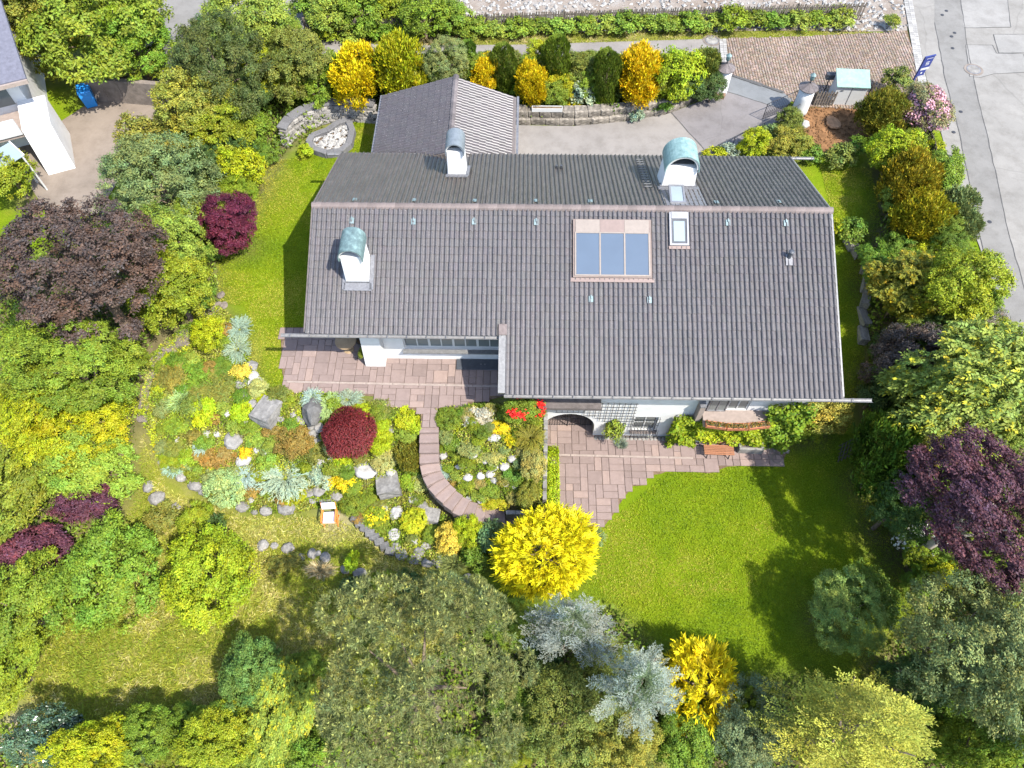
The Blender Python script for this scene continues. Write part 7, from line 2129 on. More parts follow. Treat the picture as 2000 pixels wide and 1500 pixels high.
def wall_vine(x0, x1, z0, z1, y, depth, n, leaf, col, label, seed):
    rg = np.random.default_rng(seed)
    P_ = np.stack([rg.uniform(x0, x1, n), rg.random(n), rg.uniform(z0, z1, n)], 1)
    bul = 0.45 + 0.55 * np.sin(P_[:, 0] * 4.1 + seed) * np.sin(P_[:, 2] * 3.3 + P_[:, 0])
    edge = np.clip(np.minimum(np.minimum(P_[:, 0] - x0, x1 - P_[:, 0]) * 3, (z1 - P_[:, 2]) * 3) + rg.uniform(-.2, .6, n), 0, 1)
    P_ = np.concatenate([P_, bul[:, None]], 1)[edge > 0.15]
    n = len(P_)
    P_[:, 1] = y - depth * (0.35 + 0.65 * np.clip(P_[:, 3], 0, 1)) * P_[:, 1] ** 0.5
    nr = unit(np.array([0, -.8, .7]) + rg.normal(size=(n, 3)) * .45)
    ax = unit(np.cross(nr, rg.normal(size=(n, 3))) + np.array([0, 0, -.4]))
    L = leaf * rg.uniform(.6, 1.4, n)
    me = leaf_mesh('vine_leaves', P_[:, :3], ax, nr, L, L * .8, shade(n, rg, .22, .12))
    o = link('climbing_vine', me)
    o.color = (*col, 1)
    tag(o, label, 'plant')


wall_vine(15.65, 16.95, -.55, 1.75, -6.66, .75, 2600, .13, (.17, .225, .008), 'vine mound at the left end of the balcony', 1)
wall_vine(16.7, 18.4, .05, 1.85, -6.92, .4, 2400, .12, (.25, .29, .008), 'vine below the flower boxes, behind the bench', 2)
wall_vine(18.3, 19.9, -.1, 1.9, -6.92, .5, 2400, .12, (.21, .26, .008), 'vine below the flower boxes, behind the stone trough', 3)
wall_vine(19.5, 21.4, -.5, 3.0, -6.62, .9, 3800, .13, (.13, .20, .012), 'green climber on the wall right of the balcony', 4)
# trellis of dark rods
tr = MB()
for k in range(15):
    x = 10.45 + k * 0.245
    zb = 1.75 if k < 5 else (1.3 if k < 8 else (0.9 if k < 10 else 0.35))
    tr.bar((x, -6.66, zb), (x, -6.66, 2.62), 0.013, 5)
for z in (2.58, 2.3, 2.02, 1.76):
    tr.bar((10.4, -6.68, z), (13.95, -6.68, z), 0.011, 5)
for z, xa in ((1.5, 11.7), (1.25, 12.2), (1.0, 12.6), (0.75, 12.9), (0.5, 12.9)):
    tr.bar((xa, -6.68, z), (13.95, -6.68, z), 0.011, 5)
tr.build('trellis', 'iron', house)
# rubble plinth strip under the lower wall
for k in range(22):
    x = 12.4 + k * 0.185
    MB().box(-0.08, 0.08, -0.1, 0.1, -0.05, 0.07).build('plinth_stone', 'rock_pale', house, (x, -6.75, LZ + 0.03), (random.uniform(-.2, .2), random.uniform(-.2, .2), random.uniform(-.5, .5)), bevel=0.03)


def chimney(label_, x0, x1, yf, yb, zb, zt, hood_mat, leg, taper=0.06, spread=0.05):
    ch = MB()
    ch.hexa([(x0, yf, zb), (x1, yf, zb), (x1, yb, zb), (x0, yb, zb), (x0 + taper, yf + taper * .5, zt), (x1 - taper, yf + taper * .5, zt), (x1 - taper, yb - taper, zt), (x0 + taper, yb - taper, zt)])
    c = ch.build('chimney', 'plaster', house, bevel=0.02)
    c['label'] = label_
    xa, xb = x0 + taper - spread, x1 - taper + spread
    R_ = (xb - xa) / 2
    cx = (xa + xb) / 2
    ya, yz = yf + taper * .5 - 0.12, yb - taper + 0.12
    n = 18
    outer, inner = [], []
    for i in range(n + 1):
        t = math.pi * i / n
        outer.append((cx - R_ * math.cos(t), zt + leg + R_ * math.sin(t)))
        inner.append((cx - (R_ - .035) * math.cos(t), zt + leg + (R_ - .035) * math.sin(t)))
    outer = [(xa, zt - 0.12)] + outer + [(xb, zt - 0.12)]
    inner = [(xa + .035, zt - 0.12)] + inner + [(xb - .035, zt - 0.12)]
    k = len(outer)
    vs = [(x, ya, z) for x, z in outer] + [(x, yz, z) for x, z in outer] + [(x, ya, z) for x, z in inner] + [(x, yz, z) for x, z in inner]
    fs = []
    for i in range(k - 1):
        fs += [(i, i + 1, k + i + 1, k + i), (2 * k + i, 3 * k + i, 3 * k + i + 1, 2 * k + i + 1), (i, 2 * k + i, 2 * k + i + 1, i + 1), (k + i, k + i + 1, 3 * k + i + 1, 3 * k + i)]
    fs += [(0, k, 3 * k, 2 * k), (k - 1, 3 * k - 1, 4 * k - 1, 2 * k - 1)]
    MB().add(vs, fs).build('hood', hood_mat, c)
    # plastered arch rim at the front edge and the dark flue
    rim = MB()
    for i in range(1, k - 2):
        (a0, b0), (a1, b1) = inner[i], inner[i + 1]
        s = 0.88
        c0, d0 = cx + (a0 - cx) * s, zt + leg + (b0 - zt - leg) * s
        c1, d1 = cx + (a1 - cx) * s, zt + leg + (b1 - zt - leg) * s
        rim.hexa([(a0, ya + .03, b0), (a1, ya + .03, b1), (a1, ya + .10, b1), (a0, ya + .10, b0), (c0, ya + .03, d0), (c1, ya + .03, d1), (c1, ya + .10, d1), (c0, ya + .10, d0)])
    rim.build('arch_rim', 'white_paint', c)
    MB().box(x0 + taper + .14, x1 - taper - .14, yf + .3, yb - .2, zt + 0.004, zt + 0.05).build('flue', 'interior', c)
    return c


chimney('white chimney with dark green barrel hood on the front slope', 1.57, 2.56, -3.2, -2.1, 5.9, 7.87, 'dark_copper', 0.05)
chimney('slim white chimney with grey barrel hood on the back slope', 5.39, 6.25, 3.02, 3.95, 5.7, 7.72, 'grey_hood', 0.1)
chimney('widest white chimney with pale verdigris hood on the back slope', 14.9, 16.46, 1.98, 3.1, 5.9, 7.85, 'verdigris', 0.0, 0.1, 0.06)
# flashings round the chimneys
for x0, x1, v0, v1, s in ((1.5, 2.66, 3.42, 3.75, 1), (1.44, 1.57, 2.2, 3.7, 1), (2.56, 2.72, 2.2, 3.7, 1), (5.33, 6.35, 3.0, 3.24, -1), (6.25, 6.38, 3.2, 4.3, -1), (14.8, 16.6, 1.85, 2.12, -1)):
    m = MB()
    roof_box(m, x0, x1, v0, v1, 0.05, 0.105, s)
    m.build('flashing', 'lead', house)
m = MB()
roof_box(m, 14.85, 16.6, 0.2, 2.0, 0.05, 0.075, -1)
m.build('flashing_sheet', 'lead', house)
for x0, x1, yf, zt_ in ((1.57, 2.56, -3.2, 6.42), (5.39, 6.25, 3.02, 6.46), (14.9, 16.46, 1.98, 6.88)):
    MB().box(x0 - .012, x1 + .012, yf - .014, yf + .2, zt_ - .5, zt_).build('flashing', 'lead', house)

# solar collector
m = MB()
roof_box(m, 10.95, 14.2, 0.55, 3.08, 0.03, 0.13)
sol = m.build('solar_collector', 'brown_metal', house)
for i in range(3):
    w = (14.1 - 11.05) / 3
    a = 11.05 + i * w
    m = MB()
    roof_box(m, a + .004, a + w - .004, 0.58, 1.12, 0.131, 0.15)
    m.build('cover_sheet', 'pink_sheet' if i == 1 else 'beige_sheet', sol)
    m = MB()
    roof_box(m, a + .035, a + w - .035, 1.18, 2.96, 0.12, 0.142)
    m.build('pane', 'collector_glass', sol)
for i in range(4):
    a = 11.05 + i * (14.1 - 11.05) / 3
    m = MB()
    roof_box(m, a - .03, a + .03, 1.13, 3.0, 0.128, 0.165)
    m.build('frame_bar', 'beige_sheet', sol)
for v0, v1 in ((2.965, 3.02), (1.125, 1.175)):
    m = MB()
    roof_box(m, 11.02, 14.13, v0, v1, 0.128, 0.163)
    m.build('frame_bar', 'beige_sheet', sol)
m = MB()
roof_box(m, 10.85, 14.3, 3.09, 3.26, 0.06, 0.09)
m.build('apron', 'pink_sheet', sol)
# front skylight
m = MB()
roof_box(m, 14.96, 15.04, 0.2, 1.66, 0.03, 0.15)
roof_box(m, 15.68, 15.76, 0.2, 1.66, 0.03, 0.15)
roof_box(m, 15.041, 15.679, 0.2, 0.5, 0.03, 0.17)
roof_box(m, 15.041, 15.679, 1.58, 1.66, 0.03, 0.15)
sk = m.build('roof_window', 'aluminium', house)
m = MB()
roof_box(m, 15.041, 15.679, 0.501, 1.579, 0.06, 0.115)
m.build('sash', 'dark_metal', sk)
m = MB()
roof_box(m, 15.13, 15.59, 0.6, 1.48, 0.10, 0.13)
m.build('pane', 'skylight_glass', sk)
m = MB()
roof_box(m, 14.93, 15.8, 1.67, 1.8, 0.06, 0.09)
m.build('apron', 'pink_sheet', sk)
# tilted hatch on the back slope
hb = Vector(rp(15.43, 0.95, 0.12, -1))
m = MB()
m.box(-.33, .33, -.5, -.42, 0, .1).box(-.33, .33, .42, .5, 0, .1).box(-.33, -.25, -.42, .42, 0, .1).box(.25, .33, -.42, .42, 0, .1)
ht = m.build('roof_hatch', 'aluminium', house, hb + Vector((0, 0, .1)), (0.05, 0, 0))
MB().box(-.25, .25, -.42, .42, .05, .07).build('pane', 'skylight_glass', ht)
MB().box(-.35, .35, -.62, -.505, -.05, .12).build('hatch_cover', 'zinc', ht)
# copper hooks
def hook(p, side):
    m = MB()
    x, v = p[0], abs(p[1]) / CA
    roof_box(m, x - .09, x + .09, v - .13, v + .13, 0.055, 0.075, side)
    roof_box(m, x - .02, x + .02, v - .16, v - .02, 0.075, 0.13, side)
    m.build('roof_hook', 'hook_copper', house)
for p in HOOKS_FRONT:
    hook(p, 1)
for p in HOOKS_BACK:
    hook(p, -1)
# roof ladder on the back slope
m = MB()
for x in (14.18, 14.55):
    roof_box(m, x - .018, x + .018, 1.9, 5.3, 0.12, 0.155, -1)
ld = m.build('roof_ladder', 'iron', house)
for k in range(12):
    m = MB()
    v = 2.0 + k * 0.29
    roof_box(m, 14.199, 14.531, v - .02, v + .02, 0.125, 0.15, -1)
    m.build('rung', 'zinc', ld)
# vents
pv = Vector(rp(19.88, 2.1, 0.06))
v_ = MB().lathe([(0.085, -0.1), (0.085, 0.32), (0.12, 0.33), (0.12, 0.36), (0.07, 0.40), (0.0, 0.41)], 14).build('vent_pipe', 'dark_metal', house, pv)
m = MB()
roof_box(m, 19.74, 20.03, 1.98, 2.45, 0.055, 0.075)
m.build('vent_plate', 'lead', house)
for dx in (0, 0.22):
    MB().lathe([(0.05, -0.05), (0.05, 0.16), (0.0, 0.17)], 8).build('vent_pipe', 'dark_metal', house, Vector(rp(10.4 + dx, 4.25, 0.05, -1)))

# ================================================================== garage
garage = thing('garage', 'tiled garage wing with its ridge running away behind the house', 'garage', (5.3, 8.1, UZ))


def build_garage():
    rng = np.random.default_rng(21)
    gz, ez = 5.72, 4.5
    y0, y1 = 5.3, 10.95
    o = Vector((5.3, 8.1, UZ))
    m = MB()
    sl = {}
    for s in (-1, 1):
        ex = 4.0 if s < 0 else 3.15
        ang = math.atan2(gz - ez, ex)
        ca, sa, L = math.cos(ang), math.sin(ang), math.hypot(ex, gz - ez)
        sl[s] = (ca, sa, L)
        p = []
        for n in (-.16, -.02):
            for x, y in ((0, y0), (1, y0), (1, y1), (0, y1)):
                p.append((s * (x * L * ca + n * sa), y - o.y, gz - x * L * sa + n * ca - o.z))
        if s < 0:
            p = [p[1], p[0], p[3], p[2], p[5], p[4], p[7], p[6]]
        m.hexa(p)
    roof_ = m.build('roof', 'fascia_wood', garage)
    nc = int((y1 - y0) / COLP)
    ca, sa, L = sl[-1]
    tile_array('roof_tiles', [(c * COLP, r * ROWP) for c in range(nc) for r in range(12)], lambda u, v, n: (-(v * ca + n * sa), y1 - u - o.y, gz - v * sa + n * ca - o.z), 'roof_tile', roof_, rng, (0.058, 0.053, 0.057))  # left slope: its shade is painted into a darker tile colour
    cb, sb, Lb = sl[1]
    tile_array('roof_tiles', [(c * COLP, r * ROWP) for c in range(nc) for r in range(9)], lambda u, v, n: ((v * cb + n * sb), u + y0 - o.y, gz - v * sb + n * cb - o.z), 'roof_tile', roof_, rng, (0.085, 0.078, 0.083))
    n = 13
    Lr = (y1 - y0 + .05) / n
    prof = [(-0.16, -0.05), (-0.12, 0.04), (0.0, 0.10), (0.12, 0.04), (0.16, -0.05)]
    vs = [(a, 0, b) for a, b in prof] + [(a * 1.05, Lr * 1.04, b * 1.05) for a, b in prof]
    me = MB().add(vs, [(i, i + 5, i + 6, i + 1) for i in range(4)]).mesh('ridge_tile')
    me.materials.append(MATS['slate'])
    for i in range(n):
        link('ridge_tile', me, None, roof_, (0, y0 + i * Lr - o.y, gz - o.z + .03))
    for s in (-1, 1):
        e_ = -4.08 if s < 0 else 3.23
        MB().box(e_ - .06, e_ + .06, y0 + .8 - o.y, y1 + .1 - o.y, ez - o.z - .14, ez - o.z - .02).build('gutter', 'lead', roof_)
    m = MB()
    ya, yb, zt = 10.3 - o.y, 10.5 - o.y, ez - o.z + .02
    m.box(-3.6, 2.8, ya, yb, -.1, zt)
    m.box(-3.6, -3.4, 4.8 - o.y, ya, -.1, zt)
    m.box(2.6, 2.8, 4.8 - o.y, ya, -.1, zt)
    m.add([(-3.6, ya, zt), (2.8, ya, zt), (0, ya, gz - o.z - .2), (-3.6, yb, zt), (2.8, yb, zt), (0, yb, gz - o.z - .2)],
          [(0, 1, 2), (5, 4, 3), (0, 2, 5, 3), (1, 4, 5, 2), (0, 3, 4, 1)])
    m.build('wall', 'plaster', garage)


build_garage()

# ================================================================== walls, gates and things in the garden
random.seed(3)


def along(pts, step):
    out = []
    for a, b in zip(pts[:-1], pts[1:]):
        a, b = Vector(a), Vector(b)
        L = (b - a).length
        n = max(1, int(round(L / step)))
        for i in range(n):
            p = a.lerp(b, (i + .5) / n)
            out.append((p, math.atan2((b - a).y, (b - a).x), L / n))
    return out


def stone_mesh(seed, bev=0.12):
    bm = bmesh.new()
    bmesh.ops.create_cube(bm, size=1.0)
    bmesh.ops.bevel(bm, geom=bm.edges[:], offset=bev, segments=1, affect='EDGES')
    r = random.Random(seed)
    for v in bm.verts:
        v.co += Vector((r.uniform(-.05, .05), r.uniform(-.05, .05), r.uniform(-.05, .05)))
    me = bpy.data.meshes.new('stone')
    bm.to_mesh(me)
    bm.free()
    return me


def stone_set(mat, n=4, bev=0.12):
    r = []
    for i in range(n):
        me = stone_mesh(i + len(mat), bev)
        me.materials.append(MATS[mat])
        r.append(me)
    return r


# curved dry wall round the basin
cw = thing('curved_stone_wall', 'curved pale dry-stone wall with grey coping behind the stone basin', 'stone wall', (CURVE_WALL[0][0], CURVE_WALL[0][1], UZ))
co = Vector(cw.location)
st = stone_set('wall_stone')
for row in range(5):
    for k, (p, a, l) in enumerate(along(CURVE_WALL, 0.36)):
        link('stone', st[(k + row) % 4], None, cw, (p.x - co.x + (0.09 if row % 2 else -0.09) * math.cos(a), p.y - co.y + 0.2 + row * 0.05, 0.08 + row * 0.185), (0, 0, a), (l * 1.02, random.uniform(.36, .48), 0.19))
cs = stone_set('coping', 2, 0.06)
for k, (p, a, l) in enumerate(along(CURVE_WALL, 0.6)):
    link('coping_stone', cs[k % 2], None, cw, (p.x - co.x, p.y - co.y + 0.5, 1.02), (0, 0, a), (l * 1.02, 0.55, 0.09))
# basin
bs = thing('stone_basin', 'half-round stone basin with white pebbles beside the garage', 'basin', (BASIN[0], BASIN[1], UZ))
bo = Vector(bs.location)
rim = BASIN_RIM + [BASIN_RIM[0]]
for k, (p, a, l) in enumerate(along(rim, 0.5)):
    link('rim_stone', cs[k % 2], None, bs, (p.x - bo.x, p.y - bo.y, 0.16), (0, 0, a), (l * 1.05, 0.34, 0.36))
rp2 = [(p[0], p[1]) for p in BASIN_RIM]
m = MB()
m.add([(x - bo.x, y - bo.y, 0.05) for x, y in rp2], [tuple(reversed(range(len(rp2))))])
m.build('basin_floor', 'soil', bs)


def pebbles(name, poly, n, size, z, mat, parent=None, off=Vector((0, 0, 0)), seed=1, zvar=0.04):
    rng = np.random.default_rng(seed)
    P_ = sample_poly(poly, n, rng)
    V = np.array([(-1, 0, 0), (1, 0, 0), (0, -1, 0), (0, 1, 0), (0, 0, -1), (0, 0, 1)], float)
    F = np.array([(0, 2, 5), (2, 1, 5), (1, 3, 5), (3, 0, 5), (2, 0, 4), (1, 2, 4), (3, 1, 4), (0, 3, 4)])
    n = len(P_)
    s = size * rng.uniform(.5, 1.4, (n, 1, 1)) * np.stack([rng.uniform(.7, 1.3, n), rng.uniform(.7, 1.3, n), rng.uniform(.5, .9, n)], 1)[:, None, :]
    v = V[None] * s + rng.normal(0, size * .18, (n, 6, 3))
    a = rng.uniform(0, 6.28, n)
    ca, sa = np.cos(a)[:, None], np.sin(a)[:, None]
    x = v[..., 0] * ca - v[..., 1] * sa + P_[:, None, 0] - off.x
    y = v[..., 0] * sa + v[..., 1] * ca + P_[:, None, 1] - off.y
    zz = v[..., 2] + z + rng.uniform(0, zvar, (n, 1))
    f = (F[None] + (np.arange(n) * 6)[:, None, None]).reshape(-1, 3)
    me = bpy.data.meshes.new(name)
    me.from_pydata(np.stack([x, y, zz], -1).reshape(-1, 3).tolist(), [], f.tolist())
    me.update()
    return stuff(link(name, me, mat, parent))


pebbles('pebbles', rp2, 260, 0.12, 0.1, 'rock_white', bs, bo, 3, 0.08)
o = pebbles('pebble_bed', [(p[0], p[1]) for p in PEBBLES], 300, 0.05, LZ + 0.0, 'rock_white', None, Vector((0, 0, 0)), 4)
tag(o, 'bed of white pebbles right of the stone trough', 'pebbles')
o = pebbles('rubble', GRAVEL, 2600, 0.13, UZ + 0.03, 'rock_white', None, Vector((0, 0, 0)), 5)
tag(o, 'white rubble stones strewn over the building plot at the top', 'rubble')
o = pebbles('soil_clods', SOIL, 500, 0.06, UZ + 0.02, 'red_soil', None, Vector((0, 0, 0)), 6)
tag(o, 'reddish clods on the bare soil patch', 'soil clods')

# stone wall along the drive
sw = thing('drive_stone_wall', 'lichen-blotched stone block wall along the upper side of the drive', 'stone wall', (STONE_WALL[0][0], STONE_WALL[0][1], UZ))
so = Vector(sw.location)
bl = stone_set('block_stone', 5, 0.1)
for row in range(2):
    for k, (p, a, l) in enumerate(along(STONE_WALL, 0.85 if row == 0 else 0.7)):
        link('stone_block', bl[(k * 2 + row) % 5], None, sw, (p.x - so.x, p.y - so.y + 0.28 + row * 0.12, 0.2 + row * 0.42), (0, 0, a + random.uniform(-.04, .04)), (l * 1.03, random.uniform(.5, .62), 0.45))
tr_ = thing('white_trough', 'white planter trough sitting on the drive stone wall', 'planter', (10.15, 11.9, UZ + 0.82))
MB().box(-.85, .85, -.13, .13, 0, .05).box(-.85, .85, -.13, -.1, .05, .22).box(-.85, .85, .1, .13, .05, .22).box(-.85, -.82, -.1, .1, .05, .22).box(.82, .85, -.1, .1, .05, .22).build('trough', 'white_paint', tr_)
MB().box(-.82, .82, -.1, .1, .05, .17).build('trough_soil', 'soil', tr_)

# retaining wall between stair bed and clipped hedge
rw = thing('bed_retaining_wall', 'grey retaining wall holding the stair bed above the patio', 'wall', (9.95, -8.5, LZ))
for k in range(9):
    y = -10.45 + k * 0.42
    h = float(ground_z(9.6, y)) - LZ + 0.12
    MB().box(-.09, .09, -.205, .205, -.2, max(h, .25)).build('wall_block', 'rock_grey', rw, (0, y + 8.5, 0), bevel=0.015)
for k in range(4):
    x = 9.75 - k * 0.42
    MB().box(-.205, .205, -.09, .09, -.3, float(ground_z(x, -10.2)) - LZ + 0.15).build('wall_block', 'rock_grey', rw, (x - 9.95, -10.75 + 8.5, 0), bevel=0.015)
# clipped hedge
rr = np.random.default_rng(8)
n = 6500
P_ = np.stack([rr.uniform(-1, 1, n), rr.uniform(-1, 1, n), rr.uniform(-1, 1, n)], 1)
fc = rr.integers(0, 5, n)
for k, (ax_, s_) in enumerate(((0, 1), (0, -1), (1, 1), (1, -1), (2, 1))):
    P_[fc == k, ax_] = s_ * rr.uniform(.86, 1.04, (fc == k).sum())
nr = unit(P_ ** 3 + rr.normal(size=(n, 3)) * .5)
me = leaf_mesh('hedge_leaves', P_ * np.array([[.27, 1.55, .45]]), unit(np.cross(nr, rr.normal(size=(n, 3)))), nr, rr.uniform(.05, .1, n), .05, shade(n, rr, .22, .12))
hd = link('clipped_hedge', me, None, None, (10.33, -9.15, LZ + .42))
hd.color = (.27, .35, .010, 1)
tag(hd, 'clipped narrow bright green hedge at the left side of the patio', 'hedge')

# low side wall of the drive with handrail
rl = thing('drive_handrail', 'iron handrail on the low kerb wall along the lower side of the drive', 'handrail', (RAIL1[0], RAIL1[1], UZ))
a, b = Vector(RAIL1[:2]), Vector(RAIL0[:2])
d_ = b - a
ang = math.atan2(d_.y, d_.x)
MB().box(0, d_.length, -.22, .0, -.05, .28).build('kerb_wall', 'drive_concrete', rl, (0, 0, 0), (0, 0, ang), bevel=0.015)
m = MB()
m.bar((0, -.1, .95), (d_.length + .2, -.1, .95), .028, 7)
m.build('rail', 'iron', rl, (0, 0, 0), (0, 0, ang))
for k in range(6):
    x = .15 + k * d_.length / 5.4
    MB().bar((x, -.1, .28), (x, -.1, .95), .018, 6).build('post', 'iron', rl, (0, 0, 0), (0, 0, ang))


def gate_leaf(p0, p1, label, h):
    a, b = Vector(p0[:2]), Vector(p1[:2])
    L = (b - a).length
    t = thing('gate_leaf', label, 'gate', (p0[0], p0[1], UZ + .08), math.atan2((b - a).y, (b - a).x))
    m = MB()
    m.bar((0, 0, .05), (0, 0, h), .025).bar((L, 0, .05), (L, 0, h * .85), .025).bar((0, 0, .08), (L, 0, .08), .02).bar((0, 0, h), (L, 0, h * .85), .022)
    m.build('frame', 'iron', t)
    n = int(L / .13)
    for i in range(1, n):
        x = L * i / n
        MB().bar((x, 0, .08), (x, 0, h - .15 * h * i / n), .009, 5).build('bar', 'iron', t)
    m = MB()
    for i in range(n):
        x = L * i / n
        m.bar((x, 0, .1), (x + L / n, 0, .55), .007, 4).bar((x + L / n, 0, .1), (x, 0, .55), .007, 4)
    m.build('lattice', 'iron', t)


gate_leaf(GATE_A0, GATE_A1, 'open iron gate leaf beside the left gate pillar', 1.35)
gate_leaf(GATE_B0, GATE_B1, 'open iron gate leaf beside the right gate pillar', 1.25)


def pillar(p, label):
    t = thing('gate_pillar', label, 'pillar', (p[0], p[1], UZ))
    MB().lathe([(0.46, -0.1), (0.45, 0.3), (0.43, 1.0), (0.42, 1.62)], 24).build('shaft', 'plaster', t, smooth=True)
    n = 18
    for i in range(n):
        a0, a1 = 2 * math.pi * i / n, 2 * math.pi * (i + 1) / n
        z0, z1 = 1.60, 1.86
        r = .54
        q = [(r * math.cos(a0), r * math.sin(a0), z0), (r * math.cos(a1), r * math.sin(a1), z0), (.05 * math.cos(a1), .05 * math.sin(a1), z1), (.05 * math.cos(a0), .05 * math.sin(a0), z1)]
        q2 = [(x, y, z + .03 + .012 * (i % 2)) for x, y, z in q]
        MB().hexa(q + q2).build('cap_slate', 'slate', t)
    MB().bar((0, 0, 1.85), (0, 0, 2.1), .03).build('lantern_post', 'iron', t)
    MB().lathe([(0.09, 2.08), (0.13, 2.2), (0.13, 2.36), (0.17, 2.38), (0.05, 2.5), (0.0, 2.52)], 8).build('lantern', 'dark_copper', t)


pillar(PILLAR_A, 'round white gate pillar with slate cap on the left of the drive')
pillar(PILLAR_B, 'round white gate pillar with slate cap next to the bin shelter')

# bin shelter with green copper lid
bn = thing('bin_shelter', 'white bin shelter with a sloping green copper lid by the gate', 'bin shelter', (BIN[0], BIN[1], UZ), math.radians(-3))
MB().hexa([(-.85, 0, 0), (.85, 0, 0), (.85, .95, 0), (-.85, .95, 0), (-.85, 0, 1.25), (.85, 0, 1.25), (.85, .95, 1.55), (-.85, .95, 1.55)]).build('box', 'white_paint', bn)
MB().hexa([(-.93, -.1, 1.24), (.93, -.1, 1.24), (.93, 1.05, 1.585), (-.93, 1.05, 1.585), (-.93, -.1, 1.29), (.93, -.1, 1.29), (.93, 1.05, 1.635), (-.93, 1.05, 1.635)]).build('lid', 'green_sheet', bn)
MB().box(-.02, .02, -.012, 0, .02, 1.2).build('door_joint', 'lead', bn)
MB().box(-.6, -.45, -.03, -.0, .95, .99).build('handle', 'iron', bn)
mbx = thing('mailbox', 'dark mailbox behind the short picket fence at the gate', 'mailbox', (MAILBOX[0], MAILBOX[1], UZ))
MB().bar((0, 0, 0), (0, 0, .9), .03).build('post', 'iron', mbx)
MB().box(-.26, .26, -.14, .14, .9, 1.22).build('box', 'dark_metal', mbx, bevel=0.02)
MB().box(-.28, .28, -.17, .17, 1.225, 1.245).build('lid', 'iron', mbx)

# street sign: navy boards on a post
sg = thing('estate_sign', 'navy blue sign board with white band on a post at the street corner', 'sign', (SIGN[0], SIGN[1], UZ), math.radians(20))
MB().box(-.045, .045, -.045, .045, 0, 2.0).build('post', 'navy', sg)
MB().box(.045, .62, -.03, .03, 1.3, 2.0).build('board', 'navy', sg)
MB().box(.045, .62, -.028, .028, 1.16, 1.298).build('white_band', 'white_paint', sg)
MB().box(.045, .5, -.03, .03, .78, 1.158).build('board', 'navy', sg)
MB().box(-.045, .66, -.045, .045, 2.0, 2.04).build('top_rail', 'navy', sg)
m = MB()
for (x0, x1, z0, z1) in ((.22, .44, 1.56, 1.59), (.22, .25, 1.59, 1.65), (.22, .44, 1.65, 1.68), (.41, .44, 1.5, 1.56), (.22, .44, 1.47, 1.5), (.12, .55, 1.88, 1.9), (.2, .3, .92, 1.02)):
    m.box(x0, x1, -.036, -.030, z0, z1)
m.build('white_marks', 'white_paint', sg)


def picket_fence(name, pts, h, step, label, w=.045, wobble=.03):
    t = thing(name, label, 'fence', (pts[0][0], pts[0][1], UZ))
    o = Vector(t.location)
    me = MB().add([(-w, -.012, 0), (w, -.012, 0), (w, .012, 0), (-w, .012, 0), (-w, -.012, h - .06), (w, -.012, h - .06), (w, .012, h - .06), (-w, .012, h - .06), (0, -.012, h), (0, .012, h)],
                  [(0, 1, 5, 4), (1, 2, 6, 5), (2, 3, 7, 6), (3, 0, 4, 7), (4, 5, 8), (6, 7, 9), (5, 6, 9, 8), (7, 4, 8, 9)]).mesh('picket')
    me.materials.append(MATS['old_wood'])
    for p, a, l in along(pts, step):
        link('picket', me, None, t, (p.x - o.x, p.y - o.y, .04), (random.uniform(-wobble, wobble), random.uniform(-wobble, wobble), a), (1, 1, random.uniform(.93, 1.05)))
    for a, b in zip(pts[:-1], pts[1:]):
        a, b = Vector(a), Vector(b)
        an = math.atan2((b - a).y, (b - a).x)
        L = (b - a).length
        m = MB()
        for z in (.25, h - .3):
            m.box(0, L, .016, .06, z, z + .08)
        m.build('rail', 'old_wood', t, (a.x - o.x, a.y - o.y, .04), (0, 0, an))
        MB().box(-.05, .05, .062, .16, 0, h + .05).build('post', 'old_wood', t, (a.x - o.x, a.y - o.y, 0), (0, 0, an))


picket_fence('paling_fence', FENCE_TOP, 1.15, 0.145, 'long weathered paling fence in front of the rubble plot')
picket_fence('picket_fence', FENCE_GATE, .95, 0.14, 'short pale picket fence between gate pillar and bin shelter')
picket_fence('picket_fence', FENCE_RIGHT, 1.1, 0.13, 'dark brown picket fence curving from bin shelter along the street')

# bench
bc = thing('garden_bench', 'reddish wooden slatted bench against the vine wall', 'bench', (BENCH[0], BENCH[1] - .22, LZ + .06), math.radians(-1.5))
for i in range(6):
    y = -.02 + i * .085
    MB().box(-.68, .68, y, y + .07, .42 + .004 * i * (5 - i) / 5, .45 + .004 * i * (5 - i) / 5).build('seat_slat', 'bench_wood', bc, bevel=0.006)
for i in range(5):
    z = .52 + i * .085
    y = .52 + i * .03
    MB().box(-.68, .68, y, y + .03, z, z + .07).build('back_slat', 'bench_wood', bc, bevel=0.006)
for s in (-.5, .5):
    m = MB()
    m.tube([(s, .0, 0), (s, .06, .2), (s, .0, .40), (s, .5, .42), (s, .72, .95)], [.025] * 5, 6)
    m.tube([(s, .6, 0), (s, .48, .25), (s, .5, .42)], [.025] * 3, 6)
    m.build('leg', 'iron', bc)
# trough
tg = thing('stone_trough', 'weathered stone trough right of the bench', 'trough', (TROUGH[0], TROUGH[1] - .12, LZ + .05), math.radians(-2))
m = MB()
m.box(-.56, .56, -.02, .1, 0, .45).box(-.56, .56, .5, .62, 0, .45).box(-.56, -.44, .1, .5, 0, .45).box(.44, .56, .1, .5, 0, .45).box(-.44, .44, .1, .5, 0, .2)
m.build('basin', 'rock_pale', tg, bevel=0.02)
MB().box(-.44, .16, .1, .5, .2, .38).build('soil_fill', 'rock_brown', tg)
MB().box(.16, .44, .1, .5, .2, .25).build('wet_bottom', 'wet_stone', tg)
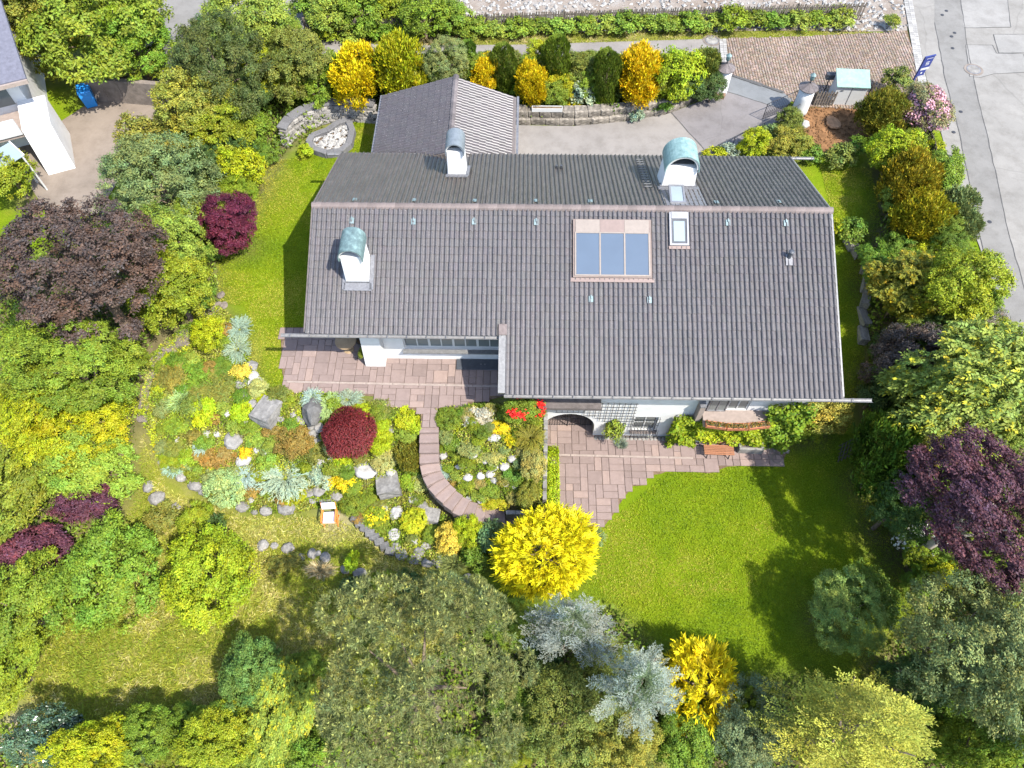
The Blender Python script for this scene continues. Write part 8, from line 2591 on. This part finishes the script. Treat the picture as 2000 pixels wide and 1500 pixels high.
# yard drain
dr = thing('yard_drain', 'round dark yard drain at the end of the patio', 'drain', (DRAIN[0], DRAIN[1], LZ + .03))
MB().lathe([(.3, -.05), (.3, .03), (.2, .045), (.2, .0)], 20).build('ring', 'rock_brown', dr)
MB().lathe([(.195, -.02), (.195, .02), (0, .021)], 20).build('grate', 'iron', dr)
# garden chair
ch = thing('folding_chair', 'orange folding garden chair with white canvas seat on the grass', 'chair', (CHAIR[0], CHAIR[1], CHAIR[2]), math.radians(4))
for s in (-.3, .3):
    MB().bar((s, -.28, 0), (s, .32, .5), .025).build('leg', 'orange_paint', ch)
    MB().bar((s, .28, 0), (s, -.26, .47), .025).build('leg', 'orange_paint', ch)
    MB().bar((s, .2, .42), (s, .48, 1.0), .025).build('back_post', 'orange_paint', ch)
    MB().box(s - .035, s + .035, -.28, .34, .62, .65).build('armrest', 'orange_paint', ch)
MB().bar((-.3, -.26, .47), (.3, -.26, .47), .025).build('front_rail', 'orange_paint', ch)
MB().hexa([(-.27, -.28, .47), (.27, -.28, .47), (.27, .26, .44), (-.27, .26, .44), (-.27, -.28, .49), (.27, -.28, .49), (.27, .26, .46), (-.27, .26, .46)]).build('seat', 'canvas', ch)
MB().hexa([(-.3, .3, .7), (.3, .3, .7), (.3, .33, .7), (-.3, .33, .7), (-.3, .45, 1.0), (.3, .45, 1.0), (.3, .48, 1.0), (-.3, .48, 1.0)]).build('backrest', 'canvas', ch)
# round table under the eave, pot beside it
tb = thing('round_table', 'round wooden table in the shade of the left eave', 'table', (.95, -3.75, UZ + .05))
MB().lathe([(.48, .70), (.48, .74), (.0, .745)], 28).build('table_top', 'table_wood', tb)
MB().bar((0, 0, .02), (0, 0, .70), .05).build('column', 'table_wood', tb)
MB().lathe([(.25, 0), (.22, .03), (.05, .05)], 16).build('foot', 'table_wood', tb)
pt = thing('grey_planter', 'dark grey planter beside the round table', 'planter', (1.55, -3.5, UZ + .05))
MB().lathe([(.17, 0), (.24, .4), (.26, .42), (.22, .42), (.2, .34)], 18).build('pot', 'dark_metal', pt)
MB().lathe([(.2, .3), (.2, .35), (0, .36)], 18).build('pot_soil', 'soil', pt)
# cellar light-shaft cover on the terrace
lc = thing('shaft_cover', 'dark metal cover lying on the terrace under the long window', 'cover', (7.0, -4.5, UZ + .06))
MB().box(-1.05, 1.2, -.27, .27, 0, .06).build('plate', 'dark_metal', lc, bevel=0.008)
for x in (.05, .22):
    MB().lathe([(.035, .055), (.035, .07), (0, .072)], 10).build('knob', 'zinc', lc, (x, 0, 0))
# rustic trellis in the shade
tw = thing('wooden_trellis', 'dark leaning wooden lattice in the shade right of the lawn', 'trellis', (TREL[0], TREL[1], LZ), math.radians(25))
for i in range(7):
    MB().bar((-.6 + i * .2, -.1, 0), (-.45 + i * .2, .35, 1.0), .022, 6).build('lath', 'old_wood', tw)
for i in range(5):
    MB().bar((-.65, -.06 + i * .1, .12 + i * .2), (.75, -.03 + i * .1, .15 + i * .2), .02, 6).build('lath', 'old_wood', tw)

# ================================================================== neighbour's side
nh = thing('neighbour_house', 'grey-roofed white neighbour house at the left edge', 'house', (-17.5, 10.2, UZ), math.radians(24))
m = MB()
m.box(-12, 0, 0, 8, -.2, 4.6)
m.build('wall', 'plaster', nh)
rf = MB().hexa([(-13, -1.3, 4.3), (.9, -1.3, 4.3), (.9, 4, 6.4), (-13, 4, 6.4), (-13, -1.3, 4.5), (.9, -1.3, 4.5), (.9, 4, 6.6), (-13, 4, 6.6)])
rf.hexa([(-13, 4.01, 6.4), (.9, 4.01, 6.4), (.9, 9.2, 4.3), (-13, 9.2, 4.3), (-13, 4.01, 6.6), (.9, 4.01, 6.6), (.9, 9.2, 4.5), (-13, 9.2, 4.5)])
nr_ = rf.build('roof', 'neighbour_tile', nh)
MB().box(-13, .92, -1.42, -1.31, 4.25, 4.45).build('eave_board', 'pale_kerb', nr_)
for k in range(4):
    MB().box(-10 + k * 2.6, -8.4 + k * 2.6, -.03, .0, 2.5, 4.0).build('window', 'window_glass', nh)
nb = MB().box(-12, -.6, -2.0, -.01, 1.9, 2.1).build('balcony', 'pale_kerb', nh)
MB().box(-12, -.6, -2.08, -1.98, 2.1, 3.0).build('balustrade', 'white_paint', nb)
MB().hexa([(-.5, -3.0, -.1), (.9, -3.0, -.1), (.9, 0, -.1), (-.5, 0, -.1), (-.5, -2.2, 2.4), (.9, -2.2, 2.4), (.9, 0, 2.6), (-.5, 0, 2.6)]).build('stair_block', 'plaster', nh)
bb = thing('blue_bin', 'bright blue bin beside the white neighbour stair block', 'bin', (BLUEBIN[0] + .3, BLUEBIN[1] + .2, UZ + .03), math.radians(24))
MB().hexa([(-.3, -.35, 0), (.3, -.35, 0), (.3, .35, 0), (-.3, .35, 0), (-.36, -.42, 1.0), (.36, -.42, 1.0), (.36, .42, 1.0), (-.36, .42, 1.0)]).build('body', 'blue_plastic', bb, bevel=0.02)
MB().hexa([(-.38, -.46, 1.0), (.38, -.46, 1.0), (.38, .46, 1.0), (-.38, .46, 1.0), (-.34, -.4, 1.08), (.34, -.4, 1.08), (.34, .44, 1.1), (-.34, .44, 1.1)]).build('lid', 'blue_plastic', bb, bevel=0.02)
for s in (-.3, .3):
    MB().bar((s - .03, .36, .1), (s + .03, .36, .1), .1, 12).build('wheel', 'rubber', bb)
gc = thing('glass_canopy', 'long pale blue glass canopy at the left edge above the copper tree', 'canopy', (-18.6, 4.2, UZ), math.radians(52))
MB().hexa([(-3, -.5, 2.3), (3, -.5, 2.3), (3, .5, 2.6), (-3, .5, 2.6), (-3, -.5, 2.33), (3, -.5, 2.33), (3, .5, 2.63), (-3, .5, 2.63)]).build('glass_roof', 'canopy_glass', gc)
for x in (-3, -1.5, 0, 1.5, 3):
    MB().hexa([(x - .03, -.52, 2.34), (x + .03, -.52, 2.34), (x + .03, .52, 2.64), (x - .03, .52, 2.64), (x - .03, -.52, 2.38), (x + .03, -.52, 2.38), (x + .03, .52, 2.68), (x - .03, .52, 2.68)]).build('rafter', 'white_paint', gc)
for x in (-2.9, 2.9):
    for y in (-.45, .45):
        MB().bar((x, y, -.1), (x, y, 2.35), .05).build('post', 'white_paint', gc)
gw = thing('garden_wall', 'dark weathered garden wall at the back of the beige courtyard', 'wall', (-16.2, 13.4, UZ), math.radians(-6))
for k in range(5):
    MB().box(k * 1.0 + .005, k * 1.0 + .995, 0, .3, -.1, 1.5).build('wall_panel', 'rock_brown', gw, bevel=0.01)


def car(loc, rz):
    t = thing('parked_car', 'dark car with red tail lights cut by the top edge', 'car', loc, rz)
    prof = [(-2.1, .35), (-2.15, .75), (-1.9, .95), (-1.35, 1.0), (-.75, 1.42), (.75, 1.45), (1.5, 1.05), (2.1, .95), (2.15, .4)]
    vs = [(x, -.85 + (.16 if z > 1.1 else 0), z) for x, z in prof] + [(x, .85 - (.16 if z > 1.1 else 0), z) for x, z in prof]
    k = len(prof)
    fs = [(i, i + 1, k + i + 1, k + i) for i in range(k - 1)] + [tuple(range(k)), tuple(reversed(range(k, 2 * k))), (0, k, 2 * k - 1, k - 1)]
    MB().add(vs, fs).build('body', 'car_paint', t, bevel=0.05)
    for x in (-1.3, 1.3):
        for y in (-.8, .8):
            w = MB().bar((x, y - .1, .32), (x, y + .1, .32), .32, 16).build('wheel', 'rubber', t)
            MB().bar((x, y - .11, .32), (x, y + .11, .32), .18, 12).build('rim', 'aluminium', w)
    MB().add([(-1.28, -.62, 1.06), (-1.28, .62, 1.06), (-.82, .6, 1.41), (-.82, -.6, 1.41)], [(0, 1, 2, 3), (3, 2, 1, 0)]).build('windscreen', 'window_glass', t)
    MB().add([(1.46, -.62, 1.1), (1.46, .62, 1.1), (.84, .6, 1.47), (.84, -.6, 1.47)], [(0, 1, 2, 3), (3, 2, 1, 0)]).build('rear_window', 'window_glass', t)
    for s in (-.65, .65):
        MB().box(2.08, 2.2, s - .15, s + .15, .72, .9).build('tail_light', 'red_lamp', t)


car((CAR[0] + .6, CAR[1] + 2.4, UZ + .02), math.radians(-105))

# ================================================================== rocks
ROCKM = {}


def rock_mesh(shape, i):
    if (shape, i) in ROCKM:
        return ROCKM[(shape, i)]
    bm = bmesh.new()
    r = random.Random(i * 7 + ord(shape))
    if shape == 'b':
        bmesh.ops.create_cube(bm, size=1.7)
        bmesh.ops.subdivide_edges(bm, edges=bm.edges[:], cuts=2, use_grid_fill=True)
        amp = .05
    elif shape == 'f':
        bmesh.ops.create_cube(bm, size=1.8)
        bmesh.ops.bevel(bm, geom=[e for e in bm.edges if abs(e.verts[0].co.z - e.verts[1].co.z) > .5], offset=.35, segments=1, affect='EDGES')
        amp = .12
    else:
        bmesh.ops.create_icosphere(bm, subdivisions=2, radius=1.0)
        amp = .10 if shape == 'r' else .06
    if shape == 'a':
        for _ in range(9):
            d = Vector((r.gauss(0, 1), r.gauss(0, 1), r.gauss(0, 1))).normalized()
            k = r.uniform(.55, .85)
            for v in bm.verts:
                e = v.co.dot(d) - k
                if e > 0:
                    v.co -= d * e
    for v in bm.verts:
        v.co += Vector((r.uniform(-amp, amp), r.uniform(-amp, amp), r.uniform(-amp, amp)))
    me = bpy.data.meshes.new('rock')
    bm.to_mesh(me)
    bm.free()
    ROCKM[(shape, i)] = me
    return me


RTM = {}
for i, (x, y, gz, rx, ry, rz, tone, shape, label, group) in enumerate(ROCKS):
    k = (shape, i % 5, tone)
    if k not in RTM:
        RTM[k] = rock_mesh(shape, i % 5).copy()
        RTM[k].materials.append(MATS['rock_' + tone])
    rg = random.Random(i)
    o = link('stepping_stone' if shape == 'f' else ('boulder' if rx > .22 else 'stone'), RTM[k], None, None, (x, y, gz + rz * .35), (rg.uniform(-.15, .15), rg.uniform(-.15, .15), rg.choice((0, math.pi)) + rg.uniform(-.4, .4)), (rx * 1.14, ry * 1.14, rz * 1.05))
    tag(o, label, 'rock', group)

# ================================================================== plants
for i, rec in enumerate(PLANTS):
    plant(i, rec)
FILL_LABELS = [
    ('filler_shrub', 'shrub', 'leafy green filler shrub in a gap between the trees left of the house', 'filler shrubs left of the house'),
    ('filler_shrub', 'shrub', 'leafy green filler shrub in a gap between the trees right of the house', 'filler shrubs right of the house'),
    ('filler_shrub', 'shrub', 'leafy green filler shrub in a gap of the bottom tree row', 'filler shrubs in the bottom row'),
    ('hedge_shrub', 'shrub', 'green shrub filling the hedge between lane and drive', 'green filler shrubs of the drive hedge'),
    ('rockery_plant', 'plant', 'low cushion plant filling the rock garden left of the stairs', 'filler plants left of the stairs'),
    ('rockery_plant', 'plant', 'low cushion plant filling the bed right of the stairs', 'filler plants right of the stairs')]
for i, rec in enumerate(FILLERS):
    nm, ct, lb, gp = FILL_LABELS[rec[9]]
    plant(1000 + i, rec[:9] + (nm, ct, lb, gp, None))


# ================================================================== ground cover
def value_noise(x, y, s, seed):
    rg = np.random.default_rng(seed)
    T = rg.random((64, 64))
    x, y = x / s, y / s
    i, j = np.floor(x).astype(int), np.floor(y).astype(int)
    fx, fy = x - i, y - j
    fx, fy = fx * fx * (3 - 2 * fx), fy * fy * (3 - 2 * fy)
    g4 = lambda a, b: T[a % 64, b % 64]
    return (g4(i, j) * (1 - fx) + g4(i + 1, j) * fx) * (1 - fy) + (g4(i, j + 1) * (1 - fx) + g4(i + 1, j + 1) * fx) * fy


def blades(name, poly, n, ln, wd, cols, seed, lean=.8, patch=1.2, hmax=0.0, label=None, cat=None, avoid=(), zoff=0.0):
    rg = np.random.default_rng(seed)
    P_ = sample_poly(poly, n, rg)
    keep = np.ones(len(P_), bool)
    for q in avoid:
        keep &= ~inside(P_[:, 0], P_[:, 1], q)
    keep &= ~((P_[:, 0] > 0.7) & (P_[:, 0] < 21.1) & (P_[:, 1] > -6.5) & (P_[:, 1] < 4.6))
    for (x, y, z, a, l) in STEPS:
        keep &= np.hypot(P_[:, 0] - x, P_[:, 1] - y) > .5
    P_ = P_[keep]
    n = len(P_)
    z = ground_z(P_[:, 0], P_[:, 1]) + 0.01 + zoff
    if hmax:
        z = z + rg.random(n) ** 2 * hmax * (0.3 + value_noise(P_[:, 0], P_[:, 1], .7, seed + 3))
    ax = unit(np.concatenate([rg.normal(size=(n, 2)) * lean, np.ones((n, 1))], 1))
    nr = unit(rg.normal(size=(n, 3)) + np.array([0, 0, .6]))
    f = value_noise(P_[:, 0], P_[:, 1], patch, seed) * .6 + value_noise(P_[:, 0], P_[:, 1], patch / 4, seed + 1) * .4
    f = np.clip((f - .5) * 1.9 + .5 + rg.normal(0, .12, n), 0, .999) * len(cols)
    C_ = np.array(cols)[f.astype(int)] * shade(n, rg, .15, .06)
    L = ln * rg.uniform(.6, 1.4, n)
    me = leaf_mesh(name, np.concatenate([P_, z[:, None]], 1), ax, nr, L, L * wd, C_)
    o = stuff(link(name, me))
    if label:
        tag(o, label, cat)
    return o


GR = [(.125, .20, .005), (.165, .235, .006), (.20, .26, .006), (.235, .28, .008), (.31, .30, .035)]
PV = (TERRACE, PATIO)
blades('lawn_grass', LAWN_RIGHT, 83700, .062, .34, GR, 31, 2.4, 2.2, label='mown lawn grass in front of the house', cat='grass', avoid=PV)
blades('lawn_grass', LAWN_LEFT, 40500, .062, .34, GR, 32, 2.4, 2.2, label='mown lawn grass left of the house', cat='grass', avoid=PV)
blades('lawn_grass', LAWN_SIDE, 24300, .062, .34, GR, 33, 2.4, 2.2, label='shaded lawn grass right of the house', cat='grass')
blades('lawn_grass', LAWN_STRIP, 5400, .062, .34, GR, 34, 2.4, 2.2, label='grass strip between stone basin and garage', cat='grass')
blades('meadow_grass', MEADOW, 70000, .20, .12, [(.17, .22, .015), (.24, .27, .02), (.32, .32, .05), (.42, .37, .13), (.34, .33, .06)], 35, 1.7, 1.6, label='long half-dry meadow grass at the lower left', cat='grass')
blades('verge_grass', VERGE, 9000, .15, .15, [(.20, .20, .03), (.32, .27, .10), (.40, .33, .16)], 36, 1.6, 1.2, label='dry grass verge between lane and paling fence', cat='grass')
blades('rockery_cover', ROCKERY, 130000, .095, .5, [(.12, .18, .015), (.18, .25, .018), (.27, .32, .02), (.20, .19, .03), (.32, .32, .07), (.15, .22, .03), (.34, .38, .02)], 37, 1.7, .9, .22, 'low mixed ground cover between the rock garden stones', 'ground cover', PV)
for k, (q, n_) in enumerate(((UNDER_LEFT, 42000), (UNDER_BOTTOM, 60000), (UNDER_HEDGE, 20000), (UNDER_FENCE, 11000))):
    blades('undergrowth', q, n_, .17, .55, [(.08, .13, .012), (.12, .18, .014), (.16, .22, .02)], 40 + k, 1.2, 1.0, .9,
           ('ivy and weeds under the trees left of the house', 'weeds under the trees along the bottom and right edges', 'weeds under the hedge above the drive', 'weeds round the left end of the paling fence')[k], 'undergrowth', PV + (LAWN_RIGHT, LAWN_SIDE, LAWN_LEFT, MEADOW, COURT, DRIVE_A, DRIVE_B, STREET, LANE))
